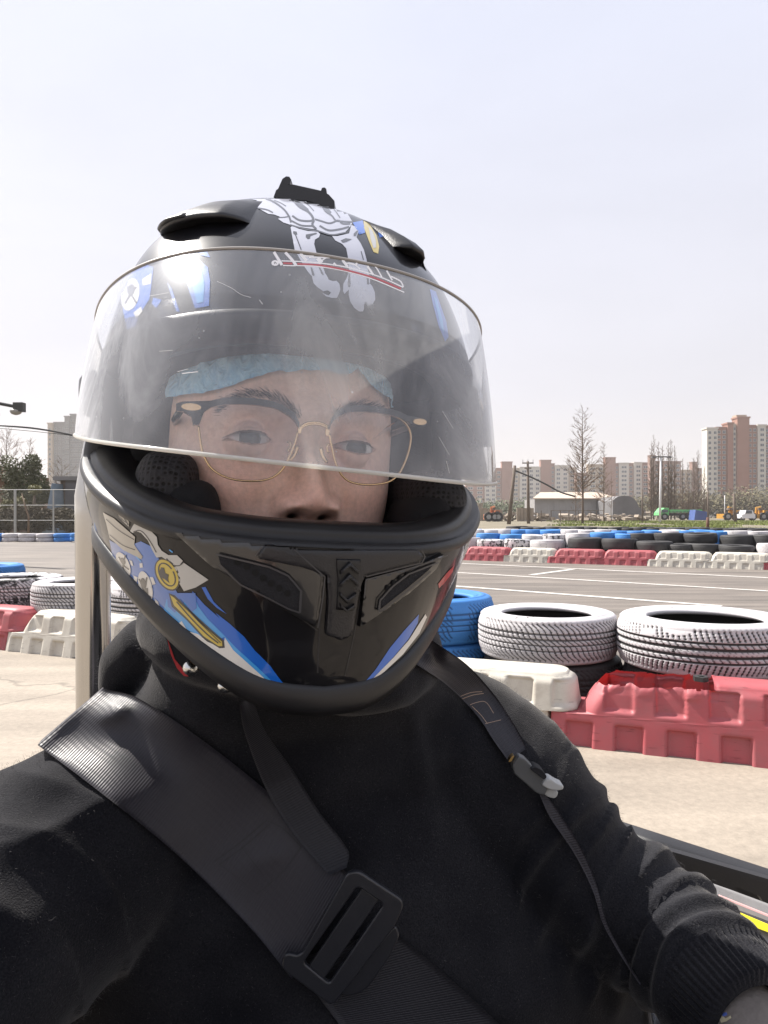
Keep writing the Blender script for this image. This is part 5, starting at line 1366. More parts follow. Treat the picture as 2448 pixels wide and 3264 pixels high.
d = Decal(B_vis); d.line(zL([(208, 265), (306, 270)]), 5.5, .0009); d.line(zL([(356, 272), (600, 288), (900, 345), (1200, 432), (1450, 535)]), 5.5, .0009); d.done('visor_underline', I_logor, helmet)
d = Decal(B_vis)
for pts in [[(112, 255), (122, 265), (112, 272)], [(122, 252), (132, 262), (138, 272)]]: d.line(zL(pts), 1.6, .0009)
d.done('visor_mark_detail', I_dark, helmet)
# a few bright scratches
M_scr = mat('scratch', (.8, .8, .8), .6)
d = Decal(B_vis)
for pts, w in [([(1020, 782), (1120, 830), (1180, 870), (1245, 890)], 2.4), ([(1300, 905), (1322, 935)], 3), ([(575, 880), (700, 858)], 1.6), ([(640, 1245), (730, 1238)], 1.8), ([(760, 1380), (830, 1362)], 2.4), ([(790, 1392), (895, 1380)], 5)]: d.line(z1(pts), w * .5, .0006)
for pts, w in [([(1265, 230), (1335, 345)], 2), ([(1240, 400), (1310, 520)], 1.6), ([(1290, 560), (1310, 640)], 2)]: d.line(z4(pts), w * .5, .0006)
d.done('visor_scratches', M_scr, helmet)
# straps studs under the rim
M_stud = mat('stud_steel', (.6, .6, .58), .25, metal=1.0)
M_redp = mat('red_padding', (.42, .03, .035), .8)
def stud(u, v, Y, r):
    p = P(u, v, Y); b = MB(); b.tube([p + Vector((0, .004, 0)), p, p - Vector((0, .003, 0))], [r, r, r * .5], 14); return b
stud(606, 2130, .405, .0042).build('strap_stud', M_stud, helmet, True); stud(714, 2188, .395, .0036).build('strap_stud', M_stud, helmet, True)
def card(pts, Ys, th, m, name, parent):
    n = len(pts); a = [P(u, v, y) for (u, v), y in zip(pts, Ys)]; c = [p + Vector((0, th, 0)) for p in a]
    return mesh(name, a + c, [tuple(range(n)), tuple(range(2 * n - 1, n - 1, -1))] + [(i, i + n, (i + 1) % n + n, (i + 1) % n) for i in range(n)], m, parent, False)
card(z5([(690, 880), (760, 900), (880, 1060), (895, 1120), (870, 1150), (830, 1155), (780, 1110), (720, 1000)]), [.42] * 8, .004, M_liner, 'chin_strap_tab', helmet)
card(z5([(690, 900), (712, 960), (740, 1040), (790, 1100), (830, 1155), (800, 1150), (755, 1100), (715, 1010)]), [.4195] * 8, .005, M_redp, 'tab_piping', helmet)
card(z5(ell(1075, 1215, 52, 50, 0, 18)), [.400] * 18, .004, M_liner, 'chin_strap_tab', helmet)
# cheek pads
def pad(name, pts, depth, m):
    ctr = sum(pts, Vector()) / len(pts)
    return ctr
M_pad, nt, bb = new_mat('perforated_pad'); N, L = nt.nodes, nt.links
bb.inputs['Base Color'].default_value = (.016, .016, .020, 1); bb.inputs['Roughness'].default_value = .8
tc = N.new('ShaderNodeTexCoord'); vo = N.new('ShaderNodeTexVoronoi'); vo.inputs['Scale'].default_value = 330; vo.inputs['Randomness'].default_value = .25; L.new(tc.outputs['Object'], vo.inputs['Vector'])
rp = N.new('ShaderNodeValToRGB'); rp.color_ramp.elements[0].position = .28; rp.color_ramp.elements[0].color = (.004, .004, .004, 1); rp.color_ramp.elements[1].position = .42; rp.color_ramp.elements[1].color = (.035, .035, .042, 1); L.new(vo.outputs['Distance'], rp.inputs[0]); L.new(rp.outputs[0], bb.inputs['Base Color'])
bp = N.new('ShaderNodeBump'); bp.inputs['Strength'].default_value = .8; bp.inputs['Distance'].default_value = .0012; L.new(vo.outputs['Distance'], bp.inputs['Height']); L.new(bp.outputs[0], bb.inputs['Normal'])
def blob(name, c, axes, m, parent, n=22, bumpy=.06, sq=2.6):
    """soft cushion: superellipsoid in the helmet frame, c=(a,b,c), axes radii"""
    vs = []
    for i in range(n + 1):
        ph = -math.pi / 2 + math.pi * i / n
        for j in range(2 * n):
            t = 2 * math.pi * j / (2 * n)
            f = lambda q: math.copysign(abs(q) ** (2 / sq), q)
            x, y, z = f(math.cos(ph)) * f(math.cos(t)), f(math.cos(ph)) * f(math.sin(t)), f(math.sin(ph))
            k = 1 + bumpy * mnoise.noise(Vector((x * 1.3 + c[0] * 40, y * 1.3, z * 1.3)))
            vs.append(H(c[0] + axes[0] * x * k, c[1] + axes[1] * y * k, c[2] + axes[2] * z * k))
    return mesh(name, vs, grid_faces(n + 1, 2 * n, True), m, parent)
for s in (-1, 1):
    blob('cheek_pad', (s * .086 + .004, .050, .006), (.020, .047, .028), M_pad, helmet, sq=3.0)
    blob('cheek_pad_edge', (s * .074 + .006, .070, -.010), (.018, .038, .027), M_liner, helmet, sq=2.8)
# ------------------------------------------------------------------ person: head
person = empty('person', (-0.05, 0.62, 0.15), 'person in black sweatshirt and blue cap taking a selfie in the kart', 'person')
def skin_mat():
    m = mat('skin', (.45, .27, .2), .48, spec=.45, vcol=True, var=.22, scale=300, bump=.30, bscale=560, bdist=.0009)
    b = m.node_tree.nodes['Principled BSDF']; b.inputs['Subsurface Weight'].default_value = .12; b.inputs['Subsurface Radius'].default_value = (.008, .003, .0015); b.inputs['Subsurface Scale'].default_value = .4
    return m
M_skin = skin_mat()
FD_ = rad(4.5); FSA = -.0046 - .095 * math.sin(FD_)
def HX(a, b, c): return HH(a * math.cos(FD_) + b * math.sin(FD_) + FSA, b * math.cos(FD_) - a * math.sin(FD_), c - .001)     # face frame
def gs(x, y, cx, cy, sx, sy): return math.exp(-((x - cx) / sx) ** 2 - ((y - cy) / sy) ** 2)
EY = .0405; EX = .0312; EB = .0865       # eye height, half spacing, eyeball centre depth
NOSE = [(-.012, .0), (-.006, .001), (-.002, .006), (.001, .0135), (.004, .0178), (.008, .0200), (.012, .0198), (.018, .0168), (.025, .0128), (.032, .0096), (.040, .0078), (.048, .0065), (.058, .0035), (.07, 0)]
NW = [(-.01, .012), (0, .0125), (.008, .0105), (.016, .0085), (.03, .0072), (.045, .0075), (.06, .012)]
def almond(x, y, s):
    """<1 inside the eye opening; s=-1 image left eye"""
    dx = (x - s * EX) * s; dy = y - EY - (-.0012 * dx / .013) * (1 if dx < 0 else -.4)
    w = .0130; t = dx / w
    if abs(t) >= 1: return 9
    up = .0029 * (1 - t * t) ** .75 + .0004; lo = .0025 * (1 - abs(t) ** 2.4)
    return dy / up if dy > 0 else -dy / max(lo, 1e-5)
def face_b(x, y):
    ax = abs(x)
    # head front as a soft superellipse in plan
    w = sinterp([(-.08, .040), (-.05, .054), (-.02, .073), (.01, .0800), (.04, .0810), (.07, .0795), (.10, .072), (.13, .047)], y)
    f = sinterp([(-.08, .070), (-.05, .083), (-.02, .090), (.01, .0935), (.04, .0945), (.06, .0965), (.08, .0945), (.10, .087), (.13, .060)], y)
    if x < 0: w *= .86
    q = min(1.0, ax / w); b = f * (1 - q ** 2.35) ** (1 / 2.0) if q < 1 else 0
    b = b - .01 if False else b
    # sockets, brow ridge, cheeks
    for s in (-1, 1):
        b -= .0055 * gs(x, y, s * .030, .041, .017, .0115)
        b -= .0040 * gs(x, y, s * .0155, .043, .007, .010)
        b += .0028 * gs(x, y, s * .028, .0575, .022, .0065)
        b += .0042 * gs(x, y, s * .040, .014, .019, .015)
        b -= .0018 * gs(x, y, s * .025, .004, .005, .012)          # nasolabial
        b += .0010 * gs(x, y, s * .031, .0305, .013, .0032)        # lower lid bag
    b += .0020 * gs(x, y, 0, .060, .012, .008)
    # nose
    h = sinterp(NOSE, y); nw = sinterp(NW, y)
    xn = abs(x - lerp(.0030, .0006, sstep(.012, .045, y))); b += h * math.exp(-(xn / (nw * 1.12)) ** 2.3)
    for s in (-1, 1):
        b += .0095 * gs(x, y, .0030 + s * .0145, .0050, .0064, .0070)
        b -= .0022 * gs(x, y, .0030 + s * .0215, .0060, .0026, .0064)
        b -= .0115 * gs(x, y, .0030 + s * .0090, -.0002, .0044, .0026)
    b += .0022 * gs(x, y, 0, -.0085, .006, .004) * -1
    # eyelids hug the eyeball
    for s in (-1, 1):
        d2 = (x - s * EX) ** 2 + (y - EY) ** 2
        R = .0120
        if d2 < (.0128) ** 2:
            sp = EB + math.sqrt(max(0, (.0132) ** 2 - d2)) - .0016
            k = sstep(.0128, .0085, math.sqrt(d2)); b = lerp(b, max(b, sp), k)
        al = almond(x, y, s)
        dyc = y - EY
        # upper lid crease
        b -= .0010 * math.exp(-((dyc - .0062 - .0010 * (1 - ((x - s * EX) / .014) ** 2)) / .0011) ** 2) * math.exp(-((x - s * EX) / .013) ** 4)
        if al < 1.0:
            b = EB + math.sqrt(max(1e-9, R * R - d2)) - .0006
        elif al < 1.3:
            b += .0004
    return b
SKIN = Vector((.88, .60, .49))
def face_col(x, y):
    c = SKIN.copy()
    red = .55 * gs(x, y, 0, .006, .016, .012) + .5 * (gs(x, y, -.042, .012, .022, .016) + gs(x, y, .042, .012, .022, .016))
    c = c.lerp(Vector((.86, .49, .41)), min(.8, red))
    c = c.lerp(Vector((.89, .63, .51)), .6 * gs(x, y, 0, .085, .05, .016))
    for s in (-1, 1):
        c = c.lerp(Vector((.66, .45, .40)), .45 * gs(x, y, s * .030, .031, .015, .006))
        c = c.lerp(Vector((.012, .008, .007)), min(1, 1.35 * gs(x, y, .0030 + s * .0090, -.0004, .0036, .0021)))
        al = almond(x, y, s); dx = x - s * EX; dy = y - EY
        gx = dx - (-.0012); r = math.hypot(gx, dy - .0004)      # gaze slightly towards the lens
        if al < 1.0:
            c = Vector((.52, .49, .48)).lerp(Vector((.46, .28, .25)), sstep(.007, .0125, abs(dx)))
            if r < .0059: c = Vector((.030, .020, .014)) if r < .0052 else Vector((.018, .012, .010))
            if r < .0022: c = Vector((.004, .004, .004))
            c *= lerp(1.0, .75, sstep(.4, 1.0, al if dy > 0 else 0))
        elif al < 1.45 and dy > 0: c = c.lerp(Vector((.03, .02, .018)), .85)
        elif al < 1.35: c = c.lerp(Vector((.25, .13, .11)), .6)
        c = c.lerp(Vector((.16, .10, .085)), .30 * gs(x, y, s * .030, .0585, .020, .0042))
    if y < -.0105: c = c.lerp(Vector((.36, .13, .12)), sstep(-.0105, -.014, y) * sstep(.026, .018, abs(x)))
    return c
def axis(lo, hi, fine, coarse, zones):
    out = [lo]
    while out[-1] < hi:
        x = out[-1]; out.append(x + (fine if any(a <= x <= b for a, b in zones) else coarse))
    return out
xs = axis(-.0815, .0815, .00042, .0011, [(-.047, -.016), (.016, .047)])
ys = axis(-.075, .125, .00036, .0011, [(.034, .048), (-.005, .006)])
vs, cs = [], []
JAW = [(-.08, .040), (-.05, .054), (-.02, .074), (.01, .0815), (.2, .0815)]
for y in ys:
    for x in xs:
        xj = x * min(1.0, sinterp(JAW, y) / .0815) * (1.0 if x > -.050 else lerp(1.0, .87, sstep(-.050, -.0815, x))); vs.append(HX(xj, face_b(xj, y), y)); cs.append(tuple(face_col(x, y)))
fs = grid_faces(len(ys), len(xs))
# close the back of the head and the neck into the same mesh
k = len(vs); nb = 40
rows = []
for i in range(26):
    t = i / 25; y = lerp(.125, -.075, t)
    w = sinterp([(-.08, .040), (-.05, .054), (-.02, .073), (.03, .0810), (.07, .0795), (.10, .072), (.125, .050)], y)
    for j in range(nb + 1):
        a = math.pi * j / nb
        vs.append(HX(w * math.cos(a) * (1 if math.cos(a) > 0 else .86), -.095 * math.sin(a) * (1 if y > -.02 else .75), y)); cs.append(tuple(SKIN))
fs += [tuple(q + k for q in f) for f in grid_faces(26, nb + 1)]
k = len(vs)
for i in range(10):
    t = i / 9
    for j in range(32):
        a = 2 * math.pi * j / 32
        top = HH(.052 * math.cos(a), -.045 + .05 * math.sin(a), -.045); bot = Vector((-.066 + .060 * math.cos(a), .61 - .06 * math.sin(a), CH - .20))
        vs.append(top.lerp(bot, t)); cs.append(tuple(SKIN))
fs += [tuple(q + k for q in f) for f in grid_faces(10, 32, True)]
M_eye = mat('eye_wet', (.5, .5, .5), .06, spec=.6, vcol=True, coat=.6)
nx_ = len(xs); mids_ = [0] * len(fs)
for r_ in range(len(ys) - 1):
    if not .034 < ys[r_] < .047: continue
    for c_ in range(nx_ - 1):
        xx, yy = (xs[c_] + xs[c_ + 1]) / 2, (ys[r_] + ys[r_ + 1]) / 2
        if almond(xx, yy, -1) < 1 or almond(xx, yy, 1) < 1: mids_[r_ * (nx_ - 1) + c_] = 1
head = mesh('head', vs, fs, [M_skin, M_eye], person, cols=cs, mids=mids_)
B_head = bvh_of(head)
# eyebrows
M_brow = mat('brow_hair', (.05, .04, .036), .6)
rnd = random.Random(5)
for s, path in ((-1, [(700, 1300), (740, 1268), (800, 1252), (870, 1262), (930, 1298), (958, 1322)]), (1, [(1062, 1322), (1095, 1302), (1150, 1292), (1200, 1300), (1240, 1322), (1262, 1345)])):
    b = MB(); c = spline(path, 190)
    for i, (u, v) in enumerate(c):
        t = i / 189
        for q in range(2):
            uu, vv = u + rnd.gauss(0, 4), v + rnd.gauss(0, 9 if s < 0 else 7) + 6
            h = hit(uu, vv, B_head)
            if not h: continue
            ln = rnd.uniform(14, 30) * (1 - .3 * abs(t - .5)); outw = -1 if s < 0 else 1
            tin = t if s < 0 else 1 - t           # 0 outer .. 1 inner
            ang = lerp(.1, 1.25, tin ** 1.6) + rnd.gauss(0, .16)
            u2, v2 = uu + outw * ln * math.cos(ang), vv - ln * math.sin(ang) * (1 if tin > .25 else -.2)
            h2 = hit(u2, v2, B_head)
            if not h2: continue
            hm = (h[0] + h2[0]) / 2 + h[1] * .0012
            b.tube([h[0], hm, h2[0] + h2[1] * .0006], [.00011, .00010, .00003], 3, cap=False)
    b.build('eyebrow', M_brow, person)
# lashes
for s in (-1, 1):
    b = MB()
    for i in range(46):
        t = -1 + 2 * i / 45
        x = s * EX + t * .0122; y = EY + .0029 * (1 - t * t) ** .75 + .0002
        p0 = HX(x, face_b(x, y + .0006) + .0002, y + .0003); p1 = HX(x + t * .0016, face_b(x, y) + .0042, y - .0004 + .0008 * abs(t))
        b.tube([p0, p0.lerp(p1, .5) - HU * .0004, p1], [.00009, .00007, .00002], 3, cap=False)
    b.build('eyelash', M_brow, person)

# ------------------------------------------------------------------ shower cap
cap_lo = zF([(-80, 280), (0, 245), (140, 225), (280, 200), (380, 165), (480, 130), (600, 98), (700, 86), (830, 84), (950, 76), (1010, 100), (1060, 110), (1095, 96), (1130, 70), (1165, 105), (1200, 140), (1300, 250), (1340, 300), (1380, 322), (1440, 335), (1500, 345)])
cap_hi = zF([(1560, 300), (1500, 120), (1350, -30), (1100, -110), (800, -190), (500, -190), (200, -120), (-40, -20), (-120, 150)])
V, Fc = patch(cap_lo + cap_hi, B_head, 0.0, 7.0)
ctr = HH(0, 0, .05)
nv = []
for p in V:
    n = (p - ctr).normalized(); a, b_, c = (p - HC).dot(HR), (p - HC).dot(HF), (p - HC).dot(HU)
    wv = .0030 * mnoise.noise(Vector((a * 95, c * 60, 2))) + .0018 * mnoise.noise(Vector((a * 260, c * 120, 5)))
    nv.append(p + n * (.0042 + wv))
M_capb, nt, bb = new_mat('blue_nonwoven'); bb.inputs['Base Color'].default_value = (.16, .42, .62, 1); bb.inputs['Roughness'].default_value = .65; bb.inputs['Sheen Weight'].default_value = .2
N, L = nt.nodes, nt.links; tc = N.new('ShaderNodeTexCoord'); nz = N.new('ShaderNodeTexNoise'); nz.inputs['Scale'].default_value = 130; nz.inputs['Detail'].default_value = 5; nz.inputs['Distortion'].default_value = 1.2; L.new(tc.outputs['Object'], nz.inputs['Vector'])
rp = N.new('ShaderNodeValToRGB'); rp.color_ramp.elements[0].position = .35; rp.color_ramp.elements[0].color = (.26, .54, .80, 1); rp.color_ramp.elements[1].position = .62; rp.color_ramp.elements[1].color = (.44, .74, .94, 1); L.new(nz.outputs['Fac'], rp.inputs[0]); L.new(rp.outputs[0], bb.inputs['Base Color'])
bp = N.new('ShaderNodeBump'); bp.inputs['Strength'].default_value = .9; bp.inputs['Distance'].default_value = .004; L.new(nz.outputs['Fac'], bp.inputs['Height']); L.new(bp.outputs[0], bb.inputs['Normal'])
cap = mesh('shower_cap', nv + V, Fc + [tuple(reversed([q + len(V) for q in f])) for f in Fc], M_capb, None)
tag(cap, 'thin light blue disposable cap on the forehead under the helmet', 'cap')

# ------------------------------------------------------------------ glasses
glasses = empty('glasses', HH(0, .11, .03), 'browline glasses with black upper rims and thin gold lower rims', 'glasses')
M_gold = mat('gold_wire', (.70, .50, .30), .22, metal=1.0); M_blackf = mat('black_acetate', (.012, .012, .014), .25, coat=.6)
def gp_(u, v, bb=.1125):
    """point on the slightly wrapped lens plane"""
    d = ray(u, v)
    for _ in range(3):
        t = (HC + HF * bb - CAM).dot(HF) / d.dot(HF); p = CAM + d * t
        a = (p - HC).dot(HR); bb2 = .1125 - 1.7 * a * a
        bb = bb2
    return p
def curve(pts, n=60): return [gp_(*q) for q in spline(pts, n)]
LB = zF([(162, 405), (172, 480), (192, 580), (235, 660), (300, 710), (380, 738), (480, 748), (570, 742), (640, 715), (690, 665), (730, 590), (762, 510), (780, 440)])
RB = zF([(975, 455), (990, 530), (1010, 620), (1045, 700), (1090, 745), (1150, 765), (1220, 771), (1300, 764), (1360, 745), (1410, 700), (1450, 620), (1475, 540), (1483, 470), (1470, 420), (1440, 380), (1400, 352)])
LT = zF([(165, 400), (172, 360), (195, 315), (240, 285), (330, 268), (440, 266), (540, 274), (640, 294), (710, 330), (760, 372), (785, 420)])
RT = zF([(972, 432), (985, 390), (1020, 348), (1090, 318), (1170, 312), (1260, 318), (1340, 332), (1410, 352), (1450, 372)])
for pts in (LB, RB):
    b = MB(); b.tube(curve(pts, 70), .0006, 6); b.build('lower_rim', M_gold, glasses, True)
for pts, wd in ((LT, .0020), (RT, .0019)):
    c = curve(pts, 50); vs = []; n = len(c)
    for i, p in enumerate(c):
        t = i / (n - 1); w = wd * (1.0 if 0.08 < t else .7)
        for o, f in ((1, 1), (1, -1), (-1, -1), (-1, 1)): vs.append(p + HU * w * o * .9 + HF * .0016 * f + HU * .0012)
    mesh('brow_bar', vs, grid_faces(n, 4, True) + [(3, 2, 1, 0), tuple((n - 1) * 4 + j for j in range(4))], M_blackf, glasses, False)
# end pieces (temples' front lugs) with gold plates, temples running back
for s, quad, plate in ((-1, [(22, 268), (60, 255), (240, 250), (330, 268), (240, 290), (195, 320), (165, 400), (128, 400), (120, 350), (70, 318), (25, 312)], ell(115, 290, 62, 22, 4)), (1, [(1410, 350), (1330, 318), (1480, 345), (1560, 362), (1576, 375), (1570, 404), (1540, 402), (1480, 396), (1450, 376)], ell(1533, 382, 42, 19, 4))):
    q = zF(quad); n = len(q); a = [gp_(*p) + HF * .0012 for p in q]; c = [p - HF * .004 for p in a]
    mesh('end_piece', a + c, [tuple(range(n)), tuple(range(2 * n - 1, n - 1, -1))] + [(i, i + n, (i + 1) % n + n, (i + 1) % n) for i in range(n)], M_blackf, glasses, False)
    q = zF(plate); n = len(q); a = [gp_(*p) + HF * .0018 for p in q]; c = [p - HF * .0012 for p in a]
    mesh('gold_plate', a + c, [tuple(range(n)), tuple(range(2 * n - 1, n - 1, -1))] + [(i, i + n, (i + 1) % n + n, (i + 1) % n) for i in range(n)], M_gold, glasses, False)
    b = MB(); e = gp_(*zF([(60, 290)])[0]) if s < 0 else gp_(*zF([(1550, 385)])[0]); b.tube([e, e - HF * .05 + HR * s * .002, e - HF * .10], .0022, 6); b.build('temple', M_blackf, glasses, True)
b = MB()
for dy in (0, 12): b.tube(curve(zF([(795, 412 + dy), (830, 390 + dy), (880, 382 + dy), (930, 390 + dy), (968, 410 + dy)]), 20), .0007, 6)
b.build('bridge', M_gold, glasses, True)
for x, y in ((790, 425), (962, 440)):
    b = MB(); q = zF([(x - 12, y - 14), (x + 14, y - 12), (x + 6, y + 28), (x - 10, y + 26)]); a = [gp_(*p) + HF * .001 for p in q]; b.add(a + [p - HF * .002 for p in a], [(0, 1, 2, 3), (7, 6, 5, 4), (0, 4, 5, 1), (1, 5, 6, 2), (2, 6, 7, 3), (3, 7, 4, 0)]); b.build('rim_lug', M_gold, glasses)
for pts in ([(785, 520), (778, 560), (755, 600), (728, 622)], [(935, 535), (945, 580), (962, 615), (978, 632)]):
    b = MB(); b.tube([p - HF * .005 for p in curve(zF(pts), 14)], [.0004] + [.0012] * 12 + [.0004], 6); b.build('nose_pad', M_gold, glasses, True)
for pts in ([(718, 502), (738, 508), (735, 540), (722, 552), (730, 565)], [(995, 515), (972, 522), (968, 555), (978, 572)]):
    b = MB(); b.tube([p - HF * .002 for p in curve(zF(pts), 10)], .0006, 5); b.build('pad_arm', M_gold, glasses, True)
M_lens, nt, bb = new_mat('lens'); N, L = nt.nodes, nt.links; N.remove(bb)
tr = N.new('ShaderNodeBsdfTransparent'); tr.inputs[0].default_value = (.95, .955, .97, 1); gl = N.new('ShaderNodeBsdfGlossy'); gl.inputs['Roughness'].default_value = .02; fr = N.new('ShaderNodeFresnel'); fr.inputs[0].default_value = 1.35
mx = N.new('ShaderNodeMixShader'); L.new(fr.outputs[0], mx.inputs[0]); L.new(tr.outputs[0], mx.inputs[1]); L.new(gl.outputs[0], mx.inputs[2]); L.new(mx.outputs[0], N['Material Output'].inputs['Surface'])
for bot, top in ((LB, LT), (RB, RT)):
    loop = curve(bot, 40) + list(reversed(curve(top, 30))); c = sum(loop, Vector()) / len(loop); n = len(loop)
    mesh('lens', loop + [c], [(i, (i + 1) % n, n) for i in range(n)], M_lens, glasses)
# ------------------------------------------------------------------ sweatshirt (one continuous surface)
def cz(z): return CH + z
def loft(secs, n=40):
    """secs: (centre, half width vector, half depth vector, exponent)"""
    vs = []
    for c, w, d_, e in secs:
        for j in range(n):
            t = 2 * math.pi * j / n; f = lambda q: math.copysign(abs(q) ** (2 / e), q)
            vs.append(Vector(c) + Vector(w) * f(math.cos(t)) + Vector(d_) * f(math.sin(t)))
    k = len(secs)
    return vs, grid_faces(k, n, True) + [tuple(range(n - 1, -1, -1)), tuple((k - 1) * n + j for j in range(n))]
def arm(pts, rr, n=28):
    m = MB(); c = spline(pts, 30); r = spline([(0, q) for q in rr], 30) if False else [interp([(i / (len(rr) - 1), q) for i, q in enumerate(rr)], k / 29) for k in range(30)]
    m.tube([Vector(q) for q in c], r, n); return m.v, m.f
TX, TY = -0.055, 0.635
secs = [((TX + .03, TY + .02, cz(-.62)), (.260, .03, 0), (0, .13, 0), 2.6), ((TX + .03, TY, cz(-.48)), (.268, .03, 0), (0, .137, 0), 2.6), ((TX + .025, TY - .005, cz(-.36)), (.258, .035, 0), (0, .135, 0), 2.4),
        ((TX + .005, TY - .005, cz(-.28)), (.225, .04, 0), (0, .125, 0), 2.3), ((TX + .0, TY, cz(-.215)), (.190, .045, 0), (0, .108, 0), 2.2), ((TX - .005, TY - .015, cz(-.165)), (.155, .035, 0), (0, .098, 0), 2.1), ((TX - .012, TY - .04, cz(-.128)), (.118, .018, 0), (0, .098, 0), 2.0), ((TX - .017, TY - .055, cz(-.085)), (.094, .012, 0), (0, .090, 0), 2.0)]
parts = [loft(secs)]
R_SH = [(.000, .655, cz(-.215)), (.055, .645, cz(-.212)), (.100, .630, cz(-.244)), (.162, .600, cz(-.302)), (.2134, .570, cz(-.3247)), (.2317, .535, cz(-.3326)), (.2404, .500, cz(-.3370))]
parts.append(arm(R_SH, [.050, .076, .078, .066, .056, .050, .046]))
L_SH = [(-.140, .60, cz(-.225)), (-.205, .545, cz(-.240)), (-.255, .46, cz(-.268)), (-.285, .34, cz(-.295)), (-.27, .20, cz(-.275)), (-.20, .08, cz(-.19))]
parts.append(arm(L_SH, [.082, .082, .076, .064, .052, .043]))
# collar roll
m = MB(); ring = []
for i in range(25):
    a = 2 * math.pi * i / 24; ring.append((TX - .018 + .098 * math.cos(a), TY - .055 + .092 * math.sin(a), cz(-.096) + .005 * math.sin(2 * a) - .012 * math.cos(a) + .012 * math.sin(a)))
m.tube(ring, .022, 16, cap=False); parts.append((m.v, m.f))
m = MB(); m.tube([P(375, 2225, .60), P(408, 2135, .60), P(475, 2068, .595), P(570, 2050, .585)], [.018, .025, .027, .020], 14); parts.append((m.v, m.f))
M2 = MB()
for v, f in parts: M2.add(v, f)
tmp = M2.build('tmp_body', M_liner)
rm = tmp.modifiers.new('r', 'REMESH'); rm.mode = 'VOXEL'; rm.voxel_size = 0.0036
sm = tmp.modifiers.new('s', 'SMOOTH'); sm.factor = .5; sm.iterations = 12
dg = bpy.context.evaluated_depsgraph_get(); ev = tmp.evaluated_get(dg); me = bpy.data.meshes.new_from_object(ev)
bpy.data.objects.remove(tmp)
# folds
def seg_t(p, pts):
    best = (9, 0, None); acc = 0
    for a, b in zip(pts, pts[1:]):
        a, b = Vector(a), Vector(b); d = b - a; t = clamp((p - a).dot(d) / d.length_squared); q = a + d * t; ds = (p - q).length
        if ds < best[0]: best = (ds, acc + t * d.length, (p - q))
        acc += d.length
    return best
me.calc_loop_triangles()
nv = [v.normal.copy() for v in me.vertices]; co = [v.co.copy() for v in me.vertices]
RS = spline(R_SH, 12); LS = spline(L_SH, 14)
for i, p in enumerate(co):
    n = nv[i]; d = 0.0
    ds, s, off = seg_t(p, RS)
    wr = sstep(.012, -.008, ds - .075) if p.x > .10 else 0
    if wr > 0:
        sw = s + .018 * mnoise.noise(p * 12) + .12 * (off.x * .35 - off.z * .15)
        amp = .0068 * sstep(.10, .18, s) + .0012
        rd = .5 + .5 * math.sin(sw * 235 + 2.4 * mnoise.noise(p * 14))
        d += wr * amp * (rd ** 1.8 - .3) * (.35 + 1.3 * abs(mnoise.noise(p * 15 + Vector((3, 0, 0)))))
    ds, s, off = seg_t(p, LS)
    if p.x < -.16:
        wl = sstep(.10, .07, ds)
        rd = abs(math.sin(s * 62 + 2.2 * mnoise.noise(p * 9) - off.z * 20))
        d += wl * .0045 * ((1 - rd) ** 1.4 - .3)
    # chest: broad soft drapes
    q = Vector((p.x * 9 + p.z * 3, p.y * 4, p.z * 4))
    d += .0045 * mnoise.noise(q) + .0020 * mnoise.noise(p * 26)
    # long vertical crease on the breast
    u = U0 + p.x / p.y * F; v = V0 - (p.z - CH) / p.y * F
    cr = abs(u - (1310 + (v - 2300) * .18)); d += .0035 * math.exp(-(cr / 34) ** 2) * sstep(2150, 2350, v) * sstep(2800, 2600, v)
    # shoulder wrinkles under the wide belt
    if u < 900 and v > 2450:
        rd = abs(math.sin((v + .22 * u) / 105 + 1.2 * mnoise.noise(p * 11))); d += .0040 * ((1 - rd) ** 1.5 - .3) * sstep(2450, 2550, v) * sstep(3000, 2800, v)
    me.vertices[i].co = p + n * d
def fleece():
    m, nt, b = new_mat('black_fleece'); N, L = nt.nodes, nt.links
    tc = N.new('ShaderNodeTexCoord')
    n = N.new('ShaderNodeTexNoise'); n.inputs['Scale'].default_value = 900; n.inputs['Detail'].default_value = 3; L.new(tc.outputs['Object'], n.inputs['Vector'])
    n2 = N.new('ShaderNodeTexNoise'); n2.inputs['Scale'].default_value = 14; n2.inputs['Detail'].default_value = 2; L.new(tc.outputs['Object'], n2.inputs['Vector'])
    mm = N.new('ShaderNodeMath'); mm.operation = 'MULTIPLY'; L.new(n.outputs['Fac'], mm.inputs[0]); L.new(n2.outputs['Fac'], mm.inputs[1])
    r = N.new('ShaderNodeValToRGB'); r.color_ramp.elements[0].position = .15; r.color_ramp.elements[0].color = (.0042, .0046, .0072, 1); r.color_ramp.elements[1].position = .42; r.color_ramp.elements[1].color = (.021, .0212, .025, 1); L.new(mm.outputs[0], r.inputs[0]); L.new(r.outputs[0], b.inputs['Base Color'])
    b.inputs['Roughness'].default_value = .95; b.inputs['Specular IOR Level'].default_value = .15
    b.inputs['Sheen Weight'].default_value = .15; b.inputs['Sheen Roughness'].default_value = .45; b.inputs['Sheen Tint'].default_value = (.9, .86, .82, 1)
    bp = N.new('ShaderNodeBump'); bp.inputs['Strength'].default_value = .6; bp.inputs['Distance'].default_value = .0009; L.new(n.outputs['Fac'], bp.inputs['Height']); L.new(bp.outputs[0], b.inputs['Normal'])
    return m
M_fleece = fleece()
me.materials.clear(); me.materials.append(M_fleece)
me.polygons.foreach_set('use_smooth', [True] * len(me.polygons))
for v in me.vertices: v.co -= Vector(person.location)
body = bpy.data.objects.new('sweatshirt', me); COL.objects.link(body); body.parent = person
B_body = bvh_of(body)
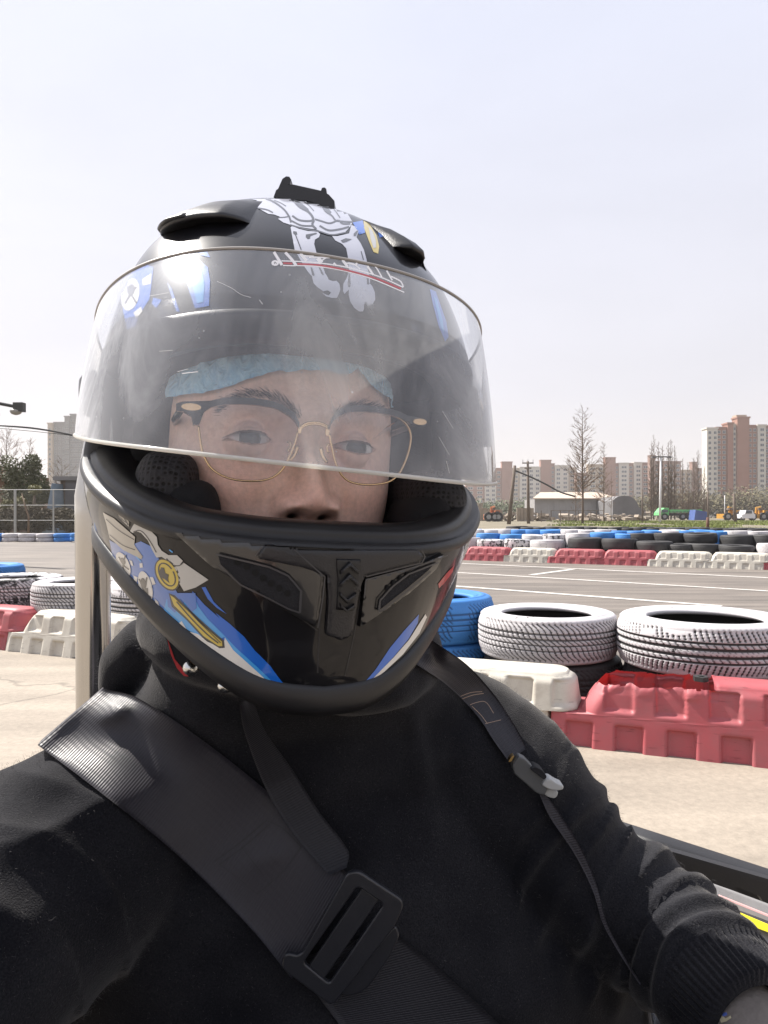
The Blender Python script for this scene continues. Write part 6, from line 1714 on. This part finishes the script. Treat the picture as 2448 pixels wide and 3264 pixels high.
# fuzz fibres standing off the cloth near the visible edges
rnd = random.Random(21)
b = MB()
polys = me.polygons; off = Vector(person.location); cnt = 0
for _ in range(60000):
    pl = polys[rnd.randrange(len(polys))]; c = pl.center + off
    if c.y > .75 or c.z < cz(-.42): continue
    vd = (CAM - c).normalized(); nn = pl.normal
    dt = nn.dot(vd)
    if dt < -.25: continue
    L_ = rnd.uniform(.0014, .0036) * (1.25 if dt < .35 else .8)
    dr = (nn + Vector((rnd.gauss(0, .8), rnd.gauss(0, .8), rnd.gauss(0, .8)))).normalized()
    k = len(b.v); t_ = dr.orthogonal().normalized() * .00009
    p0 = c + Vector((rnd.gauss(0, .0012), rnd.gauss(0, .0012), rnd.gauss(0, .0012)))
    b.v += [p0 - t_, p0 + t_, p0 + dr * L_]; b.f.append((k, k + 1, k + 2)); b.m.append(0); cnt += 1
tag(b.build('fleece_fuzz', mat('fuzz', (.075, .072, .072), .9), person), kind='stuff')

# ribbed cuff + hand on the wheel
ax = (Vector(R_SH[-1]) - Vector(R_SH[-2])).normalized(); W0 = Vector(R_SH[-1]); e1 = ax.cross(Vector((0, 0, 1))).normalized(); e2 = ax.cross(e1)
vs = []; NR = 300
for i in range(12):
    t = i / 11; r0 = lerp(.0455, .0395, t) + (.002 if i in (0,) else 0) - (.010 if i == 11 else 0)
    for j in range(NR):
        a = 2 * math.pi * j / NR; r = r0 + .0011 * math.cos(a * 60) * (1 if 0 < i < 11 else 0)
        vs.append(W0 + ax * (-.012 + .036 * min(t, .95)) + (e1 * math.cos(a) + e2 * math.sin(a)) * r)
mesh('ribbed_cuff', vs, grid_faces(12, NR, True), M_fleece, person)
M_glove = mat('grey_glove', (.17, .15, .135), .8, var=.3, scale=60, bump=.5, bscale=300)
G0 = W0 + ax * .018
def skin_chain(name, nodes, edges, m, parent, lv=2):
    me_ = bpy.data.meshes.new(name); me_.from_pydata([tuple(p) for p, r in nodes], edges, [])
    o = bpy.data.objects.new(name, me_); COL.objects.link(o)
    md = o.modifiers.new('k', 'SKIN'); md.use_smooth_shade = True
    for i, (p, r) in enumerate(nodes):
        sv = me_.skin_vertices[0].data[i]; sv.radius = (r, r) if not isinstance(r, tuple) else r
        sv.use_root = i == 0
    ss = o.modifiers.new('u', 'SUBSURF'); ss.levels = lv; ss.render_levels = lv
    ev = o.evaluated_get(bpy.context.evaluated_depsgraph_get()); mm = bpy.data.meshes.new_from_object(ev)
    vs = [v.co.copy() for v in mm.vertices]; fs = [tuple(p.vertices) for p in mm.polygons]
    bpy.data.objects.remove(o)
    return vs, fs
HM = MB()
fw = (ax * .8 + Vector((-.25, -.45, -.25))).normalized(); sd = fw.cross(Vector((0, 0, 1))).normalized(); dn = fw.cross(sd)
if dn.z > 0: dn = -dn
palm0 = G0; palm1 = G0 + fw * .075
v, f = skin_chain('tmp', [(G0 - ax * .05, .026), (G0, .028), (G0 + fw * .038, (.036, .022)), (palm1, (.038, .018))], [(0, 1), (1, 2), (2, 3)], None, None); HM.add(v, f)
tips = []
for k, (o_, ln) in enumerate([(-.028, .070), (-.0095, .080), (.0095, .076), (.027, .060)]):
    b0 = palm1 + sd * o_ - fw * .012; b1 = b0 + fw * ln * .42 + dn * .006; b2 = b1 + (fw * .35 + dn * .9).normalized() * ln * .36; b3 = b2 + (fw * -.5 + dn * .7).normalized() * ln * .30
    v, f = skin_chain('tmp', [(b0, .0105), (b1, .0100), (b2, .0092), (b3, .0078)], [(0, 1), (1, 2), (2, 3)], None, None); HM.add(v, f)
th0 = G0 + fw * .022 - sd * .030; th1 = th0 - sd * .022 + fw * .026 + dn * .012; th2 = th1 + fw * .026 + dn * .020 + sd * .004
v, f = skin_chain('tmp', [(th0, .014), (th1, .0115), (th2, .0095)], [(0, 1), (1, 2)], None, None); HM.add(v, f)
glove = HM.build('gloved_hand', M_glove, person, True)
B_glove = bvh_of(glove)
d = Decal(B_glove); zH = Z(2000, 2650, 3.603)
d.poly(zH([(960, 2180), (1060, 2090), (1140, 2080), (1150, 2110), (1050, 2150), (1000, 2210)]), .0006, 3); d.done('glove_print_blue', mat('glove_blue', (.10, .16, .50), .6), person)
d = Decal(B_glove); d.poly(zH([(1050, 2140), (1090, 2115), (1130, 2150), (1185, 2120), (1195, 2145), (1140, 2185), (1080, 2200)]), .0009, 3); d.done('glove_print_pale', mat('glove_pale', (.50, .45, .30), .6), person)

# the arm that holds the phone: hand behind the lens plane
PH = MB(); q0 = Vector(L_SH[-1]); dirp = Vector((.16, -.16, .14)).normalized()
v, f = skin_chain('tmp', [(q0 - dirp * .02, .027), (q0 + dirp * .035, .028), (q0 + dirp * .075, (.036, .020)), (q0 + dirp * .11, (.034, .018))], [(0, 1), (1, 2), (2, 3)], None, None); PH.add(v, f)
for k in range(4):
    b0 = q0 + dirp * .105 + Vector((.0, -.006, .020 * (k - 1.5))); b1 = b0 + Vector((.035, -.016, .006)); b2 = b1 + Vector((.022, .004, .004))
    v, f = skin_chain('tmp', [(b0, .0100), (b1, .0094), (b2, .0080)], [(0, 1), (1, 2)], None, None); PH.add(v, f)
PH.build('phone_hand', mat('hand_skin', (.55, .34, .26), .5), person, True)

# ------------------------------------------------------------------ harness
def webbing(name, col, rough, sheen, scale, ang):
    m, nt, b = new_mat(name); N, L = nt.nodes, nt.links
    b.inputs['Base Color'].default_value = (*col, 1); b.inputs['Roughness'].default_value = rough; b.inputs['Specular IOR Level'].default_value = .35
    b.inputs['Sheen Weight'].default_value = sheen
    at = N.new('ShaderNodeAttribute'); at.attribute_name = 'Col'
    sp = N.new('ShaderNodeSeparateColor'); L.new(at.outputs['Color'], sp.inputs[0])
    mu = N.new('ShaderNodeMath'); mu.operation = 'MULTIPLY'; mu.inputs[1].default_value = scale; L.new(sp.outputs[0], mu.inputs[0])
    sn = N.new('ShaderNodeMath'); sn.operation = 'SINE'; L.new(mu.outputs[0], sn.inputs[0])
    mu2 = N.new('ShaderNodeMath'); mu2.operation = 'MULTIPLY'; mu2.inputs[1].default_value = scale * .45; L.new(sp.outputs[1], mu2.inputs[0])
    s2 = N.new('ShaderNodeMath'); s2.operation = 'SINE'; L.new(mu2.outputs[0], s2.inputs[0])
    ad = N.new('ShaderNodeMath'); ad.operation = 'MULTIPLY_ADD'; ad.inputs[1].default_value = .3; L.new(s2.outputs[0], ad.inputs[0]); L.new(sn.outputs[0], ad.inputs[2])
    bp = N.new('ShaderNodeBump'); bp.inputs['Strength'].default_value = .28; bp.inputs['Distance'].default_value = .0004; L.new(ad.outputs[0], bp.inputs['Height']); L.new(bp.outputs[0], b.inputs['Normal'])
    return m
M_web = webbing('grey_webbing', (.020, .0185, .025), .42, .08, 3300.0, 0)
M_web2 = webbing('black_webbing', (.014, .014, .019), .55, .06, 3300.0, 0)
def strap(name, left, right, n, off, m, parent, extra_start=None, extra_end=None, bvh=None, nw=14, thick=.0016, lift=None, flat=0.0):
    """band between two picture-space edge curves, resting on the cloth"""
    A, B = spline(left, n), spline(right, n); rows = []
    for i in range(n):
        row = []
        for j in range(nw + 1):
            t = j / nw; u, v = lerp(A[i][0], B[i][0], t), lerp(A[i][1], B[i][1], t)
            h = hit(u, v, bvh or B_body)
            row.append(h)
        rows.append((row, i))
    pts = []
    for row, i in rows:
        ds = [((q[0] - CAM).length if q else None) for q in row]
        ok = [q for q in ds if q]
        if not ok: pts.append(None); continue
        r2 = []
        for j in range(nw + 1):
            t = j / nw; u, v = lerp(A[i][0], B[i][0], t), lerp(A[i][1], B[i][1], t)
            dd = ds[j] if ds[j] else min(ok, key=lambda q: abs(q - ok[0]))
            r2.append([u, v, dd])
        pts.append(r2)
    org = [[q[2] for q in r_] if r_ else None for r_ in pts]
    # smooth the distances: webbing does not follow small folds
    for _ in range(40):
        for i in range(n):
            if not pts[i]: continue
            for j in range(nw + 1):
                nb_ = [pts[k][j][2] for k in (i - 1, i, i + 1) if 0 <= k < n and pts[k]] + [pts[i][k][2] for k in (j - 1, j + 1) if 0 <= k <= nw]
                pts[i][j][2] = min(sum(nb_) / len(nb_), org[i][j] + .0008)
    top = []; 
    for i in range(n):
        if not pts[i]: continue
        top.append([CAM + ray(u, v) * (dd - off - (lift(i / (n - 1)) if lift else 0)) for u, v, dd in pts[i]])
    for ex, at0 in ((extra_start, True), (extra_end, False)):
        if ex:
            base = top[0] if at0 else top[-1]
            for e in ex:
                rw = [p + Vector(e) for p in base]
                if at0: top.insert(0, rw)
                else: top.append(rw)
    V, C = [], []
    s = 0.0
    for i, rw in enumerate(top):
        if i: s += (rw[nw // 2] - top[i - 1][nw // 2]).length
        w = 0
        for j, p in enumerate(rw):
            if j: w += (p - rw[j - 1]).length
            V.append(p); C.append((s, w, 0))
    K = len(top); nn = nw + 1; T = len(V)
    fs = grid_faces(K, nn)
    # underside + edges
    for i in range(K):
        for j in range(nn):
            a = V[i * nn + j]; V.append(a + (a - CAM).normalized() * thick); C.append(C[i * nn + j])
    fs += [tuple(reversed([q + T for q in f])) for f in grid_faces(K, nn)]
    for i in range(K - 1):
        for j in (0, nw):
            a, b_ = i * nn + j, (i + 1) * nn + j; fs.append((a, b_, b_ + T, a + T) if j else (b_, a, a + T, b_ + T))
    for i in (0, K - 1):
        for j in range(nw):
            a, b_ = i * nn + j, i * nn + j + 1; fs.append((a, b_, b_ + T, a + T) if i == 0 else (b_, a, a + T, b_ + T))
    return mesh(name, V, fs, m, parent, True, cols=C)
harness = empty('seat_harness', (-.10, .50, cz(-.30)), 'dark grey shoulder harness with wide belt and square slide buckle', 'harness')
st = strap('shoulder_belt', [(120, 2375), (300, 2510), (560, 2720), (800, 2960), (930, 3120)], [(330, 2195), (440, 2225), (700, 2400), (960, 2620), (1120, 2800)], 60, .006, M_web, harness, extra_start=[(-.012, .03, -.006), (-.022, .07, -.035), (-.028, .10, -.09)], nw=20)
strap('lower_belt', [(940, 3060), (1010, 3170), (1080, 3264), (1160, 3380)], [(1240, 2960), (1330, 3030), (1480, 3160), (1660, 3330)], 24, .004, M_web2, harness, nw=16)
ch = strap('chin_strap', [(762, 2240), (778, 2330), (850, 2520), (930, 2650), (1000, 2735), (1050, 2790)], [(800, 2200), (840, 2320), (930, 2450), (1020, 2590), (1112, 2715), (1105, 2765)], 40, .010, M_web2, harness, nw=10, lift=lambda t: .03 * max(0, 1 - t * 2.2))
# stitched box on the wide belt, loose thread marks
B_belt = bvh_of(st)
M_thr = mat('dark_thread', (.018, .018, .02), .8)
d = Decal(B_belt)
for p in [[(685, 2745), (760, 2690), (850, 2615)], [(700, 2755), (775, 2700), (862, 2625)], [(850, 2615), (900, 2640), (960, 2700)], [(700, 2755), (760, 2800), (820, 2850)], [(820, 2850), (900, 2780), (960, 2700)], [(770, 2700), (840, 2790)]]: d.line(p, 3.0, .0006)
d.done('belt_stitching', M_thr, harness)
# slide buckle
M_buck = mat('black_painted_steel', (.016, .017, .022), .36, spec=.6, bump=.25, bscale=400, bdist=.0006, rvar=.08, scale=80)
zB = Z(800, 2400, 2.074)
def plate(name, outer, holes, depth, th, m, parent, bev=.0012):
    """flat plate with holes standing at a depth function (Y of u, v)"""
    pts, ed = [], []
    for lp in [outer] + holes:
        k = len(pts); pts += [Vector(p) for p in lp]; ed += [(k + i, k + (i + 1) % len(lp)) for i in range(len(lp))]
    vv, _, ff, _, _, _ = delaunay_2d_cdt([p.to_2d() for p in pts], ed, [], 2 if holes else 1, 1e-4)
    def inside(p, lp):
        r = False; n = len(lp)
        for i in range(n):
            (x0, y0), (x1, y1) = lp[i], lp[(i + 1) % n]
            if (y0 > p[1]) != (y1 > p[1]) and p[0] < (x1 - x0) * (p[1] - y0) / (y1 - y0) + x0: r = not r
        return r
    keep = []
    for f in ff:
        c = (sum(vv[i].x for i in f) / len(f), sum(vv[i].y for i in f) / len(f))
        if inside(c, outer) and not any(inside(c, h) for h in holes): keep.append(tuple(f))
    bm = bmesh.new()
    bv = [bm.verts.new(P(p.x, p.y, depth(p.x, p.y)) - Vector(parent.location)) for p in vv]
    for f in keep:
        try: bm.faces.new([bv[i] for i in f])
        except ValueError: pass
    bmesh.ops.recalc_face_normals(bm, faces=bm.faces)
    ctr = sum((v.co for v in bm.verts), Vector()) / len(bm.verts)
    if bm.faces[:] and sum((f.normal.y for f in bm.faces)) > 0: bmesh.ops.reverse_faces(bm, faces=bm.faces)
    ret = bmesh.ops.extrude_face_region(bm, geom=bm.faces[:])
    for v in [g for g in ret['geom'] if isinstance(g, bmesh.types.BMVert)]: v.co += Vector((0, -th, 0))
    bmesh.ops.recalc_face_normals(bm, faces=bm.faces)
    bmesh.ops.dissolve_limit(bm, angle_limit=rad(4), verts=bm.verts, edges=bm.edges)
    me_ = bpy.data.meshes.new(name); bm.to_mesh(me_); bm.free(); me_.materials.append(m)
    o = bpy.data.objects.new(name, me_); COL.objects.link(o); o.parent = parent
    bv_ = o.modifiers.new('b', 'BEVEL'); bv_.width = bev; bv_.segments = 3; bv_.limit_method = 'ANGLE'; bv_.angle_limit = rad(40)
    return o
hb = [hit(u, v, B_body) for u, v in ((950, 3080), (1180, 2850), (1100, 3000))]
yb = min(q[0].y for q in hb if q) - .012
by = lambda u, v: yb + .00003 * (u - 1090)
def rnd_loop(pts, r, k=5):
    out = []; n = len(pts)
    for i in range(n):
        a, p, c = Vector(pts[i - 1]), Vector(pts[i]), Vector(pts[(i + 1) % n]); d0, d1 = (a - p), (c - p); rr = min(r, d0.length * .45, d1.length * .45)
        s, e = p + d0.normalized() * rr, p + d1.normalized() * rr
        for q in range(k + 1):
            t = q / k; out.append(tuple(s.lerp(p, t).lerp(p.lerp(e, t), t)))
    return out
outer = rnd_loop(zB([(600, 760), (700, 755), (1015, 955), (960, 1120), (560, 1640), (200, 1420), (215, 1290), (300, 1300), (560, 1000)]), 26)
outer = rnd_loop(zB([(640, 770), (715, 762), (1018, 962), (955, 1120), (540, 1652), (205, 1400), (228, 1292), (330, 1320)]), 24)
hole1 = rnd_loop(zB([(700, 868), (728, 862), (390, 1378), (355, 1352)]), 6)
hole2 = rnd_loop(zB([(842, 962), (880, 985), (525, 1500), (478, 1478)]), 6)
plate('slide_buckle', outer, [rnd_loop(zB([(705, 862), (878, 978), (520, 1500), (350, 1362)]), 14)], by, .0045, M_buck, harness)
plate('buckle_bar', rnd_loop(zB([(738, 880), (846, 958), (486, 1476), (386, 1392)]), 6), [], lambda u, v: by(u, v) + .0006, .0030, M_buck, harness)
plate('buckle_back_plate', rnd_loop(zB([(560, 1560), (955, 1125), (985, 1190), (930, 1320), (760, 1560), (640, 1600)]), 26), [], lambda u, v: by(u, v) + .004, .0025, M_buck, harness)
# right-hand strap with its small cam buckle
h2 = empty('shoulder_strap', (.10, .55, cz(-.20)), 'narrow dark strap over the other shoulder with grey cam buckle', 'harness')
strap('webbing_band', [(1290, 2090), (1330, 2120), (1420, 2180), (1520, 2280), (1580, 2370), (1620, 2425)], [(1335, 2015), (1390, 2050), (1490, 2120), (1580, 2220), (1640, 2310), (1680, 2385)], 40, .006, M_web, h2, extra_start=[(-.008, .03, -.008), (-.014, .06, -.04)], nw=12)
bd = [o for o in h2.children if o.name.startswith('webbing_band')][0]
d = Decal(bvh_of(bd)); M_thr2 = mat('tan_thread', (.30, .22, .17), .8)
zS = Z(1348, 1750, 1.508)
for p in [[(170, 712), (230, 690), (285, 685)], [(178, 724), (240, 702), (292, 694)], [(205, 760), (250, 740), (300, 735), (340, 790)], [(235, 755), (280, 800), (310, 840)], [(300, 840), (340, 830), (375, 822)]]: d.line(zS(p), 2.2, .0005)
d.done('tan_stitching', M_thr2, h2)
strap('webbing_tail', [(1715, 2520), (1750, 2600), (1830, 2720), (1890, 2840), (1920, 2940), (1975, 3040), (2040, 3140)], [(1735, 2525), (1790, 2600), (1860, 2715), (1905, 2830), (1932, 2935), (1982, 3035), (2044, 3136)], 40, .005, M_web, h2, nw=4)
hq = hit(1690, 2460, B_body); yq = hq[0].y - .010 if hq else .52
zQ = Z(1600, 2400, 1.956)
M_cam = mat('grey_cam_plastic', (.10, .105, .11), .35, var=.2, scale=60); M_camt = mat('pale_cam_tab', (.40, .41, .41), .4)
def body3(name, pts, th, m, y=None, par=h2, bev=.0015):
    return plate(name, rnd_loop(pts, 8), [], (lambda u, v: (y if y else yq) - .00004 * (u - 1690)), th, m, par, bev)
body3('cam_buckle', zQ([(50, 50), (90, -8), (130, 10), (245, 130), (290, 145), (270, 190), (250, 235), (200, 222), (60, 100)]), .010, M_cam)
body3('cam_lever', zQ([(245, 130), (280, 122), (320, 150), (362, 168), (358, 192), (320, 200), (270, 192), (225, 165)]), .0125, M_camt)
body3('cam_tab', zQ([(245, 235), (265, 205), (310, 212), (342, 226), (335, 252), (318, 268), (280, 260)]), .006, M_camt)
body3('cam_roller', zQ([(152, 62), (185, 48), (230, 70), (258, 110), (240, 130), (200, 100)]), .0135, M_liner)
body3('brass_end', zQ([(30, 40), (52, 5), (70, 0), (52, 40)]), .006, mat('brass', (.55, .38, .16), .3, metal=1.0))

# ------------------------------------------------------------------ go-kart
kart = empty('go_kart', (.0, .75, 0.0), 'black go-kart with polished steel roll hoop and yellow striped side pod', 'go-kart')
M_steel, nt, bb = new_mat('polished_steel'); bb.inputs['Base Color'].default_value = (.50, .485, .46, 1); bb.inputs['Metallic'].default_value = 1; bb.inputs['Roughness'].default_value = .14
N, L = nt.nodes, nt.links; tc = N.new('ShaderNodeTexCoord'); mp = N.new('ShaderNodeMapping'); mp.inputs['Scale'].default_value = (240, 240, 1.2); L.new(tc.outputs['Object'], mp.inputs[0]); nz = N.new('ShaderNodeTexNoise'); nz.inputs['Scale'].default_value = 1; nz.inputs['Detail'].default_value = 3; L.new(mp.outputs[0], nz.inputs['Vector']); bp = N.new('ShaderNodeBump'); bp.inputs['Strength'].default_value = .10; bp.inputs['Distance'].default_value = .0006; L.new(nz.outputs['Fac'], bp.inputs['Height']); L.new(bp.outputs[0], bb.inputs['Normal'])
b = MB(); x0 = (306 - U0) / F * .82
hp = [(x0, .82, .12), (x0 - .002, .82, .5), (x0 - .004, .82, .84), (x0 + .004, .825, .90), (x0 + .035, .835, .945), (x0 + .08, .855, .955), (-.12, .93, .955), (-.07, .955, .945), (-.045, .97, .90), (-.04, .975, .84), (-.04, .975, .12)]
pts = []
for a, c in zip(hp, hp[1:]):
    n_ = max(2, int((Vector(c) - Vector(a)).length / .02)); pts += [Vector(a).lerp(Vector(c), i / n_) for i in range(n_)]
pts.append(Vector(hp[-1]))
b.tube(pts, .0190, 40); b.build('roll_hoop', M_steel, kart, True)
M_kblack = mat('kart_black_plastic', (.014, .014, .016), .5, bump=.15, bscale=300, rvar=.06, scale=20)
# side bumper rail on the right
def beam(a, bb_, w, h, m, name, r=.02, extra=None):
    A, B_ = Vector(a), Vector(bb_); d_ = (B_ - A).normalized(); s_ = d_.cross(Vector((0, 0, 1))).normalized(); u_ = s_.cross(d_)
    prof = []
    for cx, cy, a0 in ((w / 2 - r, h / 2 - r, 0), (-w / 2 + r, h / 2 - r, 90), (-w / 2 + r, -h / 2 + r, 180), (w / 2 - r, -h / 2 + r, 270)):
        for q in range(5): t = rad(a0 + 22.5 * q); prof.append((cx + r * math.cos(t), cy + r * math.sin(t)))
    n_ = len(prof); vs = [A.lerp(B_, t) + s_ * x + u_ * y for t in (0, .25, .5, .75, 1) for x, y in prof]
    return mesh(name, vs, grid_faces(5, n_, True) + [tuple(range(n_ - 1, -1, -1)), tuple(4 * n_ + j for j in range(n_))], m, kart)
ra, rb = P(1960, 2690, 1.28), P(2600, 2905, 1.15)
beam(ra, rb, .046, .074, M_kblack, 'side_bumper', .010)
# arched strut under the rail leaving a window
m_ = MB()
arc = [P(u, v, .80) for u, v in [(2300, 2830), (2340, 2850), (2372, 2880), (2400, 2930), (2440, 2990), (2480, 3010)]]
plate('bumper_side', rnd_loop([(1990, 2660), (2448, 2790), (2620, 2860), (2620, 3060), (2452, 2898), (2428, 2878), (2405, 2840), (2345, 2815), (2338, 2812), (2325, 2812), (2356, 2852), (2300, 2830), (2210, 2790), (2060, 2740)], 6), [], lambda u, v: 1.13 - .00008 * (u - 2200), .016, M_kblack, kart, .003)
plate('floor_panel', [(1990, 2700), (2230, 2800), (2330, 2835), (2640, 2950), (2700, 3150), (2500, 3200), (2150, 2960)], [], lambda u, v: 1.05 - .00030 * (v - 2800), .008, mat('grey_floor_panel', (.26, .25, .245), .45, var=.2, scale=30), kart, .002)
plate('yellow_stripe', [(2300, 2870), (2360, 2908), (2448, 2946), (2640, 3025), (2640, 3090), (2448, 2968), (2400, 2950), (2340, 2930)], [], lambda u, v: 1.038 - .00030 * (v - 2800), .005, mat('kart_yellow', (.75, .64, .02), .45), kart, .001)
plate('red_trim_line', [(2290, 2850), (2448, 2912), (2640, 2990), (2640, 2997), (2448, 2918), (2290, 2856)], [], lambda u, v: 1.039 - .00030 * (v - 2800), .004, mat('kart_redline', (.6, .35, .33), .5), kart, .0005)
for (u_, v_, y_) in ((2060, 2700, 1.24), (2560, 2870, 1.15)):
    e_ = P(u_, v_, y_); b = MB(); b.tube([e_, Vector((e_.x - .10, e_.y - .05, .10)), Vector((.25, e_.y - .12, .055))], .014, 10); b.build('pod_bracket', M_kblack, kart, True)
# white fairing between the body and the arm
plate('white_fairing', rnd_loop([(2102, 3160), (2116, 3162), (2122, 3180), (2150, 3172), (2190, 3240), (2240, 3330), (2080, 3330), (2094, 3200)], 6), [], lambda u, v: .60, .02, mat('fairing_white', (.50, .54, .62), .25, coat=.5), kart, .004)
plate('fairing_edge', rnd_loop([(2055, 3150), (2062, 3150), (2098, 3290), (2090, 3300)], 2), [], lambda u, v: .605, .006, mat('fairing_line', (.62, .64, .68), .3), kart, .001)
# seat shell, floor pan and steering wheel
vs = []
for i in range(15):
    t = i / 14; z = lerp(.06, .60, t); y = TY + .12 + .10 * t
    for j in range(21):
        a = lerp(-1.15, 1.15, j / 20); r_ = .235
        vs.append(Vector((TX + r_ * math.sin(a), y + .10 - r_ * 1.0 * (math.cos(a) * -1 + 1) , z)))
o = mesh('seat_shell', vs, grid_faces(15, 21), M_kblack, kart); sd_ = o.modifiers.new('t', 'SOLIDIFY'); sd_.thickness = .008
b = MB(); b.box((TX, .35, .05), (.72, 1.7, .02)); b.build('floor_pan', M_kblack, kart)
b = MB(); cw = palm1 + dn * .022 + fw * .035
wc = Vector((.06, .30, cw.z - .06)); wr = .15; e_x = (cw - wc); wr = e_x.length; e_x.normalize(); e_n = Vector((0, .45, .9)); e_y = e_n.cross(e_x).normalized()
b.tube([wc + (e_x * math.cos(2 * math.pi * i / 48) + e_y * math.sin(2 * math.pi * i / 48)) * wr for i in range(49)], .013, 12, cap=False)
for k in range(3):
    a = 2 * math.pi * k / 3 + .4; b.tube([wc, wc + (e_x * math.cos(a) + e_y * math.sin(a)) * wr], .010, 8)
b.tube([wc, wc - Vector((.02, .25, .30))], .014, 10)
b.build('steering_wheel', M_kblack, kart, True)

# unseen nose fairing, added so the helmet chin reflects something dark
b = MB(); pr = [(-.95, .08), (-.95, .22), (-.80, .36), (-.50, .44), (-.34, .40), (-.34, .10)]
n_ = len(pr); vs = []
for x in (-.34, -.26, .16, .24):
    k = .82 if abs(x + .05) > .25 else 1
    vs += [Vector((x, y if k == 1 else y * .9, .08 + (z - .08) * k)) for y, z in pr]
fs = [tuple(range(n_)), tuple(range(4 * n_ - 1, 3 * n_ - 1, -1))]
for a in range(3):
    for i in range(n_): fs.append((a * n_ + i, (a + 1) * n_ + i, (a + 1) * n_ + (i + 1) % n_, a * n_ + (i + 1) % n_))
b.add(vs, fs); b.build('unseen_nose_fairing', M_kblack, kart)
for sx, lab in ((-1, 0), (1, 0)):  # legs below the frame, added for darker reflections on the chin bar
    m_ = MB(); hx = TX + sx * .115
    pts = spline([(hx, .62, .27), (hx + sx * .03, .36, .34), (hx + sx * .045, .12, .42), (hx + sx * .03, -.06, .33), (hx, -.24, .16), (hx - sx * .01, -.30, .10)], 24)
    m_.tube([Vector(q) for q in pts], [interp([(0, .095), (.3, .085), (.5, .066), (.75, .058), (1, .05)], i / 23) for i in range(24)], 20)
    m_.build('trouser_leg', M_fleece, person, True)
    v, f = skin_chain('tmp', [(Vector((hx, -.27, .10)), .042), (Vector((hx, -.33, .10)), .042), (Vector((hx, -.40, .13)), (.045, .03)), (Vector((hx, -.46, .17)), (.04, .022))], [(0, 1), (1, 2), (2, 3)], None, None); q_ = MB(); q_.add(v, f); q_.build('shoe', M_kblack, person, True)
# the phone itself, held at the lens
b = MB(); ph = [(-.036, -.125), (.036, -.125), (.036, .025), (-.036, .025)]
lp = rnd_loop(ph, .008)
n_ = len(lp); vs = [Vector((x, -.006, CH + z)) for x, z in lp] + [Vector((x, -.014, CH + z)) for x, z in lp]
b.add(vs, [tuple(range(n_)), tuple(range(2 * n_ - 1, n_ - 1, -1))] + [(i, i + n_, (i + 1) % n_ + n_, (i + 1) % n_) for i in range(n_)])
tag(b.build('phone', mat('phone_black', (.015, .015, .017), .2)), 'dark phone held up at arm length for the selfie', 'phone')

# ------------------------------------------------------------------ haze
m = bpy.data.materials.new('haze_air'); m.use_nodes = True; nt = m.node_tree; nt.nodes.clear()
pv = nt.nodes.new('ShaderNodeVolumePrincipled'); pv.inputs['Color'].default_value = (.93, .90, .88, 1); pv.inputs['Density'].default_value = .00058; pv.inputs['Anisotropy'].default_value = .35
ot = nt.nodes.new('ShaderNodeOutputMaterial'); nt.links.new(pv.outputs[0], ot.inputs['Volume'])
b = MB(); b.box((0, 700, 27), (3200, 2700, 56)); hz = b.build('haze', m); tag(hz, 'thin pale haze over the whole track and skyline', 'haze', kind='stuff')
